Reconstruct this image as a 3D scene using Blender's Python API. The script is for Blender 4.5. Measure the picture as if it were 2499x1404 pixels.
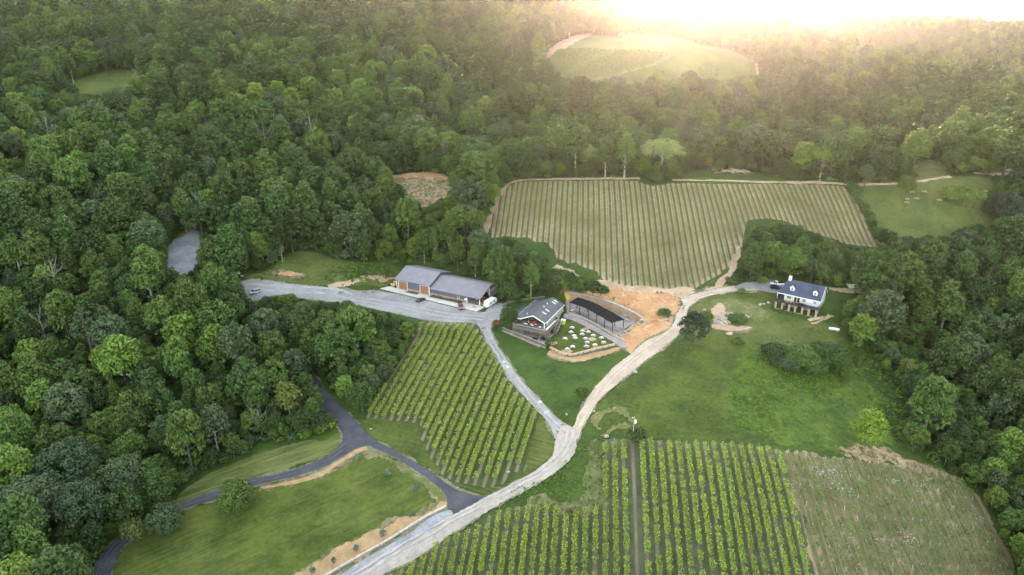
import bpy, bmesh, math, random
import numpy as np
from mathutils import Vector, Matrix, Euler
from mathutils.geometry import delaunay_2d_cdt

for _o in list(bpy.data.objects):
    bpy.data.objects.remove(_o)
SC = bpy.context.scene
COL = SC.collection

# ------------------------------------------------------------------ camera
W, H, F = 2499.0, 1404.0, 1785.0          # photograph size and focal length in its pixels
PITCH = math.radians(23.1)
CZ = 130.0                                 # drone height above the yard
cam_data = bpy.data.cameras.new('camera')
cam_data.sensor_width = 36.0
cam_data.lens = F / W * 36.0
cam_data.clip_start = 1.0
cam_data.clip_end = 20000.0
cam = bpy.data.objects.new('camera', cam_data)
cam.location = (0, 0, CZ)
cam.rotation_euler = (math.pi / 2 - PITCH, 0, 0)
COL.objects.link(cam)
SC.camera = cam

# ------------------------------------------------------------------ light
SUN_AZ = math.radians(12.0)               # to the right of the view direction
SUN_EL = math.radians(4.0)
SKY_STRENGTH = 0.15
SUN_STRENGTH = 2.0
EXPOSURE = 4.1
DENOISE = True
HAZE_DENSITY = 0.000023
world = bpy.data.worlds.new('World')
SC.world = world
world.use_nodes = True
wn = world.node_tree.nodes
sky = wn.new('ShaderNodeTexSky')
sky.sky_type = 'NISHITA'
sky.sun_disc = False
sky.sun_elevation = SUN_EL
sky.sun_rotation = SUN_AZ
sky.altitude = 200
sky.air_density = 1.0
sky.dust_density = 2.0
sky.ozone_density = 1.0
wn['Background'].inputs['Strength'].default_value = SKY_STRENGTH
sky_hs = wn.new('ShaderNodeHueSaturation')      # hazy evening air: a paler, less blue sky
sky_hs.inputs['Saturation'].default_value = 0.55
world.node_tree.links.new(sky.outputs[0], sky_hs.inputs['Color'])
world.node_tree.links.new(sky_hs.outputs[0], wn['Background'].inputs['Color'])
sun_data = bpy.data.lights.new('sun', 'SUN')
sun_data.energy = SUN_STRENGTH
sun_data.angle = math.radians(0.5)
sun_data.color = (1.0, 0.62, 0.40)
sun = bpy.data.objects.new('sun', sun_data)
_sd = Vector((math.sin(SUN_AZ) * math.cos(SUN_EL), math.cos(SUN_AZ) * math.cos(SUN_EL), math.sin(SUN_EL)))
sun.rotation_euler = (-_sd).to_track_quat('-Z', 'Y').to_euler()
sun.location = (300, 300, 200)
COL.objects.link(sun)

SC.view_settings.view_transform = 'Standard'
SC.view_settings.look = 'None'
SC.view_settings.exposure = EXPOSURE
SC.view_settings.gamma = 1.0
SC.render.engine = 'CYCLES'
SC.cycles.use_denoising = DENOISE
SC.cycles.denoising_prefilter = 'NONE'
SC.cycles.denoising_input_passes = 'RGB_ALBEDO_NORMAL'
SC.cycles.max_bounces = 5
SC.cycles.diffuse_bounces = 1
SC.cycles.glossy_bounces = 2
SC.cycles.transmission_bounces = 2
SC.cycles.volume_bounces = 1
SC.cycles.transparent_max_bounces = 4
SC.cycles.caustics_reflective = False
SC.cycles.caustics_refractive = False

rng = np.random.default_rng(11)
random.seed(11)

# ------------------------------------------------------------------ helpers
def tag(o, label=None, cat=None, group=None, kind=None):
    if label: o['label'] = label
    if cat: o['category'] = cat
    if group: o['group'] = group
    if kind: o['kind'] = kind
    return o

def empty(name, loc=(0, 0, 0), rz=0.0, label=None, cat=None, group=None):
    o = bpy.data.objects.new(name, None)
    o.empty_display_size = 0.5
    COL.objects.link(o)
    o.location = loc
    o.rotation_euler = (0, 0, rz)
    return tag(o, label, cat, group)

def link_mesh(name, me, mats, parent=None):
    o = bpy.data.objects.new(name, me)
    if mats is not None:
        for m in (mats if isinstance(mats, (list, tuple)) else [mats]):
            me.materials.append(m)
    COL.objects.link(o)
    if parent is not None: o.parent = parent
    return o

def mesh_from(name, verts, faces):
    me = bpy.data.meshes.new(name)
    me.from_pydata([tuple(v) for v in verts], [], [tuple(f) for f in faces])
    me.update()
    return me

def quads_mesh(name, V, tone=None, shade_smooth=False):
    """V: (n,4,3) corner array -> one mesh of n loose quads."""
    n = len(V)
    me = bpy.data.meshes.new(name)
    me.vertices.add(n * 4)
    me.vertices.foreach_set('co', np.ascontiguousarray(V, dtype=np.float32).ravel())
    me.loops.add(n * 4)
    me.loops.foreach_set('vertex_index', np.arange(n * 4, dtype=np.int32))
    me.polygons.add(n)
    me.polygons.foreach_set('loop_start', np.arange(0, n * 4, 4, dtype=np.int32))
    me.polygons.foreach_set('loop_total', np.full(n, 4, dtype=np.int32))
    if tone is not None:
        a = me.attributes.new('tone', 'FLOAT', 'FACE')
        a.data.foreach_set('value', np.asarray(tone, dtype=np.float32))
    me.update(calc_edges=True)
    return me

class MB:
    """collects boxes, bars, tubes and prisms; build() links them as one mesh object"""
    def __init__(s): s.v = []; s.f = []
    def add(s, vs, fs):
        b = len(s.v); s.v += [tuple(v) for v in vs]; s.f += [tuple(b + i for i in f) for f in fs]
        return s
    def box(s, c, d, rz=0.0, M=None):
        x, y, z = d[0] / 2, d[1] / 2, d[2] / 2
        ca, sa = math.cos(rz), math.sin(rz)
        vs = []
        for (a, b, e) in ((-x, -y, -z), (x, -y, -z), (x, y, -z), (-x, y, -z), (-x, -y, z), (x, -y, z), (x, y, z), (-x, y, z)):
            vs.append((c[0] + a * ca - b * sa, c[1] + a * sa + b * ca, c[2] + e))
        return s.add(vs, [(0, 3, 2, 1), (4, 5, 6, 7), (0, 1, 5, 4), (1, 2, 6, 5), (2, 3, 7, 6), (3, 0, 4, 7)])
    def span(s, lo, hi):
        return s.box([(lo[i] + hi[i]) / 2 for i in range(3)], [abs(hi[i] - lo[i]) for i in range(3)])
    def bar(s, a, b, w, h=None, up=(0, 0, 1)):
        """rectangular bar from a to b"""
        h = w if h is None else h
        a = Vector(a); b = Vector(b); t = (b - a)
        if t.length < 1e-6: return s
        t.normalize(); up = Vector(up)
        if abs(t.dot(up)) > 0.98: up = Vector((1, 0, 0))
        r = t.cross(up).normalized(); u = r.cross(t)
        vs = []
        for p in (a, b):
            for (i, j) in ((-1, -1), (1, -1), (1, 1), (-1, 1)):
                vs.append(p + r * (i * w / 2) + u * (j * h / 2))
        return s.add(vs, [(0, 3, 2, 1), (4, 5, 6, 7), (0, 1, 5, 4), (1, 2, 6, 5), (2, 3, 7, 6), (3, 0, 4, 7)])
    def tube(s, pts, rad, n=8, cap=True):
        pts = [Vector(p) for p in pts]
        rad = rad if isinstance(rad, (list, tuple)) else [rad] * len(pts)
        base = len(s.v); prev = None
        for i, p in enumerate(pts):
            t = (pts[min(i + 1, len(pts) - 1)] - pts[max(i - 1, 0)]).normalized()
            ref = Vector((0, 0, 1)) if abs(t.z) < 0.9 else Vector((1, 0, 0))
            r = t.cross(ref).normalized() if prev is None else (prev - t * prev.dot(t)).normalized()
            prev = r; u = t.cross(r)
            for k in range(n):
                a = 2 * math.pi * k / n
                s.v.append(tuple(p + (r * math.cos(a) + u * math.sin(a)) * rad[i]))
        for i in range(len(pts) - 1):
            for k in range(n):
                k2 = (k + 1) % n
                s.f.append((base + i * n + k, base + i * n + k2, base + (i + 1) * n + k2, base + (i + 1) * n + k))
        if cap:
            s.f.append(tuple(base + k for k in range(n))[::-1])
            s.f.append(tuple(base + (len(pts) - 1) * n + k for k in range(n)))
        return s
    def prism(s, poly, z0, z1):
        """vertical prism over an xy polygon (counter-clockwise)"""
        n = len(poly)
        vs = [(p[0], p[1], z0) for p in poly] + [(p[0], p[1], z1) for p in poly]
        fs = [tuple(range(n))[::-1], tuple(range(n, 2 * n))]
        fs += [(i, (i + 1) % n, n + (i + 1) % n, n + i) for i in range(n)]
        return s.add(vs, fs)
    def slab(s, quad, t):
        """a slab of thickness t whose top face is the 3-D polygon 'quad'"""
        q = [Vector(p) for p in quad]
        nrm = (q[1] - q[0]).cross(q[2] - q[0]).normalized()
        if nrm.z < 0: q.reverse(); nrm = -nrm
        n = len(q)
        vs = q + [p - nrm * t for p in q]
        fs = [tuple(range(n)), tuple(range(n, 2 * n))[::-1]]
        fs += [(i, n + i, n + (i + 1) % n, (i + 1) % n) for i in range(n)]
        return s.add(vs, fs)
    def lathe(s, c, prof, n=16):
        base = len(s.v)
        for (r, z) in prof:
            for k in range(n):
                a = 2 * math.pi * k / n
                s.v.append((c[0] + r * math.cos(a), c[1] + r * math.sin(a), c[2] + z))
        for i in range(len(prof) - 1):
            for k in range(n):
                k2 = (k + 1) % n
                s.f.append((base + i * n + k, base + i * n + k2, base + (i + 1) * n + k2, base + (i + 1) * n + k))
        s.f.append(tuple(base + k for k in range(n))[::-1])
        s.f.append(tuple(base + (len(prof) - 1) * n + k for k in range(n)))
        return s
    def mesh(s, name): return mesh_from(name, s.v, s.f)
    def build(s, name, mat, parent=None):
        return link_mesh(name, s.mesh(name), mat, parent)

def copy_tree(o, parent=None):
    c = o.copy(); COL.objects.link(c)
    if parent is not None: c.parent = parent
    for ch in o.children: copy_tree(ch, c)
    return c

# ------------------------------------------------------------------ materials
def new_mat(name):
    m = bpy.data.materials.new(name); m.use_nodes = True
    nt = m.node_tree
    b = nt.nodes['Principled BSDF']
    b.inputs['Specular IOR Level'].default_value = 0.25
    b.inputs['Roughness'].default_value = 0.85
    return m, nt, b

def N(nt, typ, **kw):
    n = nt.nodes.new(typ)
    for k, v in kw.items(): setattr(n, k, v)
    return n

def noise(nt, scale, detail=4.0, rough=0.6, vec=None, dist=0.0):
    n = N(nt, 'ShaderNodeTexNoise')
    n.inputs['Scale'].default_value = scale; n.inputs['Detail'].default_value = detail
    n.inputs['Roughness'].default_value = rough; n.inputs['Distortion'].default_value = dist
    if vec is None:
        g = N(nt, 'ShaderNodeTexCoord'); vec = g.outputs['Object']
    nt.links.new(vec, n.inputs['Vector'])
    return n.outputs['Fac']

def ramp(nt, fac, stops):
    r = N(nt, 'ShaderNodeValToRGB'); e = r.color_ramp.elements
    while len(e) < len(stops): e.new(0.5)
    for i, (p, c) in enumerate(stops):
        e[i].position = p; e[i].color = (c[0], c[1], c[2], 1)
    nt.links.new(fac, r.inputs['Fac'])
    return r.outputs['Color']

def mixc(nt, fac, a, b, mode='MIX'):
    n = N(nt, 'ShaderNodeMix', data_type='RGBA', blend_type=mode)
    for s, v in ((n.inputs[0], fac), (n.inputs[6], a), (n.inputs[7], b)):
        if isinstance(v, bpy.types.NodeSocket): nt.links.new(v, s)
        elif isinstance(v, (int, float)): s.default_value = v
        else: s.default_value = (v[0], v[1], v[2], 1)
    return n.outputs[2]

def mathn(nt, op, a, b=None, c=None):
    n = N(nt, 'ShaderNodeMath', operation=op)
    for i, v in enumerate((a, b, c)):
        if v is None: continue
        if isinstance(v, bpy.types.NodeSocket): nt.links.new(v, n.inputs[i])
        else: n.inputs[i].default_value = v
    return n.outputs[0]

def bump(nt, b, fac, dist, strength=1.0):
    n = N(nt, 'ShaderNodeBump')
    n.inputs['Strength'].default_value = strength; n.inputs['Distance'].default_value = dist
    nt.links.new(fac, n.inputs['Height'])
    nt.links.new(n.outputs['Normal'], b.inputs['Normal'])

def mottled(name, c0, c1, c2=None, scales=(0.25, 2.5), rough=0.9, bmp=0.0, spec=0.2, thr=0.62):
    """two-scale noise between colours; c2 comes up in scattered spots"""
    m, nt, b = new_mat(name)
    big = noise(nt, scales[0], 5, 0.65); fine = noise(nt, scales[1], 5, 0.75)
    f = mathn(nt, 'ADD', mathn(nt, 'MULTIPLY', big, 0.55), mathn(nt, 'MULTIPLY', fine, 0.45))
    col = ramp(nt, f, [(0.41, c0), (0.59, c1)])
    if c2 is not None:
        s = noise(nt, scales[0] * 2.3, 6, 0.75, dist=0.6)
        col = mixc(nt, ramp(nt, s, [(thr - 0.05, (0, 0, 0)), (thr + 0.06, (1, 1, 1))]), col, c2)
    nt.links.new(col, b.inputs['Base Color'])
    b.inputs['Roughness'].default_value = rough; b.inputs['Specular IOR Level'].default_value = spec
    if bmp: bump(nt, b, fine, bmp)
    return m

def flat(name, c, rough=0.6, metal=0.0, spec=0.4, var=0.12, scale=3.0):
    m, nt, b = new_mat(name)
    f = noise(nt, scale, 4, 0.7)
    col = mixc(nt, f, tuple(x * (1 - var) for x in c), tuple(min(1, x * (1 + var)) for x in c))
    nt.links.new(col, b.inputs['Base Color'])
    b.inputs['Roughness'].default_value = rough; b.inputs['Metallic'].default_value = metal
    b.inputs['Specular IOR Level'].default_value = spec
    return m

def leaf_mat(name, c, hue=0.02, val=0.26, trans=0.25):
    m = bpy.data.materials.new(name); m.use_nodes = True; nt = m.node_tree
    b = nt.nodes['Principled BSDF']; out = nt.nodes['Material Output']
    oi = N(nt, 'ShaderNodeObjectInfo'); at_ = N(nt, 'ShaderNodeAttribute', attribute_name='tone')
    hs = N(nt, 'ShaderNodeHueSaturation'); hs.inputs['Color'].default_value = (*c, 1)
    r = oi.outputs['Random']; t = at_.outputs['Fac']
    nt.links.new(mathn(nt, 'ADD', 0.5 - hue / 2, mathn(nt, 'MULTIPLY', r, hue)), hs.inputs['Hue'])
    r2 = mathn(nt, 'FRACT', mathn(nt, 'MULTIPLY', r, 7.31))
    v = mathn(nt, 'MULTIPLY', mathn(nt, 'ADD', 1 - val, mathn(nt, 'MULTIPLY', r2, 2 * val)),
              mathn(nt, 'ADD', 0.7, mathn(nt, 'MULTIPLY', t, 0.6)))
    nt.links.new(v, hs.inputs['Value'])
    hs.inputs['Saturation'].default_value = 0.95
    nt.links.new(hs.outputs[0], b.inputs['Base Color'])
    b.inputs['Roughness'].default_value = 0.6; b.inputs['Specular IOR Level'].default_value = 0.25
    tr = N(nt, 'ShaderNodeBsdfTranslucent'); nt.links.new(hs.outputs[0], tr.inputs['Color'])
    mx = N(nt, 'ShaderNodeMixShader'); mx.inputs[0].default_value = trans
    nt.links.new(b.outputs[0], mx.inputs[1]); nt.links.new(tr.outputs[0], mx.inputs[2])
    nt.links.new(mx.outputs[0], out.inputs['Surface'])
    return m

# ------------------------------------------------------------------ terrain (fitted through surveyed heights)
cp, sp = math.cos(PITCH), math.sin(PITCH)
def ray(px,py):
    u=(px-W/2)/F; v=(H/2-py)/F
    return np.array([u, cp+v*sp, -sp+v*cp])
GP=[(0,1404,-26),(260,1404,-25),(560,1404,-22),(870,1404,-19),(1200,1404,-14),(1500,1404,-11),(1900,1404,-11),(2250,1404,-15),(2499,1404,-22),
(0,1250,-24),(300,1280,-23),(580,1240,-19),(850,1250,-16),(1100,1250,-13),(1350,1250,-8),(1600,1250,-5),(1950,1250,-6),(2250,1250,-10),(2499,1250,-18),
(100,1085,-23),(450,1150,-19),(700,1090,-14),(885,1080,-12),(1130,1080,-8),(1390,1050,-3),(1560,1085,0),(1900,1085,-2),(2200,1100,-6),(2499,1100,-15),
(150,930,-20),(450,930,-14),(760,920,-9.5),(1000,920,-5),(1250,930,-2),(1450,930,0),(1700,930,3),(1950,930,1),(2200,930,-5),(2499,930,-10),
(520,790,-4),(700,740,-1),(900,735,-0.3),(1080,735,0),(1190,775,0),(1320,800,0),(1400,830,0.3),(1330,730,2.0),(1440,760,3.2),(1560,770,4.5),(1640,760,6),(1720,740,7),(1640,690,9),(1480,700,9.3),(1390,706,6.2),(1450,719,6.2),(1515,742,6.3),(1565,762,6.0),
(1850,700,8.2),(1940,760,6.5),(2050,800,4),(2060,720,8),(2250,760,4),(2499,760,3),
(620,720,1),(430,630,6),(700,660,6),(850,650,9),
(1195,560,14),(1210,470,26),(1430,451,30),(1600,451,30.5),(1800,455,30),(2060,455,29.5),(1423,651,12),(1600,651,12),(1780,640,13),(2120,590,14),(1950,560,20),(1430,550,21),(1700,550,21),
(2200,470,28),(2400,480,27),(2250,560,19),(2250,410,33),(2440,410,34),
(1020,450,25),(1130,520,17),(1610,425,33),(2000,425,33),
(1450,185,62),(1650,190,62),(1830,180,60),(1400,110,76),(1600,90,80),(1800,130,72)]
CP=[(50,620,310),(50,450,350),(50,300,420),(50,150,520),(50,20,640),(250,800,270),
(300,500,345),(300,330,420),(300,120,560),(300,0,680),(200,680,300),
(600,520,345),(600,380,395),(600,200,500),(600,60,620),(600,-60,740),
(900,540,345),(900,400,400),(900,250,480),(900,100,600),(900,-20,720),
(1200,330,430),(1200,200,520),(1200,80,620),(1200,-40,740),(1450,300,445),(1450,20,740),(1450,-45,820),(1330,-50,800),(1600,-40,860),(1720,-18,900),(1650,300,450),
(1900,330,445),(1900,250,520),(1900,150,650),(1900,75,800),(2150,330,440),(2150,250,500),(2150,150,660),(2150,118,760),(2400,300,470),(2400,230,560),(2420,180,720),
(1780,8,1500),(2000,32,1500),(2250,45,1500),(2499,58,1500),(2499,110,1200),(2300,800,285),(2420,680,300),(2499,560,350)]
EX=[(-250,60,-26),(0,60,-22),(250,60,-26),(-500,150,-20),(600,150,-15),(-700,450,40),(-900,800,100),(900,500,5),(800,900,0),(1400,1000,0),
(0,1000,40),(300,1120,-10),(600,1150,-20),(-400,1100,60),(-900,1300,60),(0,1500,-20),(300,1900,-80),(1000,2000,-90),(1700,1900,-90),(-900,1900,-60),(1800,900,-10)]
P=[]
for x,y,z in GP:
    r=ray(x,y); d=(z-CZ)/r[2]; P.append([r[0]*d,r[1]*d,z])
for x,y,d in CP:
    r=ray(x,y); P.append([r[0]*d,r[1]*d,CZ+r[2]*d-18])
P+= [list(e) for e in EX]
P=np.array(P,float)
S=300.0
def _k(r2): return 0.5*r2*np.log(r2+1e-9)
n=len(P); A=P[:,:2]/S
K=_k(((A[:,None]-A[None])**2).sum(-1))+np.eye(n)*0.004
M=np.zeros((n+3,n+3)); M[:n,:n]=K; M[:n,n]=1; M[:n,n+1:]=A; M[n,:n]=1; M[n+1:,:n]=A.T
w=np.linalg.solve(M,np.concatenate([P[:,2],[0,0,0]]))
def zraw(X,Y):
    X=np.asarray(X,float);Y=np.asarray(Y,float); s=X.shape
    B=np.stack([X.ravel(),Y.ravel()],1)/S
    out=np.empty(len(B))
    for i in range(0,len(B),20000):
        b=B[i:i+20000]
        out[i:i+20000]=_k(((b[:,None]-A[None])**2).sum(-1))@w[:n]+w[n]+b@w[n+1:]
    return out.reshape(s)
xs=np.concatenate([np.arange(-900,-320,20),np.arange(-320,-10,3.5),np.arange(-10,76,1.2),np.arange(76,380,3.5),np.arange(380,1500,24)])
ys=np.concatenate([np.arange(-60,110,20),np.arange(110,238,3.5),np.arange(238,300,1.2),np.arange(300,480,3.5),np.arange(480,800,10),np.arange(800,1960,24)])
GX,GY=np.meshgrid(xs,ys)
GZ=zraw(GX,GY)
def _pad(cx, cy, ang, f0, f1, n0, n1, z, fall):
    """level a building pad: rectangle in (along, back) metres from its front corner"""
    global GZ
    a = math.radians(ang); fx, fy = math.cos(a), math.sin(a); nx, ny = -fy, fx
    u = (GX - cx) * fx + (GY - cy) * fy; v = (GX - cx) * nx + (GY - cy) * ny
    d = np.hypot(np.maximum(np.maximum(f0 - u, u - f1), 0), np.maximum(np.maximum(n0 - v, v - n1), 0))
    w = np.clip(1 - d / fall, 0, 1); w = w * w * (3 - 2 * w)
    GZ = GZ * (1 - w) + z * w
BARN = (-52.0, 303.4, -26.4); HOUSE = (106.42, 269.54, -34.23); CLUB = (0.23, 259.36, -26.24)
_pad(*BARN, -9, 46, -24, 19, 0.0, 9)
_pad(*HOUSE, -1, 17, -1, 3.5, 6.0, 4)
_pad(*HOUSE, 0, 17, 6, 14, 8.0, 6)
_pad(*CLUB, -5, 15.5, -2.0, 8, -0.5, 5)
PATIO_Z = 2.4
def _pad_poly(poly, z, fall):
    global GZ
    P_ = np.asarray(poly, float); x, y = GX, GY
    inside = np.zeros(GX.shape, bool); dist = np.full(GX.shape, 1e9)
    x0, y0 = P_[-1]
    for x1, y1 in P_:
        with np.errstate(divide='ignore', invalid='ignore'):
            inside ^= ((y1 > y) != (y0 > y)) & (x < (x0 - x1) * (y - y1) / (y0 - y1) + x1)
        dx, dy = x1 - x0, y1 - y0
        t = np.clip(((x - x0) * dx + (y - y0) * dy) / (dx * dx + dy * dy + 1e-9), 0, 1)
        dist = np.minimum(dist, np.hypot(x - x0 - t * dx, y - y0 - t * dy)); x0, y0 = x1, y1
    w = np.where(inside, 1.0, np.clip(1 - dist / fall, 0, 1)); GZ = GZ * (1 - w) + z * w
def plane_pt(px, py, z):
    r = ray(px, py); d = (z - CZ) / r[2]
    return r[0] * d, r[1] * d
PATIO = [plane_pt(x, y, PATIO_Z) for x, y in [(1384,764),(1412,773),(1436,783),(1456,794),(1476,806),(1497,819),(1512,826),(1528,818),(1520,806),(1556,783),(1540,779),(1503,764),(1470,752),(1430,740),(1395,733),(1380,735)]]
_pad_poly(PATIO, PATIO_Z, 3.0)
def zf(X,Y):
    X=np.asarray(X,float);Y=np.asarray(Y,float)
    i=np.clip(np.searchsorted(xs,X)-1,0,len(xs)-2); j=np.clip(np.searchsorted(ys,Y)-1,0,len(ys)-2)
    a=np.clip((X-xs[i])/(xs[i+1]-xs[i]),0,1); b=np.clip((Y-ys[j])/(ys[j+1]-ys[j]),0,1)
    return (GZ[j,i]*(1-a)+GZ[j,i+1]*a)*(1-b)+(GZ[j+1,i]*(1-a)+GZ[j+1,i+1]*a)*b
def at(px,py):
    """ground points under photo pixels"""
    px=np.atleast_1d(np.asarray(px,float));py=np.atleast_1d(np.asarray(py,float))
    u=(px-W/2)/F; v=(H/2-py)/F
    D=np.stack([u,cp+v*sp,-sp+v*cp],1)
    ds=np.arange(110,1900,4.0)
    hit=np.full(len(px),1900.0)
    for k in range(len(px)):
        p=D[k]*ds[:,None]; f=CZ+p[:,2]-zf(p[:,0],p[:,1])
        q=np.nonzero(f<0)[0]
        if len(q):
            lo,hi=ds[max(q[0]-1,0)],ds[q[0]]
            for _ in range(18):
                m=(lo+hi)/2; pm=D[k]*m
                if CZ+pm[2]-zf(pm[0],pm[1])<0: hi=m
                else: lo=m
            hit[k]=hi
    Q=D*hit[:,None]; Q[:,2]+=CZ
    return Q
def proj(X,Y,Z):
    z=np.asarray(Z)-CZ
    d=Y*cp-z*sp; v=Y*sp+z*cp
    return W/2+F*np.asarray(X)/d, H/2-F*v/d, d

def g(px, py, off=0.0):
    """ground point under a photo pixel"""
    q = at(px, py)[0]
    return Vector((q[0], q[1], q[2] + off))

def zg(x, y): return float(zf(x, y))

M_GROUND = mottled('ground_cover_green', (0.02, 0.04, 0.006), (0.052, 0.085, 0.012), (0.10, 0.10, 0.035), (0.05, 0.9), bmp=0.25, thr=0.66)
def build_terrain():
    ny, nx = GX.shape
    co = np.stack([GX, GY, GZ], -1).reshape(-1, 3)
    me = bpy.data.meshes.new('ground')
    me.vertices.add(len(co)); me.vertices.foreach_set('co', co.astype(np.float32).ravel())
    i = np.arange(ny * nx).reshape(ny, nx)
    q = np.stack([i[:-1, :-1], i[:-1, 1:], i[1:, 1:], i[1:, :-1]], -1).reshape(-1, 4)
    me.loops.add(q.size); me.loops.foreach_set('vertex_index', q.astype(np.int32).ravel())
    me.polygons.add(len(q))
    me.polygons.foreach_set('loop_start', np.arange(0, q.size, 4, dtype=np.int32))
    me.polygons.foreach_set('loop_total', np.full(len(q), 4, dtype=np.int32))
    me.polygons.foreach_set('use_smooth', np.ones(len(q), dtype=bool))
    me.update(calc_edges=True)
    o = link_mesh('ground', me, M_GROUND)
    return tag(o, 'rolling grassy hillside ground under the whole estate', None, None, 'structure')
build_terrain()

# ------------------------------------------------------------------ polygons
def in_poly(px, py, poly):
    px = np.asarray(px, float); py = np.asarray(py, float)
    P_ = np.asarray(poly, float); inside = np.zeros(px.shape, bool)
    x0, y0 = P_[-1]
    for x1, y1 in P_:
        c = ((y1 > py) != (y0 > py))
        with np.errstate(divide='ignore', invalid='ignore'):
            xi = (x0 - x1) * (py - y1) / (y0 - y1) + x1
        inside ^= c & (px < xi)
        x0, y0 = x1, y1
    return inside

def smooth_closed(pts, n=4):
    """Catmull-Rom through a closed outline"""
    p = np.asarray(pts, float); out = []
    m = len(p)
    for i in range(m):
        a, b, c, d = p[i - 1], p[i], p[(i + 1) % m], p[(i + 2) % m]
        for t in np.linspace(0, 1, n, endpoint=False):
            out.append(0.5 * (2 * b + (c - a) * t + (2 * a - 5 * b + 4 * c - d) * t * t + (3 * b - a - 3 * c + d) * t ** 3))
    return np.array(out)

def smooth_open(pts, n=6):
    p = np.asarray(pts, float)
    p = np.vstack([2 * p[0] - p[1], p, 2 * p[-1] - p[-2]]); out = []
    for i in range(1, len(p) - 2):
        a, b, c, d = p[i - 1], p[i], p[i + 1], p[i + 2]
        for t in np.linspace(0, 1, n, endpoint=False):
            out.append(0.5 * (2 * b + (c - a) * t + (2 * a - 5 * b + 4 * c - d) * t * t + (3 * b - a - 3 * c + d) * t ** 3))
    out.append(p[-2]); return np.array(out)

def densify(w, step):
    out = []
    for i in range(len(w)):
        a, b = w[i], w[(i + 1) % len(w)]
        k = max(1, int(np.linalg.norm(b - a) / step))
        for j in range(k): out.append(a + (b - a) * j / k)
    return np.array(out)

def wpoly(px_pts, smooth=True):
    """photo outline -> ground outline in metres (x, y)"""
    p = smooth_closed(px_pts, 4) if smooth else np.asarray(px_pts, float)
    return at(p[:, 0], p[:, 1])[:, :2]

def sheet(name, outline, mat, off, rag=0.0, ragstep=0.8, grid=3.0, label=None, kind='structure', seed=1):
    """a ground sheet draped off metres above the terrain; outline in metres"""
    r = np.random.default_rng(seed)
    w = densify(outline, ragstep if rag else 2.0)
    if rag:
        n = len(w); t = np.roll(w, -1, 0) - np.roll(w, 1, 0)
        nr = np.stack([t[:, 1], -t[:, 0]], 1); nr /= np.linalg.norm(nr, axis=1)[:, None] + 1e-9
        a = r.normal(0, 1, n)
        sm = np.convolve(np.concatenate([a[-6:], a, a[:6]]), np.ones(7) / 7, 'same')[6:-6] * 2.2
        w = w + nr * (rag * (0.45 * a.clip(-1.5, 1.5) + 0.8 * sm))[:, None]
    lo, hi = w.min(0), w.max(0)
    gx, gy = np.meshgrid(np.arange(lo[0], hi[0], grid), np.arange(lo[1], hi[1], grid))
    pts = np.stack([gx.ravel(), gy.ravel()], 1) + r.uniform(-0.2, 0.2, (gx.size, 2)) * grid
    pts = pts[in_poly(pts[:, 0], pts[:, 1], w)]
    allp = [Vector((float(p[0]), float(p[1]))) for p in np.vstack([w, pts])]
    edges = [(i, (i + 1) % len(w)) for i in range(len(w))]
    vs, es, fs, *_ = delaunay_2d_cdt(allp, edges, [], 0, 0.002)
    v = np.array([(q.x, q.y) for q in vs])
    z = zf(v[:, 0], v[:, 1]) + off
    cen = np.array([v[list(f)].mean(0) for f in fs])
    keep = in_poly(cen[:, 0], cen[:, 1], w)
    F_ = []
    for f, k in zip(fs, keep):
        if not k: continue
        a, b, c = v[f[0]], v[f[1]], v[f[2]]
        if (b[0] - a[0]) * (c[1] - a[1]) - (b[1] - a[1]) * (c[0] - a[0]) < 0: f = f[::-1]
        F_.append(f)
    me = mesh_from(name, np.column_stack([v, z]), F_)
    for p in me.polygons: p.use_smooth = True
    o = link_mesh(name, me, mat)
    return tag(o, label, None, None, kind)

def strip_outline(px_center, widths, n=6):
    """photo centreline + widths in metres -> closed ground outline"""
    q = at(*np.asarray(px_center, float).T)[:, :2]
    wd = np.interp(np.linspace(0, 1, (len(q) - 1) * n + 1), np.linspace(0, 1, len(widths)), widths)
    c = smooth_open(q, n)
    t = np.gradient(c, axis=0); nr = np.stack([t[:, 1], -t[:, 0]], 1); nr /= np.linalg.norm(nr, axis=1)[:, None]
    L = c + nr * wd[:, None] / 2; R = c - nr * wd[:, None] / 2
    return np.vstack([L, R[::-1]])
ORD = ['first', 'second', 'third', 'fourth', 'fifth', 'sixth', 'seventh', 'eighth', 'ninth', 'tenth', 'eleventh', 'twelfth', 'thirteenth', 'fourteenth', 'fifteenth', 'sixteenth', 'seventeenth', 'eighteenth', 'nineteenth', 'twentieth']
TENS = ['', '', 'twenty', 'thirty', 'forty', 'fifty', 'sixty', 'seventy']
TENTH = ['', '', 'twentieth', 'thirtieth', 'fortieth', 'fiftieth', 'sixtieth', 'seventieth']
def ordinal(i):
    n = i + 1
    if n <= 20: return ORD[n - 1]
    return TENTH[n // 10] if n % 10 == 0 else TENS[n // 10] + '-' + ORD[n % 10 - 1]

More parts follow.
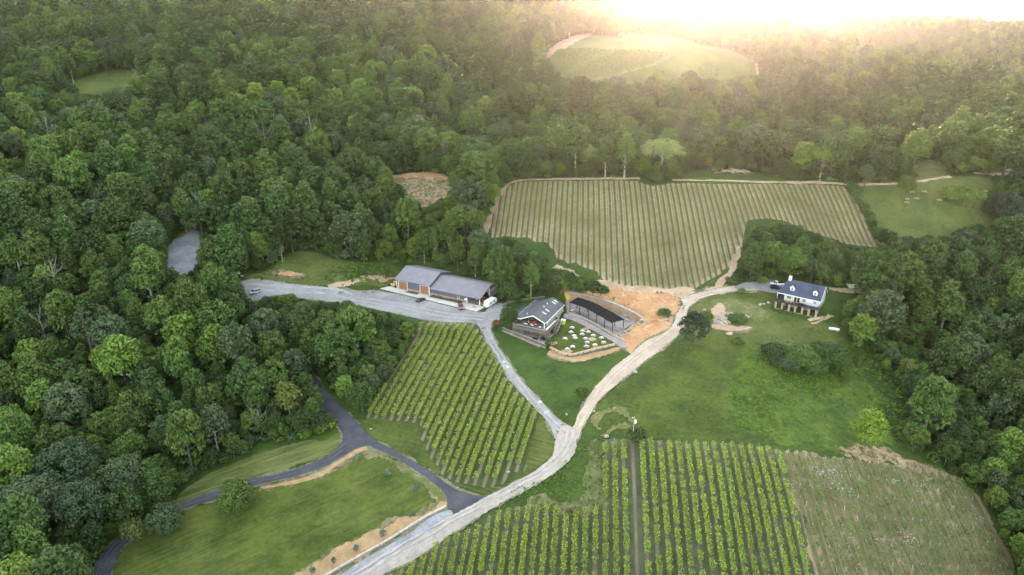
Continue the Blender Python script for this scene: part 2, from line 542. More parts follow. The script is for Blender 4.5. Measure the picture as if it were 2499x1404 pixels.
# ------------------------------------------------------------------ open ground of the estate: no forest here (photo outlines)
CLEAR = [
 # main estate
 [(590,690),(580,672),(660,655),(700,622),(760,612),(830,635),(900,640),(960,645),(990,645),(1080,660),(1205,690),(1215,738),(1232,745),(1280,728),(1330,722),(1370,718),(1385,703),(1420,712),(1478,708),(1500,700),(1440,680),(1400,660),(1345,650),(1320,615),(1290,600),(1240,580),(1200,585),(1178,572),(1195,540),(1212,490),(1225,462),(1255,440),(1400,436),(1560,434),(1600,448),(1660,438),(1680,415),(1840,420),(1900,440),(2050,445),(2072,452),(2100,500),(2150,605),(2120,605),(2050,592),(1985,560),(1950,548),(1890,540),(1830,560),(1815,600),(1800,650),(1760,690),(1800,700),(1880,688),(1925,672),(2010,700),(2060,702),(2110,700),(2110,720),(2030,730),(2060,762),(2040,790),(2085,850),(2150,900),(2210,950),(2215,1030),(2180,1100),(2260,1125),(2330,1160),(2390,1220),(2430,1290),(2485,1404),(2485,1500),(225,1500),(232,1390),(262,1340),(310,1305),(400,1255),(440,1240),(432,1200),(480,1160),(560,1125),(640,1092),(700,1078),(790,1062),(825,1040),(800,1000),(792,960),(752,920),(758,905),(800,940),(840,985),(880,1010),(905,1000),(925,960),(985,880),(1012,800),(1005,785),(960,765),(900,752),(860,735),(780,730),(735,735),(715,708),(652,716),(640,728),(606,730),(596,716),(585,705)],
 [(408,640),(415,600),(440,575),(483,560),(490,610),(478,648),(440,668),(410,670)],
 # picnic meadow and the lane past it
 [(2072,452),(2150,447),(2320,430),(2330,425),(2400,425),(2430,450),(2425,500),(2440,548),(2380,545),(2290,572),(2200,575),(2140,540),(2095,480)],
 [(2235,385),(2300,400),(2310,428),(2240,430)],
 [(2425,400),(2475,400),(2470,425),(2420,428)],
 # upper vineyard clearing
 [(1332,150),(1338,120),(1385,95),(1440,84),(1520,92),(1570,72),(1640,84),(1710,110),(1820,132),(1838,150),(1866,182),(1800,178),(1740,192),(1690,170),(1640,186),(1600,172),(1560,200),(1500,180),(1460,204),(1420,178),(1380,188)],
 [(152,214),(215,188),(290,172),(352,180),(350,195),(290,215),(230,228)],
 [(932,432),(1000,420),(1092,428),(1096,470),(1060,495),(1030,502),(1000,478),(975,450)],
]
# building and lone-tree outlines that must stay in view are inside the outlines above
def clear_px(px, py):
    c = np.zeros(np.shape(px), bool)
    for p in CLEAR: c |= in_poly(px, py, p)
    return c

# ------------------------------------------------------------------ foliage
def leaf_quads(c, nrm, size, r, jit=0.42):
    """quads centred on c, roughly facing nrm"""
    n = len(c)
    nn = nrm + r.normal(0, jit, (n, 3)); nn /= np.linalg.norm(nn, axis=1)[:, None] + 1e-9
    a = np.cross(nn, r.normal(0, 1, (n, 3))); a /= np.linalg.norm(a, axis=1)[:, None] + 1e-9
    b = np.cross(nn, a)
    s = (size * r.uniform(0.65, 1.35, n))[:, None] * 0.5; e = r.uniform(0.6, 1.0, n)[:, None]
    a = a * s; b = b * s * e
    k = nn * s * 0.35
    return np.stack([c - a - b * 0.6, c + a * 0.2 - b + k, c + a + b * 0.5, c - a * 0.3 + b + k], 1)

def lobes_for(r, n, rad, z0, z1, shape='round', lob=(1.5, 2.7)):
    """clump centres and radii filling a crown"""
    C = []; R = []
    zc = (z0 + z1) / 2; hz = (z1 - z0) / 2
    i = 0
    while len(C) < n and i < n * 60:
        i += 1
        d = r.normal(0, 1, 3); d /= np.linalg.norm(d)
        if d[2] < -0.45 and r.random() < 0.75: continue
        lr = r.uniform(*lob)
        k = r.uniform(0.72, 1.0) if r.random() < 0.85 else r.uniform(0.3, 0.7)
        rr = max(rad - lr * 0.75, 0.3); hh = max(hz - lr * 0.7, 0.3)
        if shape == 'tall': rr *= (1.0 - 0.35 * abs(d[2]))
        if shape == 'flat': k *= 1.0; hh *= (0.9 if d[2] > 0 else 0.6)
        if shape == 'cone': rr *= max(0.12, (1 - (d[2] + 1) / 2) ** 0.8 * 1.15)
        p = np.array([d[0] * rr * k, d[1] * rr * k, zc + d[2] * hh * (k if shape != 'cone' else 1)])
        if C and min(np.linalg.norm((np.array(C) - p), axis=1)) < lr * 0.62: continue
        C.append(p); R.append(lr)
    return np.array(C), np.array(R)

def crown_mesh(name, seed, nlobe=60, rad=6.5, z0=5.0, z1=20.0, lob=(1.5, 2.7), per=70, size=0.75, shape='round', gap=0.0, off=0.9):
    r = np.random.default_rng(seed)
    C, R = lobes_for(r, nlobe, rad, z0, z1, shape, lob)
    # stretch the outline a little so that no crown is a perfect round
    ang = r.uniform(0, 2 * math.pi); st = r.uniform(0.72, 1.28)
    Q = []; T = []
    zc = (z0 + z1) / 2
    for c, lr in zip(C, R):
        m = int(per * (lr / 2.0) ** 2)
        d = r.normal(0, 1, (m, 3)); d /= np.linalg.norm(d, axis=1)[:, None]
        d[:, 2] = np.where(d[:, 2] < -0.35, -d[:, 2], d[:, 2])
        out = c - np.array([0, 0, zc * 0.8]); out = out / (np.linalg.norm(out) + 1e-9)
        keep = (d @ out) > -0.35
        d = d[keep]
        k = r.uniform(0.72, 1.08, len(d))[:, None]
        p = c + d * lr * k * np.array([1, 1, 0.8])
        Q.append(leaf_quads(p, d, size, r)); T.append(np.full(len(d), r.random() * 0.7) + r.random(len(d)) * 0.3)
    Q = np.concatenate(Q); T = np.concatenate(T)
    if gap:
        k = r.random(len(Q)) > gap; Q = Q[k]; T = T[k]
    x = Q[..., 0] * math.cos(ang) + Q[..., 1] * math.sin(ang); Q[..., 0] += (st - 1) * x * math.cos(ang); Q[..., 1] += (st - 1) * x * math.sin(ang)
    return quads_mesh(name, Q, T), (C, R)

def trunk_mesh(name, seed, h, r0=0.28, limbs=5, spread=3.0, top=0.75, twigs=0):
    r = np.random.default_rng(seed + 5000); mb = MB()
    lean = r.normal(0, 0.35, 2)
    pts = [(lean[0] * t * t, lean[1] * t * t, h * top * t) for t in (0, 0.08, 0.4, 0.75, 1.0)]
    mb.tube(pts, [r0 * 1.5, r0 * 1.05, r0 * 0.85, r0 * 0.6, r0 * 0.3], 7)
    for i in range(limbs):
        t = r.uniform(0.35, 0.85); a = i * 2.4 + r.uniform(-0.5, 0.5)
        b = np.array([lean[0] * t * t, lean[1] * t * t, h * top * t]); L = spread * r.uniform(0.7, 1.2)
        e = b + np.array([math.cos(a) * L, math.sin(a) * L, L * r.uniform(0.7, 1.3)])
        m = (b + e) / 2 + np.array([0, 0, -0.15 * L])
        mb.tube([b, m, e], [r0 * 0.5, r0 * 0.33, r0 * 0.12], 5)
        for k in range(twigs):
            s0 = m + (e - m) * r.uniform(0, 0.9); dd = (e - m) / np.linalg.norm(e - m) + r.normal(0, 0.5, 3)
            mb.tube([s0, s0 + dd * L * 0.3, s0 + dd * L * 0.55 + np.array([0, 0, 0.2])], [r0 * 0.2, r0 * 0.13, r0 * 0.05], 4)
    return mb.mesh(name)

M_BARK = mottled('bark', (0.05, 0.042, 0.035), (0.13, 0.115, 0.1), None, (1.5, 9.0))
M_PALEBARK = mottled('pale_bark', (0.22, 0.2, 0.18), (0.42, 0.4, 0.37), None, (1.0, 6.0))
LEAFC = {'dark': (0.046, 0.084, 0.016), 'mid': (0.072, 0.122, 0.018), 'bright': (0.108, 0.172, 0.018), 'grey': (0.066, 0.100, 0.038), 'yellow': (0.135, 0.175, 0.028)}
M_LEAF = {k: leaf_mat('foliage_' + k, c) for k, c in LEAFC.items()}

# prototypes: (kind word, colour, crown mesh, trunk mesh, crown radius, height)
KIND = []
def kind(word, colour, seed, rad, h, z0, **kw):
    me, lobes = crown_mesh('crown', seed, rad=rad, z0=z0, z1=h, **kw); me.materials.append(M_LEAF[colour])
    tm = trunk_mesh('trunk', seed, h, r0=0.02 * h - 0.08); tm.materials.append(M_PALEBARK if len(KIND) in (3, 8, 9) else M_BARK)
    KIND.append((word, colour, me, tm, rad, h))
kind('broad dark', 'dark', 1, 7.4, 19, 1.5, nlobe=92, lob=(1.05, 2.0))
kind('round dark', 'dark', 2, 6.2, 18, 1.5, nlobe=88, lob=(1.05, 2.0))
kind('lumpy mid green', 'mid', 3, 6.8, 20, 1.5, nlobe=88, lob=(1.05, 2.0))
kind('tall narrow mid green', 'mid', 4, 4.8, 22, 1.8, nlobe=88, shape='tall', lob=(1.05, 2.0))
kind('domed grey green', 'grey', 5, 6.6, 18, 1.5, nlobe=92, lob=(1.05, 2.0))
kind('leafy bright green', 'bright', 6, 5.6, 17, 1.5, nlobe=80, lob=(1.05, 2.0))
kind('spreading mid green', 'mid', 7, 7.8, 17.5, 2.0, nlobe=100, shape='flat', lob=(1.05, 2.0))
kind('tall dark', 'dark', 8, 5.4, 23, 1.8, nlobe=92, shape='tall', lob=(1.05, 2.0))
kind('loose yellowish green', 'yellow', 9, 5.0, 17, 2.5, nlobe=72, gap=0.25, lob=(1.05, 2.0))
kind('thin grey green', 'grey', 10, 5.0, 19, 3.0, nlobe=70, gap=0.3, lob=(1.0, 1.8))
kind('lopsided mid green', 'mid', 11, 6.6, 19.5, 2.0, nlobe=84, lob=(0.95, 1.8), shape='flat')
kind('narrow pointed dark', 'dark', 12, 4.6, 21, 1.5, nlobe=84, lob=(0.9, 1.6), shape='cone')
kind('open crowned grey', 'grey', 13, 6.4, 20, 4.0, nlobe=62, lob=(0.9, 1.7), gap=0.3)
WEIGHT = np.array([0.15, 0.13, 0.14, 0.10, 0.10, 0.05, 0.09, 0.09, 0.01, 0.035, 0.09, 0.02, 0.04])

# ------------------------------------------------------------------ forest: where trees stand
class Hash:
    def __init__(s, c): s.c = c; s.d = {}
    def near(s, x, y, r, k):
        i, j = int(x // s.c), int(y // s.c)
        for a in (-1, 0, 1):
            for b in (-1, 0, 1):
                for (u, v, q) in s.d.get((i + a, j + b), ()):
                    m = (r + q) * k
                    if (u - x) ** 2 + (v - y) ** 2 < m * m: return True
        return False
    def put(s, x, y, r): s.d.setdefault((int(x // s.c), int(y // s.c)), []).append((x, y, r))
HASH = Hash(16.0)
BIGTREES = [(95,1292,10.5,18,'grey','leftmost of the clump of huge domed trees at the lower left'), (222,1290,10.0,16.5,'bluedark','nearest of the clump of huge domed trees at the lower left'), (322,1222,9.0,16,'grey','rightmost of the clump of huge domed trees at the lower left'), (185,1195,10.5,18,'bluedark','rearmost of the clump of huge domed trees at the lower left')]
for _x, _y, _r, *_ in BIGTREES:
    _q = at(_x, _y)[0]; HASH.put(_q[0], _q[1], _r * 1.15)
BLOCK = []          # (x, y, r) discs kept free (lone trees, buildings)

SHRUBBY = [[(2080,860),(2200,850),(2320,980),(2420,1100),(2520,1230),(2520,1420),(2480,1404),(2420,1290),(2330,1160),(2215,1030),(2150,920)],
           [(1180,600),(1240,600),(1340,650),(1470,720),(1380,730),(1300,720),(1220,690),(1190,640)],
           [(560,1135),(700,1085),(800,1060),(830,1000),(760,930),(900,1010),(960,900),(1010,800),(900,770),(880,900),(780,960),(700,1040),(560,1090)]]
def scatter(ntry, hr, rr, k, seed, ymin=105, ymax=1650):
    """dart throwing; hr/rr: scale range of the prototypes; returns (x, y, z, scale, kind, h, r)"""
    r = np.random.default_rng(seed)
    Y = np.sqrt(r.uniform(ymin ** 2, ymax ** 2, ntry)); X = r.uniform(-1, 1, ntry) * (0.74 * Y + 48)
    Z = zf(X, Y)
    kd = r.choice(len(KIND), ntry, p=WEIGHT / WEIGHT.sum())
    sc = r.uniform(hr[0], hr[1], ntry)
    hh = np.array([KIND[i][5] for i in kd]) * sc; ra = np.array([KIND[i][4] for i in kd]) * sc * rr
    # neighbouring trees tend to be of one kind
    pt = np.sin(X * 0.021 + 1.3) * np.cos(Y * 0.017) + 0.5 * np.sin(X * 0.05 - Y * 0.043)
    kd = np.where((pt > 0.55) & (r.random(ntry) < 0.5), r.choice([2, 6, 5], ntry), kd)
    kd = np.where((pt < -0.5) & (r.random(ntry) < 0.5), r.choice([0, 1, 7], ntry), kd)
    hh = np.array([KIND[i][5] for i in kd]) * sc; ra = np.array([KIND[i][4] for i in kd]) * sc * rr
    ok = np.ones(ntry, bool)
    u, v, d = proj(X, Y, Z)
    for P_ in SHRUBBY: ok &= ~(in_poly(u, v, P_) & (hh > 11.5))
    for (dx, fz) in ((0, 0), (0, 0.35), (0, 0.7), (0, 0.97), (-0.75, 0.6), (0.75, 0.6), (-0.6, 0.35), (0.6, 0.35)):
        u, v, d = proj(X + dx * ra, Y, Z + fz * hh)
        ok &= ~clear_px(u, v)
    u, v, d = proj(X, Y, Z + hh)
    ok &= (v < H + 260) & (d > 60)
    out = []
    for i in np.nonzero(ok)[0]:
        kk = k * (1.0 if Y[i] < 800 else 1.25)
        if HASH.near(X[i], Y[i], ra[i], kk): continue
        HASH.put(X[i], Y[i], ra[i])
        out.append((X[i], Y[i], Z[i], sc[i], kd[i], hh[i], ra[i]))
    return out
TREES = scatter(60000, (0.72, 1.38), 1.0, 0.63, 3)
TREES += scatter(50000, (0.42, 0.75), 0.9, 0.58, 4, ymax=800)
TREES += scatter(40000, (0.25, 0.42), 0.95, 0.60, 5, ymax=420)

def gn_scatter(name, pts, protos, label):
    """one 'stuff' object whose points carry copies of the given meshes (geometry nodes)"""
    me = bpy.data.meshes.new(name)
    n = len(pts)
    me.vertices.add(n); me.vertices.foreach_set('co', np.array([p[:3] for p in pts], np.float32).ravel())
    for nm, tp, col in (('sc', 'FLOAT', 3), ('rz', 'FLOAT', 4), ('pick', 'INT', 5)):
        a = me.attributes.new(nm, tp, 'POINT'); a.data.foreach_set('value', np.array([p[col] for p in pts], np.int32 if tp == 'INT' else np.float32))
    o = link_mesh(name, me, None)
    ng = bpy.data.node_groups.new(name + '_nodes', 'GeometryNodeTree')
    ng.interface.new_socket('Geometry', in_out='INPUT', socket_type='NodeSocketGeometry')
    ng.interface.new_socket('Geometry', in_out='OUTPUT', socket_type='NodeSocketGeometry')
    gi = ng.nodes.new('NodeGroupInput'); go = ng.nodes.new('NodeGroupOutput')
    L = ng.links.new
    join = ng.nodes.new('GeometryNodeJoinGeometry')
    for objs in reversed(protos):
        j2 = ng.nodes.new('GeometryNodeJoinGeometry')
        for ob in objs:
            oi = ng.nodes.new('GeometryNodeObjectInfo'); oi.inputs['Object'].default_value = ob
            oi.transform_space = 'ORIGINAL'; oi.inputs['As Instance'].default_value = False
            L(oi.outputs['Geometry'], j2.inputs[0])
        g2 = ng.nodes.new('GeometryNodeGeometryToInstance'); L(j2.outputs[0], g2.inputs[0])
        L(g2.outputs[0], join.inputs[0])
    ip = ng.nodes.new('GeometryNodeInstanceOnPoints'); ip.inputs['Pick Instance'].default_value = True
    L(gi.outputs[0], ip.inputs['Points']); L(join.outputs[0], ip.inputs['Instance'])
    def attr(nm, tp):
        a = ng.nodes.new('GeometryNodeInputNamedAttribute'); a.data_type = tp; a.inputs['Name'].default_value = nm
        return a.outputs['Attribute']
    L(attr('pick', 'INT'), ip.inputs['Instance Index'])
    cx = ng.nodes.new('ShaderNodeCombineXYZ'); L(attr('rz', 'FLOAT'), cx.inputs[2])
    er = ng.nodes.new('FunctionNodeEulerToRotation'); L(cx.outputs[0], er.inputs[0]); L(er.outputs[0], ip.inputs['Rotation'])
    L(attr('sc', 'FLOAT'), ip.inputs['Scale'])
    L(ip.outputs[0], go.inputs[0])
    md = o.modifiers.new('scatter', 'NODES'); md.node_group = ng
    return tag(o, label, None, None, 'stuff')

# ------------------------------------------------------------------ names for trees: what they stand beside
LANDMARK = [('the grey roofed barn', 1080, 690), ('the timber clubhouse', 1310, 770), ('the white house', 1945, 730), ('the asphalt fork', 885, 1080),
            ('the silver minivan', 625, 712), ('the blue gravel clearing', 445, 625), ('the brushy clearing', 1030, 460), ('the left vineyard end', 1205, 520),
            ('the big pale tree', 1610, 400), ('the log pile', 1790, 415), ('the picnic meadow', 2270, 500), ('the white gas tank', 2035, 806), ('the lime-green tree', 2112, 1040),
            ('the young vines', 2400, 1230), ('the hilltop clearing', 1580, 150), ('the small clearing', 260, 200), ('the lower vineyard', 1000, 900),
            ('the lower left corner', 60, 1360), ('the left edge', 0, 950), ('the left forest edge', 0, 600), ('the right edge', 2499, 900), ('the far right lane', 2450, 420), ('the front lawn tip', 330, 1290), ('the asphalt end', 750, 915)]
_near = {}
def rank_word(k): return 'nearest' if k == 0 else ordinal(k) + ' nearest'
def name_trees(items):
    """items: [(obj, word, px, py)]; a label for each that no other has"""
    groups = {}
    for o, w, x, y in items:
        l = min(LANDMARK, key=lambda q: (q[1] - x) ** 2 + (q[2] - y) ** 2)
        dx, dy = x - l[1], y - l[2]
        side = ('right of' if dx > 0 else 'left of') if abs(dx) > abs(dy) * 1.1 else ('below' if dy > 0 else 'behind')
        groups.setdefault((w, side, l[0]), []).append((dx * dx + dy * dy, o))
    for (w, side, l), lst in groups.items():
        lst.sort(key=lambda q: q[0])
        for k, (_, o) in enumerate(lst):
            o['label'] = ('%s broadleaf tree %s %s' % (w, side, l)) + ('' if len(lst) == 1 else ', %s to it' % rank_word(k))

def px_size(t):
    u, v, d = proj(t[0], t[1], t[2] + t[5] * 0.6)
    if not (-10 < u < W + 10 and -20 < v < H + 40): return 0.0
    return float(t[6] * F / d)
order = sorted(range(len(TREES)), key=lambda i: -px_size(TREES[i]))
NEAR = [TREES[i] for i in order[:262]]; REST = [TREES[i] for i in order[262:]]
PROTO_OBJ = {}; ITEMS = []
for t in NEAR:
    w, c, cm, tm, R0, H0 = KIND[t[4]]
    e = empty('broadleaf_tree', (t[0], t[1], t[2] - 0.1), random.uniform(0, 6.28), None, 'tree', 'broadleaf trees of the near forest')
    e.scale = (t[3],) * 3
    o1 = bpy.data.objects.new('crown', cm); COL.objects.link(o1); o1.parent = e
    o2 = bpy.data.objects.new('trunk', tm); COL.objects.link(o2); o2.parent = e
    PROTO_OBJ.setdefault(t[4], (o1, o2))
    u, v, d = proj(t[0], t[1], t[2] + t[5] * 0.6); ITEMS.append((e, w, float(u), float(v)))
name_trees(ITEMS)
for k in range(len(KIND)):
    if k not in PROTO_OBJ: KIND[k] = KIND[0]
gn_scatter('forest', [(t[0], t[1], t[2] - 0.1, t[3], random.uniform(0, 6.28), t[4]) for t in REST], [PROTO_OBJ.get(k, PROTO_OBJ[0]) for k in range(len(KIND))], 'dense broadleaf forest covering the hills beyond the estate')

# ------------------------------------------------------------------ lone trees, shrubs and dead trees
def place(name, cat, label, px, py, rz=None, group=None):
    q = at(px, py)[0]
    return empty(name, (q[0], q[1], q[2] - 0.05), random.uniform(0, 6.28) if rz is None else rz, label, cat, group)

def lone(name, cat, label, px, py, rad, h, z0, colour, seed, trunk=True, group=None, limbs=5, bark=None, **kw):
    e = place(name, cat, label, px, py, group=group)
    kw.setdefault('size', 0.55); kw.setdefault('lob', (0.9 + rad * 0.09, 1.5 + rad * 0.2)); kw.setdefault('nlobe', 40); kw.setdefault('per', 110)
    me, _ = crown_mesh('crown', seed, rad=rad, z0=z0, z1=h, **kw)
    link_mesh('crown' if trunk else 'foliage', me, M_LEAF[colour], e)
    if trunk: link_mesh('trunk', trunk_mesh('trunk', seed, h, r0=max(0.1, 0.018 * h), limbs=limbs, spread=rad * 0.6), bark or M_BARK, e)
    else: link_mesh('stem', trunk_mesh('stem', seed, h, r0=0.07, limbs=4, spread=rad * 0.5), M_BARK, e)
    return e
M_LEAF['evergreen'] = leaf_mat('foliage_evergreen', (0.022, 0.042, 0.018), val=0.1, trans=0.1)
M_LEAF['lime'] = leaf_mat('foliage_lime', (0.16, 0.265, 0.018), val=0.1)
M_LEAF['rust'] = leaf_mat('foliage_rust', (0.20, 0.045, 0.025), val=0.15)
M_LEAF['blue'] = leaf_mat('foliage_blue', (0.12, 0.18, 0.15), val=0.15, trans=0.1)
M_LEAF['pale'] = leaf_mat('foliage_pale', (0.20, 0.25, 0.07), val=0.1)
M_LEAF['bluedark'] = leaf_mat('foliage_bluish', (0.050, 0.088, 0.034), val=0.08)
for _i, (_x, _y, _r, _h, _c, _l) in enumerate(BIGTREES):
    lone('domed_tree', 'tree', _l, _x, _y, _r, _h, 0.5, _c, 320 + 40 * _i + 7, nlobe=170, lob=(1.3, 2.5), size=0.7, per=80, group='clump of huge domed trees')
lone('evergreen_tree', 'tree', 'big dark evergreen tree standing where the dirt road bends', 1690, 838, 6.6, 13.5, -0.6, 'evergreen', 301, nlobe=90, lob=(0.8, 1.5), shape='tall')
lone('round_tree', 'tree', 'neat round tree at the left front corner of the timber clubhouse', 1243, 806, 3.9, 10.5, 0.8, 'dark', 302, nlobe=46)
lone('shrub', 'shrub', 'leafy shrub at the foot of the utility pole', 1551, 1078, 2.9, 4.6, 0.2, 'mid', 303, False, nlobe=26)
lone('shrub', 'shrub', 'single round shrub on the lush wedge lawn', 1420, 970, 2.2, 3.6, 0.1, 'mid', 304, False, nlobe=20)
lone('lone_tree', 'tree', 'lone bright lime-green tree at the top of the young vines', 2112, 1088, 6.0, 13.0, 1.0, 'lime', 305, nlobe=46)
lone('round_tree', 'tree', 'round leafy tree overhanging the asphalt drive on the front lawn', 580, 1243, 6.4, 10.0, -0.5, 'mid', 306, nlobe=56)
lone('round_tree', 'tree', 'blue green round tree at the tip of the front lawn', 410, 1300, 6.0, 10.0, -0.5, 'grey', 307, nlobe=52)
lone('layered_tree', 'tree', 'yellowish layered tree leaning over the lower asphalt drive', 336, 1326, 4.6, 9.0, 2.0, 'yellow', 308, nlobe=26, shape='flat', gap=0.2)
lone('lone_tree', 'tree', 'big pale spreading tree with bare lower limbs above the upper vineyard', 1612, 436, 10.5, 22.0, 7.0, 'pale', 309, nlobe=80, lob=(1.4, 2.6), gap=0.08, limbs=9, bark=M_PALEBARK, shape='flat', per=70)
lone('shrub', 'shrub', 'shrubby thicket at the foot of the big pale spreading tree', 1600, 446, 5.0, 5.0, 0.2, 'dark', 310, False)
lone('lone_tree', 'tree', 'pale leafy tree just left of the big pale spreading tree', 1436, 425, 6.5, 17.0, 4.0, 'pale', 311, bark=M_PALEBARK, shape='tall')
lone('lone_tree', 'tree', 'tall slender tree at the right end of the upper vineyard track', 2000, 440, 6.0, 19.0, 6.0, 'bright', 312, bark=M_PALEBARK, gap=0.15)
lone('small_tree', 'tree', 'slim grey tree with a thin trunk at the corner of the picnic meadow', 2106, 470, 4.3, 15.0, 5.0, 'grey', 313, gap=0.25)
lone('small_tree', 'tree', 'slim bright tree standing in the picnic meadow', 2206, 492, 4.6, 13.5, 3.5, 'bright', 314, gap=0.15)
lone('spreading_tree', 'tree', 'wide low spreading tree in the middle of the picnic meadow', 2345, 503, 10.5, 11.0, 0.5, 'bright', 315, nlobe=60, lob=(1.4, 2.8), shape='flat')
lone('evergreen_tree', 'tree', 'very dark round tree at the right end of the picnic meadow', 2440, 548, 9.5, 17.0, 0.6, 'evergreen', 316, nlobe=60)
lone('evergreen_tree', 'tree', 'very dark tree cut by the right edge beside the picnic meadow', 2500, 545, 8.0, 18.0, 0.6, 'evergreen', 317, nlobe=50)
lone('round_tree', 'tree', 'large rounded tree directly behind the chimney of the white house', 1925, 684, 6.7, 15.5, 0.8, 'mid', 318, nlobe=56)
lone('small_tree', 'tree', 'small bright tree behind the ridge end of the white house', 2035, 694, 3.2, 6.0, 0.5, 'bright', 319)
lone('small_tree', 'tree', 'small bright tree in front of the little brown shed', 2100, 702, 4.0, 9.0, 0.6, 'bright', 320)
lone('small_tree', 'tree', 'pale tree over the dirt track right of the white house', 2135, 735, 5.0, 12.5, 1.0, 'bright', 321)
for i, (x, y, r_, h_, c) in enumerate([(1892, 878, 5.6, 6.0, 'dark'), (1948, 890, 6.6, 7.0, 'mid'), (2018, 886, 6.8, 7.5, 'dark'), (1985, 910, 5.0, 5.5, 'dark'), (1915, 900, 4.6, 4.6, 'grey'), (2050, 905, 4.2, 5.0, 'mid')]):
    lone('shrub', 'shrub', ['left dark shrub of the clump below the white house', 'middle lighter shrub of the clump below the white house', 'right dark shrub of the clump below the white house', 'lowest shrub of the clump below the white house', 'greyish shrub low on the left of the clump below the white house', 'small shrub at the right end of the clump below the white house'][i], x, y, r_, h_, 0.1, c, 350 + 10 * i, False, group='shrub clump below the white house')
lone('shrub', 'shrub', 'small yellowish bush below the shrub clump on the meadow', 2064, 925, 3.2, 5.0, 0.1, 'bright', 335, False, nlobe=22)
lone('shrub', 'shrub', 'light leafy shrub between the dark evergreen and the dirt patch', 1722, 785, 2.8, 4.0, 0.1, 'bright', 336, False, nlobe=22)
lone('shrub', 'shrub', 'low green weeds round the boulders on the clay slope', 1620, 768, 2.6, 1.6, 0.05, 'mid', 337, False, nlobe=16)
lone('shrub', 'shrub', 'small shrub beside the gravel parking of the white house', 1809, 716, 1.7, 1.8, 0.05, 'mid', 338, False, nlobe=14)
lone('shrub', 'shrub', 'dark clipped bush at the corner of the clubhouse patio', 1343, 843, 1.7, 3.4, 0.05, 'dark', 339, False, nlobe=18)
lone('shrub', 'shrub', 'rust red shrub at the left end of the clubhouse fence', 1213, 795, 1.7, 2.2, 0.05, 'rust', 340, False, nlobe=14)
lone('shrub', 'shrub', 'green weeds inside the ring of boulders', 1800, 783, 3.6, 1.4, 0.05, 'mid', 341, False, nlobe=22)
lone('shrub', 'shrub', 'small weed clump on the meadow below the lone boulder', 1800, 838, 2.0, 1.5, 0.05, 'mid', 342, False, nlobe=14)
for i, (x, y) in enumerate([(875, 1122), (946, 1160), (1016, 1197), (1000, 1262), (934, 1308), (870, 1344), (815, 1374), (763, 1398)]):
    lone('small_spruce', 'tree', 'knee high blue spruce on the rim of the front lawn, %s from the asphalt fork' % ordinal(i), x, y, 1.0 + 0.2 * (i % 3), 2.2, 0.1, 'blue', 450 + i, nlobe=18, lob=(0.35, 0.6), shape='cone', size=0.3, per=300, group='young spruces along the front lawn')

M_DEADBARK = mottled('grey_dead_bark', (0.13, 0.12, 0.105), (0.24, 0.225, 0.20), None, (1.0, 6.0))
def dead_tree(label, px, py, h, seed, spread=3.5):
    e = place('dead_tree', 'tree', label, px, py, group='bare dead trees in the forest')
    link_mesh('bare_branches', trunk_mesh('bare_branches', seed, h, r0=0.26, limbs=9, spread=spread, top=0.95, twigs=3), M_DEADBARK, e)
dead_tree('white dead tree at the forest edge by the mown verge', 640, 1062, 11, 401, 3.0)
dead_tree('bare dead tree right of the small forest clearing', 345, 250, 24, 402)
dead_tree('bare pale snag in the forest above the grey barn', 1048, 232, 27, 403, 5)
dead_tree('bare dead tree in the dark forest behind the brush strewn clearing', 1085, 420, 22, 404)
dead_tree('forked bare tree in the middle of the left forest', 655, 400, 26, 405, 4.5)
dead_tree('bare dead tree left of the brush strewn clearing', 765, 372, 26, 406, 4.5)
dead_tree('slender dead tree beside the track at the vineyard corner', 1138, 575, 17, 407, 2.0)
dead_tree('bare dead tree at the left edge of the forest', 130, 375, 25, 408, 4.5)
dead_tree('bare dead tree above the blue gravel clearing', 505, 560, 20, 409, 4)
dead_tree('pale bare tree among the crowns near the lower left', 125, 870, 21, 410, 4.5)
dead_tree('pale leaning snag in the crowns left of the silver minivan', 150, 745, 22, 411, 4.0)
dead_tree('bare tree stem in front of the trees left of the white barn apron', 690, 640, 9, 412, 1.5)

BELT = [(1205,645,5.0,11),(1228,668,4.8,10.5),(1236,628,4.6,9.5),(1258,690,4.8,10),(1268,652,4.6,9.5),(1288,704,4.4,9.5),(1298,668,4.6,9),(1316,714,4.4,9.5),(1328,690,4.6,9),(1346,716,4.2,9),(1357,700,4.4,8.8),(1374,711,4.0,8),(1388,706,4.2,8.6),(1417,712,4.2,8),(1402,712,3.8,7),(1446,714,3.6,6),(1432,712,3.4,6.2),(1470,717,2.6,3.8)]
for i, (x, y, r_, h_) in enumerate(BELT):
    lone('bushy_tree', 'tree', 'bushy tree in the belt below the upper vineyard, %s counted from the barn end' % ordinal(i), x, y, r_, h_, -0.3, ['dark', 'mid', 'dark', 'mid', 'grey'][i % 5], 900 + i, nlobe=50, lob=(0.8, 1.5), per=80, size=0.6, group='bushy trees of the belt behind the clubhouse')

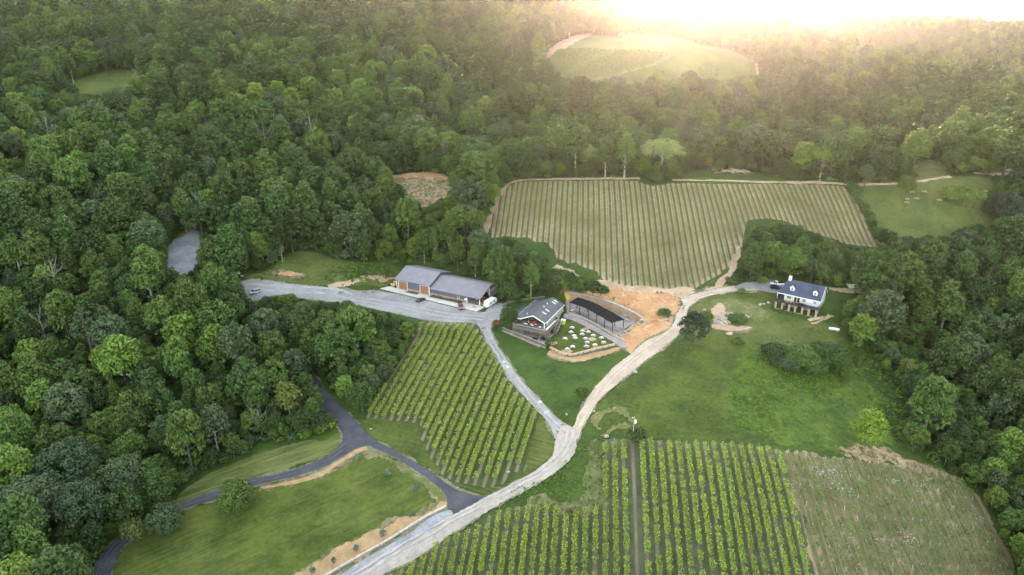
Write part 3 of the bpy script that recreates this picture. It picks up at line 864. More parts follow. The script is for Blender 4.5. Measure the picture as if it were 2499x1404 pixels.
# hedge along the picnic meadow and undergrowth
def hedge():
    c = at(*np.array([(2075, 457), (2100, 500), (2125, 545), (2150, 590)], float).T)
    e = empty('hedge', tuple(c[0]), 0, 'long overgrown hedge between the upper vineyard and the picnic meadow', 'hedge')
    r = np.random.default_rng(77); Q = []; T = []
    P0 = smooth_open(c[:, :2], 12)
    for p in P0[::2]:
        for k in range(3):
            x, y = p + r.normal(0, 1.0, 2); z = zg(x, y); lr = r.uniform(1.5, 2.4)
            d = r.normal(0, 1, (90, 3)); d /= np.linalg.norm(d, axis=1)[:, None]; d[:, 2] = np.abs(d[:, 2])
            Q.append(leaf_quads(np.array([x, y, z + 0.8]) + d * lr, d, 0.5, r)); T.append(np.full(90, r.random()))
    link_mesh('foliage', quads_mesh('foliage', np.concatenate(Q) - c[0], np.concatenate(T)), M_LEAF['dark'], e)
hedge()

SHRUB_PROTO = []
for i, (rad, h, col) in enumerate([(2.6, 3.4, 'mid'), (2.2, 2.8, 'dark'), (3.0, 4.2, 'dark'), (1.8, 2.2, 'bright'), (2.6, 3.0, 'grey')]):
    me, _ = crown_mesh('foliage', 600 + i, nlobe=20, rad=rad, z0=0.0, z1=h, lob=(0.7, 1.3), per=110, size=0.55); me.materials.append(M_LEAF[col]); SHRUB_PROTO.append((me, rad, h))
def undergrowth():
    r = np.random.default_rng(9); n = 30000; h2 = Hash(6.0)
    Y = np.sqrt(r.uniform(110 ** 2, 460 ** 2, n)); X = r.uniform(-1, 1, n) * (0.74 * Y + 48); Z = zf(X, Y)
    sc = r.uniform(0.6, 1.5, n); kd = r.integers(0, len(SHRUB_PROTO), n); ok = np.ones(n, bool)
    rr = np.array([SHRUB_PROTO[k][1] for k in kd]) * sc; hh = np.array([SHRUB_PROTO[k][2] for k in kd]) * sc
    for dx, f in ((0, 0), (-0.8, 0.4), (0.8, 0.4), (0, 0.95)):
        u, v, d = proj(X + dx * rr, Y, Z + f * hh); ok &= ~clear_px(u, v)
    out = []
    for i in np.nonzero(ok)[0]:
        if h2.near(X[i], Y[i], rr[i], 0.62): continue
        h2.put(X[i], Y[i], rr[i]); out.append((X[i], Y[i], Z[i] - 0.1, sc[i], r.uniform(0, 6.28), kd[i]))
    return out
UG = undergrowth()
SH = []
for k, (x, y, lab) in enumerate([(1240, 596, 'low shrub at the foot of the upper vineyard left corner'), (1262, 738, 'dark shrub behind the gravel yard corner'), (2230, 1075, 'grey green shrub at the top of the young vines'), (2160, 605, 'shrub at the lower end of the hedge'), (1300, 428, 'shrub above the track at the upper vineyard')]):
    e = place('shrub', 'shrub', lab, x, y)
    SH.append((link_mesh('foliage', SHRUB_PROTO[k][0], None, e),))
gn_scatter('undergrowth', UG, SH, 'bushy undergrowth along the forest edges')

# tufts of weeds on the rough ground
TUFT = []
for i, (r0, h0, col) in enumerate([(0.55, 0.5, 'lime'), (0.5, 0.45, 'bright'), (0.7, 0.7, 'mid'), (0.6, 0.4, 'yellow')]):
    me, _ = crown_mesh('foliage', 800 + i, nlobe=5, rad=r0, z0=0.0, z1=h0, lob=(0.18, 0.34), per=700, size=0.22); me.materials.append(M_LEAF[col]); TUFT.append(me)
def weeds(px, n, seed, smin, smax, kinds):
    w = wpoly(px); r = np.random.default_rng(seed); lo, hi = w.min(0), w.max(0); out = []
    p = np.stack([r.uniform(lo[0], hi[0], n), r.uniform(lo[1], hi[1], n)], 1); p = p[in_poly(p[:, 0], p[:, 1], w)]
    dens = np.sin(p[:, 0] * 0.13 + 1) * np.cos(p[:, 1] * 0.11) + np.sin(p[:, 0] * 0.05 - p[:, 1] * 0.07) + r.normal(0, 0.7, len(p)); p = p[dens > 0.0]
    z = zf(p[:, 0], p[:, 1])
    return [(x, y, zz, r.uniform(smin, smax), r.uniform(0, 6.28), int(r.choice(kinds))) for (x, y), zz in zip(p, z)]
WEEDS = weeds([(1800,860),(1900,850),(2060,880),(2140,960),(2190,1030),(2150,1090),(2040,1095),(1900,1080),(1810,1040),(1780,980),(1785,900)], 3000, 1, 0.6, 1.2, [0, 0, 1, 3])
WEEDS += weeds([(2050,840),(2120,860),(2200,940),(2230,1040),(2200,1090),(2140,1000),(2080,900)], 2200, 2, 0.9, 2.2, [0, 1, 1, 2])
WEEDS += weeds([(1492,950),(1530,918),(1630,840),(1760,815),(1800,860),(1785,1000),(1810,1050),(1600,1060),(1500,1040)], 1500, 3, 0.4, 0.8, [0, 1, 3])
WEEDS += weeds([(1690,760),(1750,722),(1830,716),(1890,745),(1980,790),(2040,800),(2040,835),(1880,840),(1760,822),(1690,810)], 1200, 4, 0.4, 0.8, [0, 1, 3])
WEEDS += weeds([(620,686),(660,660),(700,628),(830,640),(940,650),(960,672),(900,690),(730,690)], 1600, 5, 0.7, 1.6, [0, 1, 2])
WEEDS += weeds([(1180,590),(1250,600),(1345,660),(1440,700),(1400,720),(1300,690),(1200,640)], 1800, 6, 0.8, 2.0, [0, 1, 2])
WEEDS += weeds([(2140,560),(2290,585),(2380,560),(2440,560),(2400,600),(2200,610)], 1200, 7, 0.8, 2.0, [0, 1, 2])
WEEDS += weeds([(930,440),(1000,430),(1090,440),(1070,500),(1035,515),(985,480)], 350, 8, 0.7, 1.6, [0, 1, 3])
WEEDS += weeds([(1360,190),(1480,200),(1640,195),(1860,185),(1760,165),(1640,170),(1560,190)], 700, 9, 1.2, 2.6, [0, 1, 2])
WEEDS += weeds([(1240,1190),(1330,1170),(1420,1090),(1470,1080),(1470,1235),(1390,1255),(1300,1232)], 1200, 10, 0.4, 0.9, [0, 1, 3])
TP = []
for k, (x, y, lab) in enumerate([(1905, 955, 'small bright weed tuft on the sloping meadow'), (1700, 845, 'small green weed tuft below the dark evergreen'), (2130, 900, 'dark weed clump at the edge of the meadow'), (1380, 1215, 'yellowish weed tuft beside the gravel road bend')]):
    e = place('weed_tuft', 'plant', lab, x, y); TP.append((link_mesh('foliage', TUFT[k], None, e),))
gn_scatter('meadow_weeds', WEEDS, TP, 'tufts of tall weeds on the rough meadow ground')
# ------------------------------------------------------------------ ground sheets
M_DIRTROAD = mottled('pale_tan_road', (0.31, 0.235, 0.175), (0.44, 0.35, 0.27), (0.27, 0.20, 0.145), (0.15, 1.8), bmp=0.05, thr=0.62)
M_HILLG = mottled('hill_grass', (0.03825, 0.0595, 0.01071), (0.0935, 0.1148, 0.02295), (0.1275, 0.119, 0.03825), (0.05, 0.6), bmp=0.3, thr=0.66)
M_LAWN = mottled('lawn_grass', (0.0336, 0.0544, 0.00648), (0.084, 0.104, 0.01584), (0.128, 0.112, 0.036), (0.10, 0.75), bmp=0.25, thr=0.66)
def streaky(name, base_args, ang, c_dry, amt, sx=0.06, sy=1.1):
    """mottled grass with long mown or raked streaks in one direction"""
    m = mottled(name, *base_args[0], **base_args[1]); nt = m.node_tree; b = nt.nodes['Principled BSDF']
    src = b.inputs['Base Color'].links[0].from_socket
    tc = N(nt, 'ShaderNodeTexCoord'); mp = N(nt, 'ShaderNodeMapping'); mp.inputs['Rotation'].default_value = (0, 0, -math.radians(ang)); mp.inputs['Scale'].default_value = (sx, sy, 0.0)
    mp.vector_type = 'POINT'
    vr = N(nt, 'ShaderNodeVectorRotate', rotation_type='Z_AXIS'); vr.inputs['Angle'].default_value = -math.radians(ang)
    nt.links.new(tc.outputs['Object'], vr.inputs['Vector']); mp.inputs['Rotation'].default_value = (0, 0, 0); nt.links.new(vr.outputs[0], mp.inputs['Vector'])
    f = noise(nt, 1.0, 4, 0.65, vec=mp.outputs[0]); big = noise(nt, 0.035, 3, 0.5)
    k = ramp(nt, mathn(nt, 'ADD', mathn(nt, 'MULTIPLY', f, 0.7), mathn(nt, 'MULTIPLY', big, 0.3)), [(0.47, (0, 0, 0)), (0.66, (amt, amt, amt))])
    nt.links.new(mixc(nt, k, src, c_dry), b.inputs['Base Color'])
    return m
M_LUSH = mottled('lush_grass', (0.01872, 0.0396, 0.004536), (0.04896, 0.0828, 0.00972), (0.072, 0.0864, 0.0162), (0.09, 0.8), bmp=0.3, thr=0.70)
M_MEADOW = mottled('meadow_weeds', (0.02652, 0.0468, 0.005616), (0.0741, 0.0975, 0.01264), (0.0312, 0.0546, 0.009828), (0.06, 0.6), bmp=0.5, thr=0.6)
M_DRY = mottled('thin_dry_grass', (0.075, 0.095, 0.022), (0.15, 0.14, 0.055), (0.26, 0.20, 0.10), (0.15, 0.8), bmp=0.2, thr=0.6)
M_PALEG = mottled('pale_meadow_grass', (0.0492, 0.06724, 0.01328), (0.1025, 0.1132, 0.02804), (0.1476, 0.1271, 0.04797), (0.08, 0.7), bmp=0.25, thr=0.72)
M_STRAW = mottled('straw_mulch', (0.25, 0.155, 0.075), (0.38, 0.25, 0.13), (0.14, 0.12, 0.04), (0.4, 3.0), bmp=0.06, thr=0.68)
M_CLAY = mottled('orange_clay', (0.31, 0.15, 0.066), (0.45, 0.26, 0.135), (0.50, 0.35, 0.23), (0.10, 1.2), bmp=0.12, thr=0.6)
M_DIRT = mottled('packed_dirt', (0.29, 0.19, 0.12), (0.42, 0.30, 0.205), (0.46, 0.355, 0.27), (0.15, 1.6), bmp=0.05, thr=0.6)
M_GRAVEL = mottled('grey_gravel', (0.178, 0.168, 0.163), (0.282, 0.266, 0.257), (0.30, 0.265, 0.24), (0.08, 1.0), bmp=0.06, thr=0.60)
M_PALELANE = mottled('pale_gravel', (0.25, 0.213, 0.18), (0.36, 0.31, 0.265), (0.23, 0.20, 0.175), (0.16, 0.9), bmp=0.06, thr=0.58)
M_BLUEGRAVEL = mottled('fresh_blue_gravel', (0.17, 0.172, 0.19), (0.30, 0.30, 0.32), (0.24, 0.205, 0.15), (0.16, 1.0), bmp=0.06, thr=0.57)
M_CONCRETE = mottled('concrete', (0.46, 0.42, 0.375), (0.56, 0.51, 0.46), (0.42, 0.38, 0.34), (0.3, 2.0), thr=0.66)
M_PAVER = mottled('pinkish_pavers', (0.22, 0.18, 0.165), (0.32, 0.265, 0.245), (0.2, 0.165, 0.155), (0.6, 4.0), thr=0.62)
M_MULCH = mottled('brown_mulch', (0.09, 0.05, 0.03), (0.20, 0.12, 0.075), (0.32, 0.25, 0.18), (0.8, 5.0), thr=0.66)
M_BRUSH = mottled('brush_pile_ground', (0.19, 0.115, 0.065), (0.37, 0.245, 0.155), (0.05, 0.08, 0.02), (0.25, 1.6), bmp=0.2, thr=0.52)

M_LAWN_FRONT = streaky('mown_front_lawn', (((0.032, 0.0528, 0.00576), (0.084, 0.1056, 0.0144), (0.12, 0.112, 0.036), (0.10, 0.75)), dict(bmp=0.25, thr=0.70)), 28, (0.17, 0.17, 0.06), 0.33)
M_VERGE = streaky('mown_verge', (((0.0451, 0.0656, 0.01033), (0.0943, 0.1107, 0.02362), (0.1394, 0.123, 0.04428), (0.1, 0.75)), dict(bmp=0.25, thr=0.70)), 22, (0.23, 0.215, 0.10), 0.6)
M_HEAD = streaky('mown_headland', (((0.028, 0.0464, 0.00576), (0.0736, 0.0944, 0.0144), (0.12, 0.112, 0.036), (0.1, 0.75)), dict(bmp=0.25, thr=0.72)), -28, (0.14, 0.145, 0.05), 0.6)
def asphalt_mat():
    m, nt, b = new_mat('asphalt')
    f = noise(nt, 0.22, 5, 0.6); g_ = noise(nt, 4.0, 3, 0.7)
    c = ramp(nt, mathn(nt, 'ADD', mathn(nt, 'MULTIPLY', f, 0.7), mathn(nt, 'MULTIPLY', g_, 0.3)), [(0.35, (0.034, 0.034, 0.041)), (0.68, (0.078, 0.077, 0.087))])
    nt.links.new(c, b.inputs['Base Color']); b.inputs['Roughness'].default_value = 0.75
    return m
M_ASPHALT = asphalt_mat()

M_FRINGE = mottled('dry_fringe_grass', (0.06, 0.07, 0.02), (0.20, 0.155, 0.085), (0.30, 0.22, 0.14), (0.3, 1.4), bmp=0.15, thr=0.6)
def grown(px, k):
    w = densify(wpoly(px), 1.5); t = np.roll(w, -1, 0) - np.roll(w, 1, 0); n = np.stack([t[:, 1], -t[:, 0]], 1); n /= np.linalg.norm(n, axis=1)[:, None] + 1e-9
    s = np.sum(w[:, 0] * np.roll(w[:, 1], -1) - np.roll(w[:, 0], -1) * w[:, 1])
    return w + n * k * (1 if s > 0 else -1)
FINE = {23, 24, 26}
def S(name, px, mat, off, rag=0.5, label=None, smooth=True, grid=3.0, seed=1, kind='structure'):
    if 23 <= seed <= 31 or seed in (19, 21, 22):      # dirt fades into the grass through a ragged dry fringe
        sheet('dry_fringe', grown(px, 0.7), M_FRINGE, off - 0.04, 1.1, 0.7, 1.1 if seed in FINE else grid, 'ragged dry fringe of the ' + label, 'structure', seed + 300)
    return sheet(name, wpoly(px, smooth), mat, off, rag, 0.8, 1.1 if seed in FINE else grid, label, kind, seed)

# grass areas
S('lawn', [(892,1098),(955,1118),(1010,1160),(1062,1205),(1060,1235),(955,1290),(870,1322),(780,1372),(690,1440),(262,1440),(283,1370),(310,1330),(378,1278),(444,1247),(530,1223),(640,1190),(740,1168),(835,1120)], M_LAWN_FRONT, 0.05, 0.3, 'wide mown lawn inside the fork of the asphalt drive', seed=2)
S('lawn', [(1192,800),(1206,840),(1231,873),(1258,910),(1290,950),(1334,1000),(1372,1032),(1392,1042),(1402,1030),(1420,996),(1440,962),(1475,922),(1510,886),(1548,858),(1530,840),(1480,860),(1400,880),(1340,870),(1330,855),(1230,815),(1215,800)], M_LUSH, 0.05, 0.2, 'lush green wedge of lawn below the timber clubhouse', seed=3)
S('lawn', [(1345,850),(1352,820),(1368,790),(1385,785),(1420,795),(1450,812),(1480,832),(1505,845),(1495,850),(1440,858),(1395,868)], M_LAWN, 0.09, 0.2, 'picnic lawn dotted with round white tables', seed=4)
S('lawn', [(905,1020),(990,1030),(1030,1040),(1040,1090),(1075,1150),(1110,1175),(1210,1188),(1262,1155),(1310,1005),(1300,985),(1320,1008),(1345,1040),(1357,1075),(1352,1105),(1310,1145),(1262,1176),(1200,1208),(1150,1205),(1110,1190),(1065,1160),(1010,1124),(955,1095),(906,1066),(880,1040)], M_HEAD, 0.05, 0.3, 'grass headland round the lower vineyard', seed=5)
S('meadow', [(1492,950),(1530,918),(1580,875),(1630,840),(1690,830),(1760,810),(1830,830),(1860,845),(1960,850),(2060,880),(2140,960),(2190,1030),(2150,1100),(2040,1105),(1900,1085),(1764,1075),(1600,1070),(1500,1050),(1440,1040),(1425,1035),(1448,1005),(1470,976)], M_MEADOW, 0.05, 0.4, 'sloping green meadow below the white house', seed=6)
S('meadow', [(1800,860),(1900,850),(2060,880),(2140,960),(2190,1030),(2150,1090),(2040,1095),(1900,1080),(1810,1040),(1780,980),(1785,900)], mottled('tall_weeds', (0.028, 0.056, 0.007), (0.085, 0.125, 0.014), (0.1, 0.13, 0.03), (0.09, 0.5), bmp=0.9, thr=0.6), 0.09, 1.5, 'patch of taller weeds in the sloping meadow', seed=7)
S('yard_grass', [(1690,760),(1705,735),(1750,718),(1830,712),(1880,722),(1895,740),(1890,760),(1985,785),(2040,790),(2060,830),(1990,850),(1880,845),(1840,835),(1760,825),(1690,820),(1660,800)], M_PALEG, 0.08, 0.6, 'yellowish rough grass in front of the white house', seed=8)
S('yard_grass', [(1745,735),(1800,728),(1850,745),(1880,770),(1840,775),(1780,758),(1740,760)], M_DRY, 0.12, 1.2, 'thin dry grass beside the rock pile', seed=9)
S('yard_grass', [(2020,705),(2100,712),(2170,720),(2150,735),(2060,745),(2030,775),(2000,772)], M_LUSH, 0.06, 0.5, 'shaded grass beside the white house', seed=10)
S('picnic_meadow', [(2075,455),(2150,452),(2250,445),(2330,430),(2440,440),(2480,470),(2460,560),(2380,560),(2290,585),(2190,590),(2140,550),(2098,485)], M_PALEG, 0.05, 0.6, 'open picnic meadow beside the upper vineyard', seed=11)
S('picnic_meadow', [(2140,445),(2235,385),(2300,395),(2320,425),(2250,440)], M_PALEG, 0.05, 0.8, 'grass bank above the dirt track', seed=12)
S('verge', [(440,1236),(500,1210),(620,1168),(700,1146),(800,1106),(830,1078),(836,1050),(800,1068),(700,1085),(560,1135),(470,1180),(440,1210)], M_VERGE, 0.05, 0.6, 'mown verge above the asphalt drive', seed=13)
S('bank', [(600,680),(660,655),(700,622),(760,612),(830,635),(940,645),(975,660),(968,690),(920,700),(830,698),(730,694),(680,688),(620,686)], M_PALEG, 0.05, 0.8, 'grassy bank behind the gravel yard', seed=14)
S('hill_clearing', [(1325,158),(1340,120),(1385,97),(1440,86),(1520,94),(1600,88),(1700,110),(1820,132),(1838,150),(1866,182),(1800,192),(1700,190),(1600,205),(1480,205),(1380,195)], M_HILLG, 0.10, 2.0, 'grassy clearing high on the wooded hill', grid=8, seed=15)
S('hill_clearing', [(1640,136),(1760,118),(1825,135),(1866,185),(1760,195),(1640,200),(1560,205),(1600,165)], M_HILLG, 0.22, 2.5, 'rough dry grass on the hill clearing', grid=8, seed=16)
S('hill_clearing', [(140,216),(215,188),(290,172),(356,178),(350,197),(290,217),(220,232)], M_HILLG, 0.10, 2.0, 'small grassy clearing in the forest', grid=8, seed=17)
S('bare_clearing', [(925,432),(1000,422),(1092,430),(1096,470),(1070,500),(1035,512),(1005,490),(975,450)], M_BRUSH, 0.06, 1.5, 'brush strewn clearing in the forest', seed=18)
S('clay_cut', [(928,432),(965,428),(1000,424),(1050,421),(1090,432),(1085,441),(1045,438),(990,434),(940,440)], M_CLAY, 0.12, 0.7, 'orange clay cut along the top of the clearing', seed=19)
S('clay_cut', [(1335,150),(1345,118),(1390,92),(1430,82),(1440,88),(1400,105),(1375,125),(1360,140),(1345,158)], M_DIRT, 0.2, 1.0, 'pinkish dirt track round the hill clearing', grid=6, seed=20)
S('clay_cut', [(675,666),(700,664),(740,670),(735,676),(700,674),(680,673)], M_CLAY, 0.10, 0.8, 'orange clay scar on the grassy bank', seed=21)
S('clay_cut', [(1262,402),(1285,402),(1292,420),(1282,432),(1270,425)], M_CLAY, 0.08, 0.6, 'orange clay gap in the shrubs above the vineyard', seed=22)

# dirt and clay round the terrace
S('bare_dirt', [(1470,700),(1500,700),(1560,712),(1640,718),(1700,712),(1760,702),(1830,694),(1880,690),(1893,705),(1850,712),(1790,713),(1740,722),(1700,738),(1676,760),(1664,795),(1632,836),(1580,872),(1535,862),(1525,832),(1520,815),(1556,785),(1590,780),(1545,765),(1500,748),(1460,728),(1430,715),(1440,706)], M_DIRT, 0.10, 0.6, 'bare trampled dirt behind the pergola', seed=23)
S('clay_cut', [(1478,704),(1560,715),(1640,722),(1658,735),(1645,765),(1600,777),(1562,778),(1520,760),(1478,741),(1440,727),(1435,716)], M_CLAY, 0.30, 1.2, 'raw orange clay slope above the stone retaining wall', seed=24)
S('clay_cut', [(1370,712),(1378,703),(1395,706),(1400,712),(1385,713)], M_CLAY, 0.15, 0.5, 'orange clay corner behind the stone retaining wall', seed=25)
S('dirt_ramp', [(1524,820),(1560,790),(1600,782),(1645,790),(1655,800),(1620,835),(1575,872),(1540,862),(1528,845),(1500,838),(1512,828)], M_CLAY, 0.14, 0.8, 'sandy dirt ramp beside the pergola terrace', seed=26)
S('bare_dirt', [(1735,790),(1742,760),(1755,742),(1768,752),(1765,775),(1785,795),(1830,798),(1838,803),(1800,810),(1760,806),(1728,800)], M_DIRT, 0.16, 0.6, 'tan dirt patch round the rock pile', seed=27)
S('straw_bank', [(1337,865),(1350,856),(1395,872),(1500,850),(1506,856),(1440,876),(1395,882),(1352,874)], M_STRAW, 0.10, 0.5, 'straw covered bank under the timber rail', seed=28)
S('straw_bank', [(1093,1240),(1085,1218),(1074,1217),(1054,1231),(1018,1256),(955,1284),(916,1300),(876,1312),(837,1331),(789,1363),(700,1415),(690,1440),(780,1440),(805,1404),(876,1362),(955,1317),(1034,1267)], M_STRAW, 0.12, 0.9, 'straw covered bank above the low stone wall', seed=29)
S('straw_bank', [(896,1092),(870,1098),(833,1121),(789,1147),(738,1165),(679,1179),(640,1188),(650,1192),(691,1186),(738,1176),(789,1160),(837,1132),(872,1108),(892,1099)], M_STRAW, 0.12, 0.4, 'straw strip along the edge of the asphalt drive', seed=30)
S('stony_strip', [(905,1098),(955,1118),(1002,1146),(1046,1176),(1079,1200),(1089,1225),(1075,1222),(1062,1205),(1018,1170),(987,1142),(955,1126),(910,1108)], M_DRY, 0.13, 0.5, 'stony grey strip along the asphalt drive', seed=31)

# ragged shoulders under the road edges
M_SHOULDER = mottled('gravelly_verge', (0.10, 0.10, 0.05), (0.20, 0.18, 0.12), (0.07, 0.09, 0.025), (0.5, 2.5), thr=0.56)
def R(name, px, mat, off, rag, label, seed, shoulder=0.45, smat=None):
    sheet('road_verge', grown(px, shoulder), smat or M_SHOULDER, off - 0.05, 0.5, 0.6, 3.0, 'ragged stony verge of the ' + label, 'structure', seed + 400)
    return S(name, px, mat, off, rag, label, seed=seed)
# roads
R('asphalt_drive', [(740,900),(760,907),(797,955),(837,996),(876,1035),(906,1069),(955,1097),(1010,1126),(1066,1162),(1109,1193),(1152,1209),(1196,1216),(1164,1235),(1129,1252),(1095,1268),(1093,1245),(1091,1221),(1079,1197),(1046,1172),(1002,1142),(955,1114),(916,1097),(896,1089),(872,1095),(833,1116),(789,1142),(738,1160),(679,1174),(639,1182),(584,1200),(526,1221),(440,1246),(374,1276),(305,1331),(282,1368),(269,1404),(262,1440),(222,1440),(227,1404),(247,1360),(282,1319),(311,1298),(374,1259),(443,1230),(486,1213),(529,1198),(607,1172),(630,1166),(699,1152),(758,1132),(805,1110),(829,1087),(837,1065),(827,1045),(805,1020),(791,1004),(785,985),(765,955),(735,915)], M_ASPHALT, 0.22, 0.12, 'dark asphalt drive forking round the front lawn', 40)
R('gravel_road', [(1176,811),(1168,797),(1156,789),(1099,788),(1042,782),(991,771),(950,762),(900,752),(850,742),(800,735),(740,728),(700,720),(655,724),(635,732),(600,734),(575,722),(555,702),(592,688),(625,682),(680,689),(730,697),(800,703),(880,711),(928,712),(1050,737),(1172,764),(1196,748),(1215,741),(1230,745),(1226,760),(1224,778),(1205,787),(1197,797),(1199,811),(1210,839),(1233,871),(1259,908),(1290,948),(1336,999),(1372,1030),(1392,1043),(1400,1060),(1380,1085),(1357,1075),(1349,1057),(1336,1031),(1320,1011),(1294,982),(1265,952),(1236,916),(1213,879),(1193,845)], M_GRAVEL, 0.18, 0.25, 'grey gravel yard in front of the barn and the lane down from it', 41)
R('gravel_road', [(405,645),(412,600),(440,578),(483,562),(488,612),(476,652),(455,690),(430,700),(410,690)], M_BLUEGRAVEL, 0.18, 0.8, 'blue grey gravel clearing among the left trees', 42, 3.0, M_DRY)
R('dirt_road', [(1404,1031),(1420,998),(1439,966),(1451,950),(1478,920),(1512,887),(1548,858),(1575,835),(1620,812),(1645,790),(1650,765),(1662,738),(1690,720),(1740,708),(1800,700),(1850,700),(1850,710),(1800,711),(1745,719),(1705,733),(1682,752),(1674,775),(1668,800),(1636,836),(1585,875),(1532,918),(1488,952),(1468,976),(1446,1005),(1426,1034),(1417,1053),(1410,1072),(1393,1062)], M_DIRTROAD, 0.24, 0.3, 'pale dirt road climbing to the white house', 43)
R('gravel_road', [(1357,1079),(1355,1102),(1342,1121),(1307,1150),(1265,1176),(1200,1210),(1152,1239),(1093,1272),(1034,1312),(955,1359),(884,1404),(830,1440),(890,1440),(939,1404),(1014,1363),(1074,1327),(1129,1290),(1192,1247),(1232,1225),(1281,1199),(1329,1170),(1362,1144),(1391,1118),(1407,1092),(1412,1070),(1410,1055),(1392,1043),(1370,1042)], M_PALELANE, 0.28, 0.3, 'pale gravel road sweeping past the vineyards', 44)
R('gravel_road', [(1095,1247),(1046,1268),(995,1304),(935,1339),(876,1371),(829,1404),(790,1440),(850,1440),(900,1398),(965,1358),(1038,1313),(1100,1270)], M_BLUEGRAVEL, 0.25, 0.25, 'strip of fresh blue grey gravel beside the pale road', 45)
R('gravel_road', [(1795,700),(1830,691),(1870,688),(1900,690),(1920,700),(1905,716),(1880,715),(1840,708),(1800,708)], M_GRAVEL, 0.28, 0.4, 'grey gravel parking place beside the white house', 46)
S('path', [(1378,768),(1388,769),(1412,777),(1436,787),(1456,798),(1476,810),(1498,823),(1512,830),(1530,846),(1520,850),(1495,836),(1460,815),(1425,796),(1395,783),(1376,777)], M_PAVER, 0.20, 0.15, 'grey path between the pergola and the picnic lawn', seed=47)
S('terrace', [(1384,764),(1412,773),(1436,783),(1456,794),(1476,806),(1497,819),(1512,826),(1528,818),(1520,806),(1556,783),(1540,779),(1503,764),(1470,752),(1430,740),(1395,733),(1380,735)], M_PAVER, 0.06, 0.0, 'pinkish paved terrace under the black pergola', smooth=False, seed=48)

def track(px, wd, mat, off, label, seed, rag=0.4):
    return sheet('dirt_track', strip_outline(px, wd), mat, off, rag, 0.8, 3.0, label, 'structure', seed)
track([(1182,575),(1190,548),(1205,510),(1218,475),(1232,456),(1262,442),(1330,438),(1430,437),(1560,436)], [3.2, 3.0, 3.0], M_DIRT, 0.14, 'dirt track round the top of the upper vineyard', 50)
track([(1640,440),(1750,441),(1900,446),(2050,449),(2160,450),(2240,443),(2320,431)], [2.4, 2.6], M_DIRT, 0.14, 'dirt track along the forest edge above the vineyard', 51)
track([(1745,712),(1760,690),(1785,662),(1800,625),(1803,600)], [2.6, 2.2], M_DIRT, 0.16, 'worn dirt track along the vineyard edge', 52, 0.6)
track([(1350,648),(1385,672),(1420,690),(1470,697),(1540,707),(1620,712),(1690,712)], [4.0, 5.0, 4.0], M_DIRT, 0.15, 'dirt headland along the foot of the upper vineyard', 53, 1.0)
track([(800,702),(850,690),(900,681),(965,676)], [2.4, 3.2], M_DIRT, 0.12, 'sandy track leading behind the barn', 54, 0.5)
track([(2020,706),(2080,710),(2150,714),(2260,716),(2400,720),(2490,722)], [2.6, 2.6], M_DIRT, 0.12, 'dirt track past the white house into the trees', 55)
track([(1975,783),(2000,775),(2030,770)], [0.8, 0.8], M_DIRT, 0.18, 'wheel track in the grass beside the white house', 56, 0.3)
track([(1980,790),(2005,782),(2035,773)], [0.8, 0.6], M_DIRT, 0.18, 'second wheel track in the grass beside the white house', 57, 0.3)
track([(1468,1050),(1456,1030),(1470,1008),(1505,1000),(1530,1012),(1545,1030)], [1.0, 3.4, 3.4, 1.0], M_DRY, 0.14, 'curved worn wheel track by the utility pole', 58, 0.6)
track([(1470,1066),(1500,1045),(1530,1036)], [1.0, 2.6], M_DRY, 0.15, 'worn grass by the utility pole', 59, 0.6)
track([(2235,384),(2270,392),(2310,402),(2360,415)], [2.0, 2.4], M_DIRT, 0.12, 'dirt path at the far forest edge', 60)
track([(2375,423),(2420,425),(2452,424),(2470,412),(2455,398),(2440,395)], [2.5, 4.0], M_DIRT, 0.13, 'pale lane bending between the far right trees', 61)
track([(1825,135),(1838,150),(1848,170),(1868,182)], [3.0, 3.0], M_DIRT, 0.3, 'pale track down the side of the hill clearing', 62)
track([(2060,1100),(2140,1108),(2230,1140),(2300,1162),(2350,1185)], [3.0, 6.0, 3.0], M_BRUSH, 0.10, 'strip of dead brown grass above the young vines', 63, 1.2)
track([(640,1189),(600,1168),(560,1180)], [0.6, 0.6], M_DRY, 0.10, 'faint mown line on the verge', 64)

M_WHEEL = mottled('compacted_wheel_track', (0.30, 0.26, 0.222), (0.395, 0.345, 0.30), (0.26, 0.22, 0.19), (0.3, 2.5), thr=0.6)
M_WHEELT = mottled('compacted_tan_track', (0.36, 0.285, 0.22), (0.47, 0.385, 0.31), (0.3, 0.23, 0.17), (0.3, 2.5), thr=0.6)
M_WHEELG = mottled('compacted_grey_track', (0.24, 0.228, 0.222), (0.33, 0.315, 0.305), (0.2, 0.195, 0.2), (0.3, 2.5), thr=0.6)
M_WHEELA = mottled('worn_asphalt_track', (0.065, 0.064, 0.073), (0.10, 0.098, 0.108), None, (0.3, 2.5))
def wheel_tracks(px, mat, off, gap, wd, seed, label):
    q = at(*np.asarray(px, float).T)[:, :2]; c = smooth_open(q, 6); t = np.gradient(c, axis=0); n = np.stack([t[:, 1], -t[:, 0]], 1); n /= np.linalg.norm(n, axis=1)[:, None]
    for k, s in enumerate((-1, 1)):
        a = c + n * (s * gap / 2 + wd / 2); b = c + n * (s * gap / 2 - wd / 2)
        sheet('wheel_track', np.vstack([a, b[::-1]]), mat, off, 0.22, 0.6, 2.0, ('left ', 'right ')[k] + label, 'structure', seed + k)
wheel_tracks([(860,1412),(955,1354),(1052,1298),(1150,1243),(1240,1195),(1310,1158),(1360,1120),(1383,1085),(1392,1050)], M_WHEEL, 0.36, 1.7, 0.8, 701, 'pale wheel track on the gravel road')
wheel_tracks([(1405,1048),(1428,1008),(1458,965),(1505,910),(1560,866),(1620,826),(1652,795),(1664,765),(1680,740),(1720,722),(1790,707)], M_WHEELT, 0.33, 1.7, 0.7, 703, 'pale wheel track on the dirt road')
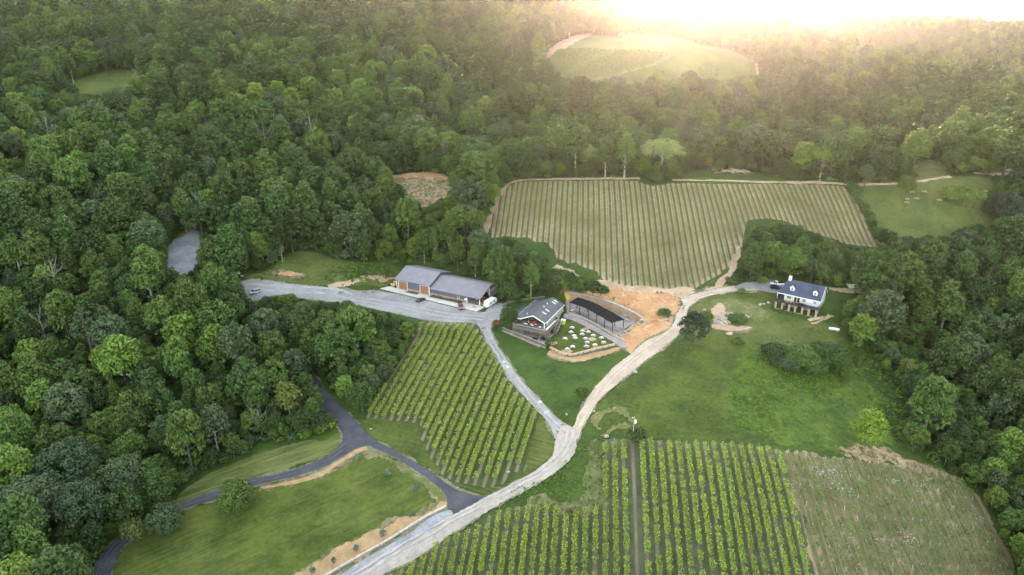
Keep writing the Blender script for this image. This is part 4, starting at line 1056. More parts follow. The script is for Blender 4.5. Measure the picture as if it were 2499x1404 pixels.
wheel_tracks([(1186,805),(1203,842),(1230,885),(1262,930),(1300,980),(1345,1028),(1385,1062)], M_WHEELG, 0.27, 1.6, 0.7, 705, 'worn wheel track on the grey lane')
wheel_tracks([(600,700),(720,708),(850,725),(980,748),(1090,770),(1180,778)], M_WHEELG, 0.25, 3.2, 1.2, 707, 'worn wheel track across the gravel yard')
wheel_tracks([(240,1400),(275,1345),(330,1295),(440,1238),(560,1195),(690,1160),(790,1125),(850,1085)], M_WHEELA, 0.28, 1.5, 0.5, 709, 'worn wheel track on the asphalt drive')

S('worn_strip', [(1436,1090),(1470,1086),(1474,1160),(1474,1238),(1440,1246),(1428,1180)], mottled('worn_pale_grass', (0.05, 0.068, 0.018), (0.125, 0.13, 0.05), (0.17, 0.155, 0.08), (0.2, 1.8), thr=0.62), 0.11, 1.0, 'worn pale grass strip left of the front vineyard rows', seed=65)
S('bare_patch', [(1290,1232),(1330,1215),(1400,1222),(1430,1200),(1455,1212),(1445,1242),(1390,1256),(1320,1238)], mottled('worn_tan_grass', (0.055, 0.07, 0.02), (0.145, 0.135, 0.06), (0.24, 0.185, 0.11), (0.25, 1.8), thr=0.58), 0.12, 1.2, 'worn tan ground at the head of the short front vine rows', seed=66)
# ------------------------------------------------------------------ vineyards
def stripe_mat(name, ang, spacing, off, width, soil0, soil1, g0, g1, seedy=0.0):
    """grass alleys with a strip of worked soil under each vine row"""
    m, nt, b = new_mat(name)
    a = math.radians(ang); pxv, pyv = -math.sin(a), math.cos(a)
    if pxv < 0: pxv, pyv = -pxv, -pyv
    tc = N(nt, 'ShaderNodeTexCoord'); sx = N(nt, 'ShaderNodeSeparateXYZ'); nt.links.new(tc.outputs['Object'], sx.inputs[0])
    t = mathn(nt, 'ADD', mathn(nt, 'MULTIPLY', sx.outputs[0], pxv / spacing), mathn(nt, 'MULTIPLY', sx.outputs[1], pyv / spacing))
    t = mathn(nt, 'ADD', t, -off / spacing + 0.5)
    d = mathn(nt, 'MULTIPLY', mathn(nt, 'ABSOLUTE', mathn(nt, 'SUBTRACT', mathn(nt, 'FRACT', t), 0.5)), spacing)   # metres from the row
    fine = noise(nt, 1.6, 5, 0.75); mid = noise(nt, 0.30, 4, 0.6); big = noise(nt, 0.05, 3, 0.5)
    dd = mathn(nt, 'ADD', d, mathn(nt, 'MULTIPLY', mathn(nt, 'SUBTRACT', mathn(nt, 'ADD', mathn(nt, 'MULTIPLY', fine, 0.6), mathn(nt, 'MULTIPLY', mid, 0.6)), 0.6), 1.5))
    k = N(nt, 'ShaderNodeMapRange'); k.inputs['From Min'].default_value = width + 0.18; k.inputs['From Max'].default_value = width - 0.18
    nt.links.new(dd, k.inputs['Value'])
    grass = ramp(nt, mathn(nt, 'ADD', mathn(nt, 'MULTIPLY', fine, 0.5), mathn(nt, 'MULTIPLY', mid, 0.5)), [(0.36, g0), (0.64, g1)])
    soil = ramp(nt, mathn(nt, 'ADD', mathn(nt, 'MULTIPLY', fine, 0.5), mathn(nt, 'MULTIPLY', big, 0.5)), [(0.38, soil0), (0.62, soil1)])
    col = mixc(nt, k.outputs[0], grass, soil)
    if seedy:      # scraps of torn white netting lying between the rows
        sp_ = mathn(nt, 'MULTIPLY', noise(nt, 1.7, 3, 0.85), mathn(nt, 'ADD', 0.55, mathn(nt, 'MULTIPLY', noise(nt, 0.07, 2, 0.5), 0.9)))
        col = mixc(nt, ramp(nt, sp_, [(seedy, (0, 0, 0)), (seedy + 0.02, (1, 1, 1))]), col, (0.52, 0.52, 0.50))
    nt.links.new(col, b.inputs['Base Color'])
    bump(nt, b, fine, 0.12)
    return m

def row_lines(outline, ang, spacing, off):
    """clip parallel rows to a ground outline: [(row number, [(x,y) a, (x,y) b]) ...], left to right"""
    a = math.radians(ang); d = np.array([math.cos(a), math.sin(a)]); p = np.array([-d[1], d[0]])
    if p[0] < 0: p = -p
    if d[1] < 0: d = -d
    s = outline @ p; out = []
    k0, k1 = math.ceil((s.min() - off) / spacing), math.floor((s.max() - off) / spacing)
    for k in range(k0, k1 + 1):
        q = off + k * spacing; ts = []
        for i in range(len(outline)):
            a0, a1 = outline[i], outline[(i + 1) % len(outline)]; s0, s1 = a0 @ p - q, a1 @ p - q
            if (s0 > 0) != (s1 > 0): ts.append(float((a0 + (a1 - a0) * s0 / (s0 - s1)) @ d))
        ts.sort()
        for i in range(0, len(ts) - 1, 2):
            if ts[i + 1] - ts[i] > 3.0: out.append((k, p * q + d * ts[i], p * q + d * ts[i + 1]))
    return out

M_VINE = leaf_mat('vine_leaves', (0.265, 0.345, 0.026), hue=0.02, val=0.12, trans=0.3)
M_VINE_THIN = leaf_mat('thin_vine_leaves', (0.185, 0.225, 0.032), hue=0.02, val=0.15, trans=0.3)
M_VINE_HILL = leaf_mat('hilltop_vine_leaves', (0.11, 0.165, 0.03), val=0.1)
M_VINE_YOUNG = leaf_mat('young_vine_leaves', (0.13, 0.21, 0.03), hue=0.03, val=0.2, trans=0.3)
M_POST = flat('weathered_post', (0.36, 0.34, 0.32), 0.8)
M_POSTPALE = flat('pale_post', (0.55, 0.53, 0.50), 0.7)

def vine_canopy(a, b, r, dens, w, z0, z1, size, gap, shoots):
    L = float(np.linalg.norm(b - a)); d = (b - a) / L; p = np.array([-d[1], d[0]])
    n = int(L * dens); t = r.uniform(0, L, n)
    # bushiness changes from vine to vine and some vines are missing
    cells = int(L / 1.1) + 2; full = np.clip(r.normal(0.95, 0.35, cells), 0.2, 1.4); full[r.random(cells) < gap] = 0.0
    fl = full[(t / 1.1).astype(int)]
    k = r.random(n) < fl; t = t[k]; fl = fl[k]; n = len(t)
    u = r.normal(0, w * 0.42, n) * (0.6 + 0.5 * fl)
    z = z0 + (z1 - z0) * r.beta(1.6, 1.2, n) * (0.75 + 0.25 * fl)
    sh = r.random(n) < shoots; u = np.where(sh, np.sign(u) * r.uniform(w * 0.55, w * 1.5, n), u); z = np.where(sh, r.uniform(z0 + 0.5 * (z1 - z0), z1 + 0.1, n), z)
    # shoots stand out in small tufts
    tuft = np.round(t / 0.45) * 0.45 + r.normal(0, 0.06, n); t = np.where(sh, tuft, t)
    x = a[0] + d[0] * t + p[0] * u; y = a[1] + d[1] * t + p[1] * u
    C = np.stack([x, y, zf(x, y) + z], 1)
    nr = np.stack([p[0] * np.sign(u) * 0.7, p[1] * np.sign(u) * 0.7, np.full(n, 0.8)], 1)
    return leaf_quads(C, nr, size, r, 0.6), r.random(n)

def vineyard(px, ang, spacing, off, mat, dens, w, z0, z1, size, gap, shoots, seed, label, group, skip=(), post=None, post_step=7.0, smooth=False, minlen=4.0, posts_max=99):
    r = np.random.default_rng(seed); out = wpoly(px, smooth)
    rows = [q for q in row_lines(out, ang, spacing, off) if q[0] not in skip and np.linalg.norm(q[2] - q[1]) > minlen]
    protos = {}
    for i, (k, a, b) in enumerate(rows):
        a = a + (b - a) / np.linalg.norm(b - a) * r.uniform(0, 1.0); b = b - (b - a) / np.linalg.norm(b - a) * r.uniform(0, 1.2)
        e = empty('vine_row', (a[0], a[1], zg(a[0], a[1])), 0, label % ordinal(i), 'vine row', group)
        Q, T = vine_canopy(a, b, r, dens, w, z0, z1, size, gap, shoots)
        Q = Q - np.array([a[0], a[1], zg(a[0], a[1])])
        link_mesh('vine_foliage', quads_mesh('vine_foliage', Q, T), mat, e)
        L = float(np.linalg.norm(b - a)); d = (b - a) / L
        if post is not None:
            m = max(2, int(L / post_step) + 1); m = min(m, posts_max)
            if 'p' not in protos:
                h = z1 + 0.25
                protos['p'] = MB().tube([(0, 0, -0.3), (0, 0, h * 0.5), (0, 0, h)], 0.055, 6).mesh('post'); protos['p'].materials.append(post)
            for j in range(m):
                q = a + d * L * j / (m - 1)
                o = bpy.data.objects.new('trellis_post', protos['p']); COL.objects.link(o); o.parent = e
                o.location = (q[0] - a[0], q[1] - a[1], zg(q[0], q[1]) - zg(a[0], a[1]))
        # trunks and wires as one trellis part
        mb = MB()
        for t in np.arange(0.6, L, 1.4):
            q = a + d * t; zz = zg(q[0], q[1]) - zg(a[0], a[1])
            mb.tube([(q[0] - a[0], q[1] - a[1], zz - 0.1), (q[0] - a[0] + 0.04, q[1] - a[1], zz + z0 + 0.15)], 0.035, 4, cap=False)
        nseg = max(2, int(L / 4)); pts = [a + d * L * j / nseg for j in range(nseg + 1)]
        for hz in (z0 + 0.1, z1 - 0.2):
            mb.tube([(q[0] - a[0], q[1] - a[1], zg(q[0], q[1]) - zg(a[0], a[1]) + hz) for q in pts], 0.012, 3, cap=False)
        mb.build('vine_trunks', M_BARK, e)
    return rows

UP_PX = [(1203,545),(1218,490),(1240,462),(1265,447),(1400,446),(1560,449),(1585,462),(1640,453),(1900,452),(2055,457),(2090,510),(2148,602),(2060,597),(1985,568),(1880,534),(1822,540),(1812,562),(1803,598),(1784,639),(1749,665),(1724,682),(1695,699),(1641,705),(1567,705),(1522,699),(1482,682),(1456,661),(1425,649),(1410,641),(1393,641),(1365,628),(1351,611),(1342,595),(1311,591),(1296,580),(1242,577),(1205,580)]
MID_PX = [(1030,794),(1068,794),(1106,794),(1137,797),(1154,799),(1164,810),(1173,825),(1195,855),(1208,872),(1228,910),(1234,927),(1251,949),(1264,968),(1278,977),(1292,987),(1310,1004),(1300,1040),(1268,1144),(1240,1137),(1225,1175),(1181,1180),(1153,1175),(1112,1168),(1081,1146),(1065,1124),(1051,1095),(1037,1064),(1032,1032),(993,1025),(927,1022),(897,1015),(958,918),(1002,865),(1022,810)]
LOW_PX = [(1476,1082),(1564,1078),(1630,1084),(1764,1086),(1806,1091),(1852,1095),(1905,1106),(1990,1399),(2010,1470),(860,1470),(960,1400),(995,1379),(1026,1362),(1054,1345),(1081,1320),(1109,1306),(1160,1292),(1188,1268),(1216,1251),(1310,1234),(1358,1238),(1387,1263),(1407,1254),(1430,1247),(1455,1238),(1470,1240)]
YOUNG_PX = [(1915,1106),(1939,1108),(1984,1115),(2033,1121),(2075,1128),(2120,1131),(2165,1137),(2233,1147),(2275,1157),(2346,1173),(2375,1205),(2416,1273),(2480,1399),(2500,1450),(2012,1470),(1992,1399)]
TOP_PX = [(1345,140),(1362,122),(1420,121),(1516,126),(1576,128),(1641,136),(1598,161),(1492,190),(1437,199),(1367,188),(1326,160)]
def grow(px, k=6):
    p = np.asarray(px, float); c = p.mean(0); v = p - c
    return p + v / np.linalg.norm(v, axis=1)[:, None] * k
G0, G1 = (0.040, 0.072, 0.014), (0.072, 0.105, 0.024)
sheet('vineyard_floor', wpoly(grow(UP_PX), False), stripe_mat('upper_vineyard_floor', -95, 2.645, 0.6, 0.80, (0.19, 0.125, 0.075), (0.36, 0.255, 0.17), (0.042, 0.07, 0.012), (0.085, 0.105, 0.026)), 0.08, 0.5, label='striped grass and soil under the upper vineyard', seed=70)
sheet('vineyard_floor', wpoly(grow(MID_PX, 10), False), stripe_mat('lower_vineyard_floor', -104, 2.87, -42.5, 0.55, (0.10, 0.075, 0.045), (0.22, 0.165, 0.105), (0.022, 0.04, 0.008), (0.055, 0.078, 0.018)), 0.08, 0.4, label='striped grass and soil under the lower vineyard', seed=71)
sheet('vineyard_floor', wpoly(grow(LOW_PX, 8), False), stripe_mat('front_vineyard_floor', -96, 2.70, 19.56, 0.42, (0.10, 0.075, 0.048), (0.20, 0.155, 0.105), (0.028, 0.045, 0.012), (0.095, 0.10, 0.048)), 0.08, 0.4, label='striped grass and soil under the front vineyard', seed=72)
sheet('vineyard_floor', wpoly(grow(YOUNG_PX, 10), False), stripe_mat('young_vineyard_floor', -93.5, 2.72, 20.0, 0.62, (0.13, 0.075, 0.035), (0.29, 0.195, 0.11), (0.045, 0.058, 0.016), (0.16, 0.15, 0.068), 0.685), 0.10, 0.8, label='pale weedy ground under the young vines', seed=73)
sheet('vineyard_floor', wpoly(grow(TOP_PX, 2), False), stripe_mat('hilltop_vineyard_floor', -142, 2.9, 0.0, 0.7, (0.10, 0.10, 0.04), (0.16, 0.15, 0.07), (0.15, 0.18, 0.06), (0.20, 0.22, 0.09)), 0.30, 1.0, grid=8, label='striped ground under the hilltop vines', seed=74)
vineyard(UP_PX, -95, 2.645, 0.6, M_VINE_THIN, 26, 0.42, 0.5, 1.6, 0.32, 0.08, 0.12, 80, 'thin yellow-green vine row in the upper vineyard, %s row from its left edge', 'vine rows of the upper vineyard')
vineyard(MID_PX, -104, 2.87, -42.5, M_VINE, 50, 0.56, 0.6, 1.9, 0.40, 0.08, 0.34, 81, 'bushy bright vine row beside the grey lane, %s row from the asphalt side', 'vine rows of the lower vineyard')
LOW = vineyard(LOW_PX, -96, 2.70, 19.56, M_VINE, 48, 0.52, 0.6, 1.9, 0.40, 0.10, 0.34, 82, 'bushy bright vine row in the front vineyard, %s row from its left end', 'vine rows of the front vineyard', skip=(-1,), post=M_POST, post_step=200)
vineyard(YOUNG_PX, -93.5, 2.72, 20.0, M_VINE_YOUNG, 42, 0.46, 0.2, 1.3, 0.30, 0.14, 0.14, 83, 'sparse young vine row on pale weedy ground, %s row from the bushy vines', 'rows of young vines', post=M_POSTPALE, post_step=6.0)
vineyard(TOP_PX, -142, 2.9, 0.0, M_VINE_HILL, 16, 0.4, 0.3, 1.7, 0.6, 0.03, 0.1, 84, 'distant vine row in the hilltop clearing, %s row from its upper corner', 'vine rows of the hilltop clearing', minlen=8)
# ------------------------------------------------------------------ building materials
def siding(name, c0, c1, pitch=0.22):
    """horizontal lap boards"""
    m, nt, b = new_mat(name)
    tc = N(nt, 'ShaderNodeTexCoord'); sx = N(nt, 'ShaderNodeSeparateXYZ'); nt.links.new(tc.outputs['Object'], sx.inputs[0])
    fr = mathn(nt, 'FRACT', mathn(nt, 'MULTIPLY', sx.outputs[2], 1.0 / pitch))
    f = mathn(nt, 'ADD', mathn(nt, 'MULTIPLY', noise(nt, 0.8, 4, 0.7), 0.7), mathn(nt, 'MULTIPLY', fr, 0.3))
    nt.links.new(ramp(nt, f, [(0.3, c0), (0.75, c1)]), b.inputs['Base Color']); bump(nt, b, fr, 0.02)
    return m
def ribbed(name, c0, c1, pitch, axis=0, spots=None):
    m, nt, b = new_mat(name)
    tc = N(nt, 'ShaderNodeTexCoord'); sx = N(nt, 'ShaderNodeSeparateXYZ'); nt.links.new(tc.outputs['Object'], sx.inputs[0])
    fr = mathn(nt, 'PINGPONG', mathn(nt, 'MULTIPLY', sx.outputs[axis], 1.0 / pitch), 0.5)
    f = mathn(nt, 'ADD', mathn(nt, 'MULTIPLY', noise(nt, 0.35, 5, 0.65), 0.6), mathn(nt, 'ADD', mathn(nt, 'MULTIPLY', noise(nt, 5.0, 3, 0.7), 0.3), mathn(nt, 'MULTIPLY', fr, 0.12)))
    nt.links.new(ramp(nt, f, [(0.34, c0), (0.66, c1)]), b.inputs['Base Color']); bump(nt, b, fr, 0.03)
    b.inputs['Roughness'].default_value = 0.7
    return m
def masonry(name, c0, c1, mortar, sx_=1.4, sy_=3.0):
    m, nt, b = new_mat(name)
    v = N(nt, 'ShaderNodeTexVoronoi'); v.inputs['Scale'].default_value = sx_
    tc = N(nt, 'ShaderNodeTexCoord'); mp = N(nt, 'ShaderNodeMapping'); mp.inputs['Scale'].default_value = (1, 1, sy_ / sx_)
    nt.links.new(tc.outputs['Object'], mp.inputs[0]); nt.links.new(mp.outputs[0], v.inputs['Vector'])
    sc = N(nt, 'ShaderNodeSeparateColor'); nt.links.new(v.outputs['Color'], sc.inputs[0])
    col = ramp(nt, sc.outputs[0], [(0.1, c0), (0.9, c1)])
    e = ramp(nt, v.outputs['Distance'], [(0.38, (0, 0, 0)), (0.62, (1, 1, 1))])
    nt.links.new(mixc(nt, e, col, mortar), b.inputs['Base Color']); bump(nt, b, v.outputs['Distance'], -0.05)
    return m
M_SLATE = siding('slate_blue_siding', (0.085, 0.095, 0.12), (0.125, 0.135, 0.165))
M_ROOF_BARN = ribbed('mauve_grey_metal_roof', (0.155, 0.138, 0.155), (0.225, 0.203, 0.22), 0.6, 0)
M_ROOF_CLUB = ribbed('slate_grey_shingles', (0.048, 0.050, 0.057), (0.096, 0.098, 0.108), 0.35, 1)
M_ROOF_HOUSE = ribbed('navy_shingles', (0.030, 0.038, 0.066), (0.064, 0.076, 0.115), 0.35, 1)
M_TRIM = flat('white_trim', (0.72, 0.70, 0.67), 0.5, var=0.05)
M_STONE = masonry('tan_stonework', (0.22, 0.165, 0.115), (0.46, 0.37, 0.27), (0.28, 0.23, 0.18))
M_GARAGE = siding('orange_brown_door', (0.235, 0.105, 0.05), (0.31, 0.145, 0.07), 0.5)
M_GLASS = flat('dark_glass', (0.02, 0.024, 0.03), 0.12, spec=0.6, var=0.3)
M_TIMBER = ribbed('weathered_timber', (0.085, 0.066, 0.056), (0.175, 0.14, 0.122), 0.2, 2)
M_BEIGE = masonry('beige_block', (0.34, 0.29, 0.23), (0.42, 0.36, 0.29), (0.30, 0.25, 0.2), 1.6, 3.6)
M_BLACK = flat('black_steel', (0.008, 0.008, 0.010), 0.85, spec=0.1)
M_RUBBER = flat('tyre_rubber', (0.018, 0.018, 0.018), 0.9)
M_CHROME = flat('bright_metal', (0.55, 0.55, 0.56), 0.3, 0.9)
M_LAMP = flat('headlamp_lens', (0.75, 0.75, 0.72), 0.2)
M_TAIL = flat('tail_lamp', (0.45, 0.02, 0.015), 0.3)
M_CONC2 = flat('pale_concrete', (0.50, 0.46, 0.41), 0.9, var=0.12, scale=1.0)
M_WHITEP = flat('white_paint', (0.76, 0.75, 0.72), 0.45, var=0.04)
M_DARKWOOD = flat('dark_wood', (0.045, 0.03, 0.024), 0.6, var=0.3)

def P(mb, name, mat, parent): return mb.build(name, mat, parent)

def frame_rect(mb, f0, f1, z0, z1, n, t=0.12, d=0.08):
    mb.span((f0 - t, n - d, z0 - t), (f0, n + 0.02, z1 + t)); mb.span((f1, n - d, z0 - t), (f1 + t, n + 0.02, z1 + t))
    mb.span((f0, n - d, z0 - t), (f1, n + 0.02, z0)); mb.span((f0, n - d, z1), (f1, n + 0.02, z1 + t))

def window(parent, f0, f1, z0, z1, n, bars=1):
    """window on a wall whose face is y = n, looking to -y"""
    fr = MB(); frame_rect(fr, f0, f1, z0, z1, n)
    for k in range(bars):
        x = f0 + (f1 - f0) * (k + 1) / (bars + 1); fr.span((x - 0.03, n - 0.06, z0), (x + 0.03, n - 0.001, z1))
    zc = (z0 + z1) / 2
    fr.span((f0, n - 0.055, zc - 0.03), (f1, n - 0.002, zc + 0.03))
    w = P(fr, 'window', M_TRIM, parent)
    P(MB().span((f0 + 0.001, n - 0.03, z0 + 0.001), (f1 - 0.001, n - 0.004, z1 - 0.001)), 'pane', M_GLASS, w)
    return w

# ------------------------------------------------------------------ barn
def build_barn():
    e = empty('barn', (BARN[0], BARN[1], 0), math.radians(BARN[2]), 'long grey roofed barn with two orange-brown doors beside the gravel yard', 'barn')
    # tall end: walls with gables, in two finishes
    T, Lx = 17.6, 42.9
    w = MB()
    def gable(mb, f0, f1, n0, n1, z0, ze, nr, zr):
        vs = [(f0, n0, z0), (f1, n0, z0), (f1, n1, z0), (f0, n1, z0), (f0, n0, ze), (f1, n0, ze), (f1, n1, ze), (f0, n1, ze), (f0, nr, zr), (f1, nr, zr)]
        mb.add(vs, [(0, 3, 2, 1), (0, 1, 5, 4), (2, 3, 7, 6), (1, 2, 6, 9, 5), (3, 0, 4, 8, 7), (4, 5, 9, 8), (7, 8, 9, 6)])
    gable(w, 0.1, T - 0.1, 0.0, 17.4, -0.3, 4.85, 8.8, 7.75)
    P(w, 'wall', M_SLATE, e)
    w = MB(); gable(w, T, 36.2, 0.3, 16.6, -0.3, 3.65, 9.2, 6.35); P(w, 'wall', M_SLATE, e)
    w = MB(); w.span((36.2, 9.0, -0.2), (42.6, 9.35, 3.9)); w.span((36.25, 9.35, -0.2), (42.6, 16.3, 3.5)); P(w, 'rear_wall', M_BEIGE, e)
    # stone wainscot, 6 cm proud of the siding
    st = MB(); st.span((0.1, -0.06, -0.3), (1.2, 0.0, 1.25)); st.span((5.9, -0.06, -0.3), (12.6, 0.0, 1.25)); st.span((T + 0.2, 0.22, -0.3), (36.2, 0.3, 1.35))
    st.span((36.2, 0.22, -0.3), (36.5, 5.2, 1.3)); st.span((0.02, 0.0, -0.3), (0.1, 17.2, 1.25))
    P(st, 'stone_base', M_STONE, e)
    # roofs
    def slope(name, f0, f1, na, za, nb, zb, t=0.18):
        return P(MB().slab([(f0, na, za), (f1, na, za), (f1, nb, zb), (f0, nb, zb)], t), name, M_ROOF_BARN, e)
    slope('roof', -0.5, T + 0.45, -0.75, 4.95, 8.8, 8.05); slope('roof', -0.5, T + 0.45, 18.2, 4.95, 8.8, 8.05)
    slope('roof', T + 0.46, Lx + 0.5, -0.9, 3.78, 9.2, 6.6); slope('roof', T + 0.46, Lx + 0.5, 17.6, 3.78, 9.2, 6.6)
    fa = MB(); fa.span((-0.5, -0.80, 4.66), (T + 0.45, -0.755, 4.90)); fa.span((T + 0.46, -0.95, 3.5), (Lx + 0.5, -0.905, 3.74)); P(fa, 'gutter', M_SLATE, e)
    tr = MB()
    for f in (0.1, T - 0.22): tr.span((f - 0.02, -0.10, -0.2), (f + 0.24, -0.065, 4.7))
    for f0, f1 in ((1.3, 5.8), (12.7, 17.2)):
        frame_rect(tr, f0, f1, -0.1, 4.15, 0.0, 0.2, 0.12)
    P(tr, 'trim', M_TRIM, e)
    for f0, f1 in ((1.3, 5.8), (12.7, 17.2)):
        d = P(MB().span((f0 + 0.002, -0.05, -0.05), (f1 - 0.002, -0.005, 4.14)), 'garage_door', M_GARAGE, e)
        h = MB().span((f0 + 2.0, -0.09, 0.7), (f0 + 2.5, -0.055, 0.78)); P(h, 'handle', M_CHROME, d)
    window(e, 31.5, 32.5, 1.5, 2.9, 0.3)
    d = MB(); d.span((35.0, 0.24, 0.0), (35.9, 0.298, 2.1)); P(d, 'door', M_WHITEP, e)
    po = [(36.35, 0.15), (42.6, 0.15), (38.6, 4.6), (42.6, 8.8)]
    for f, n in po: P(MB().span((f - 0.15, n - 0.15, -0.1), (f + 0.15, n + 0.15, 3.72 if n < 4 else 4.9)), 'porch_post', M_TRIM, e)
    P(MB().span((36.3, 0.02, 3.35), (42.7, 0.28, 3.7)), 'porch_beam', M_TRIM, e)
    P(MB().span((39.0, 8.92, 0.0), (41.6, 8.99, 3.0)), 'inner_door', M_DARKWOOD, e)
    ca = MB().span((42.2, 9.36, 3.52), (43.2, 16.4, 3.72)); P(ca, 'wall_cap', M_CONC2, e)
    return e
build_barn()

def slab_on(name, px, z, t, mat, label, kind='structure', world_pts=None):
    pts = world_pts or [plane_pt(x, y, z) for x, y in px]
    if sum(pts[i][0] * pts[(i + 1) % len(pts)][1] - pts[(i + 1) % len(pts)][0] * pts[i][1] for i in range(len(pts))) < 0: pts = pts[::-1]
    return tag(MB().prism(pts, z - t, z).build(name, mat), label, None, None, kind)
def barn_pt(f, n):
    a = math.radians(BARN[2]); return (BARN[0] + f * math.cos(a) - n * math.sin(a), BARN[1] + f * math.sin(a) + n * math.cos(a))
slab_on('concrete_apron', None, 0.34, 0.6, M_CONCRETE, 'pale concrete apron along the front of the barn', world_pts=[barn_pt(*q) for q in ((-6.5, -3.6), (44.2, -5.6), (45.2, -0.1), (-1.0, -0.1), (-3.6, 1.2))])
slab_on('carport_floor', None, 0.33, 0.55, M_PAVER, 'shaded floor of the open end of the barn', world_pts=[barn_pt(*q) for q in ((36.52, -0.09), (43.0, -0.09), (43.0, 8.9), (36.52, 8.9))])
def bed(f0, f1, n0, n1, label):
    mb = MB(); r = np.random.default_rng(int(f0 * 10)); q = [barn_pt(*p) for p in ((f0, n0), (f1, n0), (f1, n1), (f0, n1))]
    tag(mb.prism(q, 0.1, 0.42).build('mulch_bed', M_MULCH), label, None, None, 'structure')
bed(6.3, 12.3, -2.3, -0.12, 'brown mulch bed between the two barn doors')
bed(18.4, 34.6, -2.0, 0.18, 'long planted mulch bed along the low part of the barn')
for i, (f, n, r_, c) in enumerate([(20.0, -1.0, 0.75, 'dark'), (22.4, -0.9, 0.85, 'mid'), (23.9, -1.1, 0.7, 'dark'), (26.5, -0.8, 0.5, 'pale'), (28.7, -1.0, 0.6, 'rust'), (30.6, -0.9, 0.8, 'mid'), (33.0, -1.0, 0.9, 'dark')]):
    x, y = barn_pt(f, n); e = empty('shrub', (x, y, 0.4), 0, 'little bedding shrub along the barn wall, %s from the right hand orange-brown door' % ordinal(i), 'shrub', 'bedding shrubs along the barn')
    me, _ = crown_mesh('foliage', 700 + i, nlobe=8, rad=r_, z0=0, z1=r_ * 1.2, lob=(0.3, 0.45), per=300, size=0.22); link_mesh('foliage', me, M_LEAF[c], e)
    link_mesh('stem', trunk_mesh('stem', 700 + i, r_, r0=0.03, limbs=3, spread=0.3), M_BARK, e)

# ------------------------------------------------------------------ vehicles
def loft(st, n=None):
    """st: list of rings (lists of points of equal length) -> closed hull"""
    mb = MB(); k = len(st[0])
    for ring in st: mb.v += [tuple(p) for p in ring]
    for i in range(len(st) - 1):
        for j in range(k):
            mb.f.append((i * k + j, i * k + (j + 1) % k, (i + 1) * k + (j + 1) % k, (i + 1) * k + j))
    mb.f.append(tuple(range(k))[::-1]); mb.f.append(tuple((len(st) - 1) * k + j for j in range(k)))
    return mb

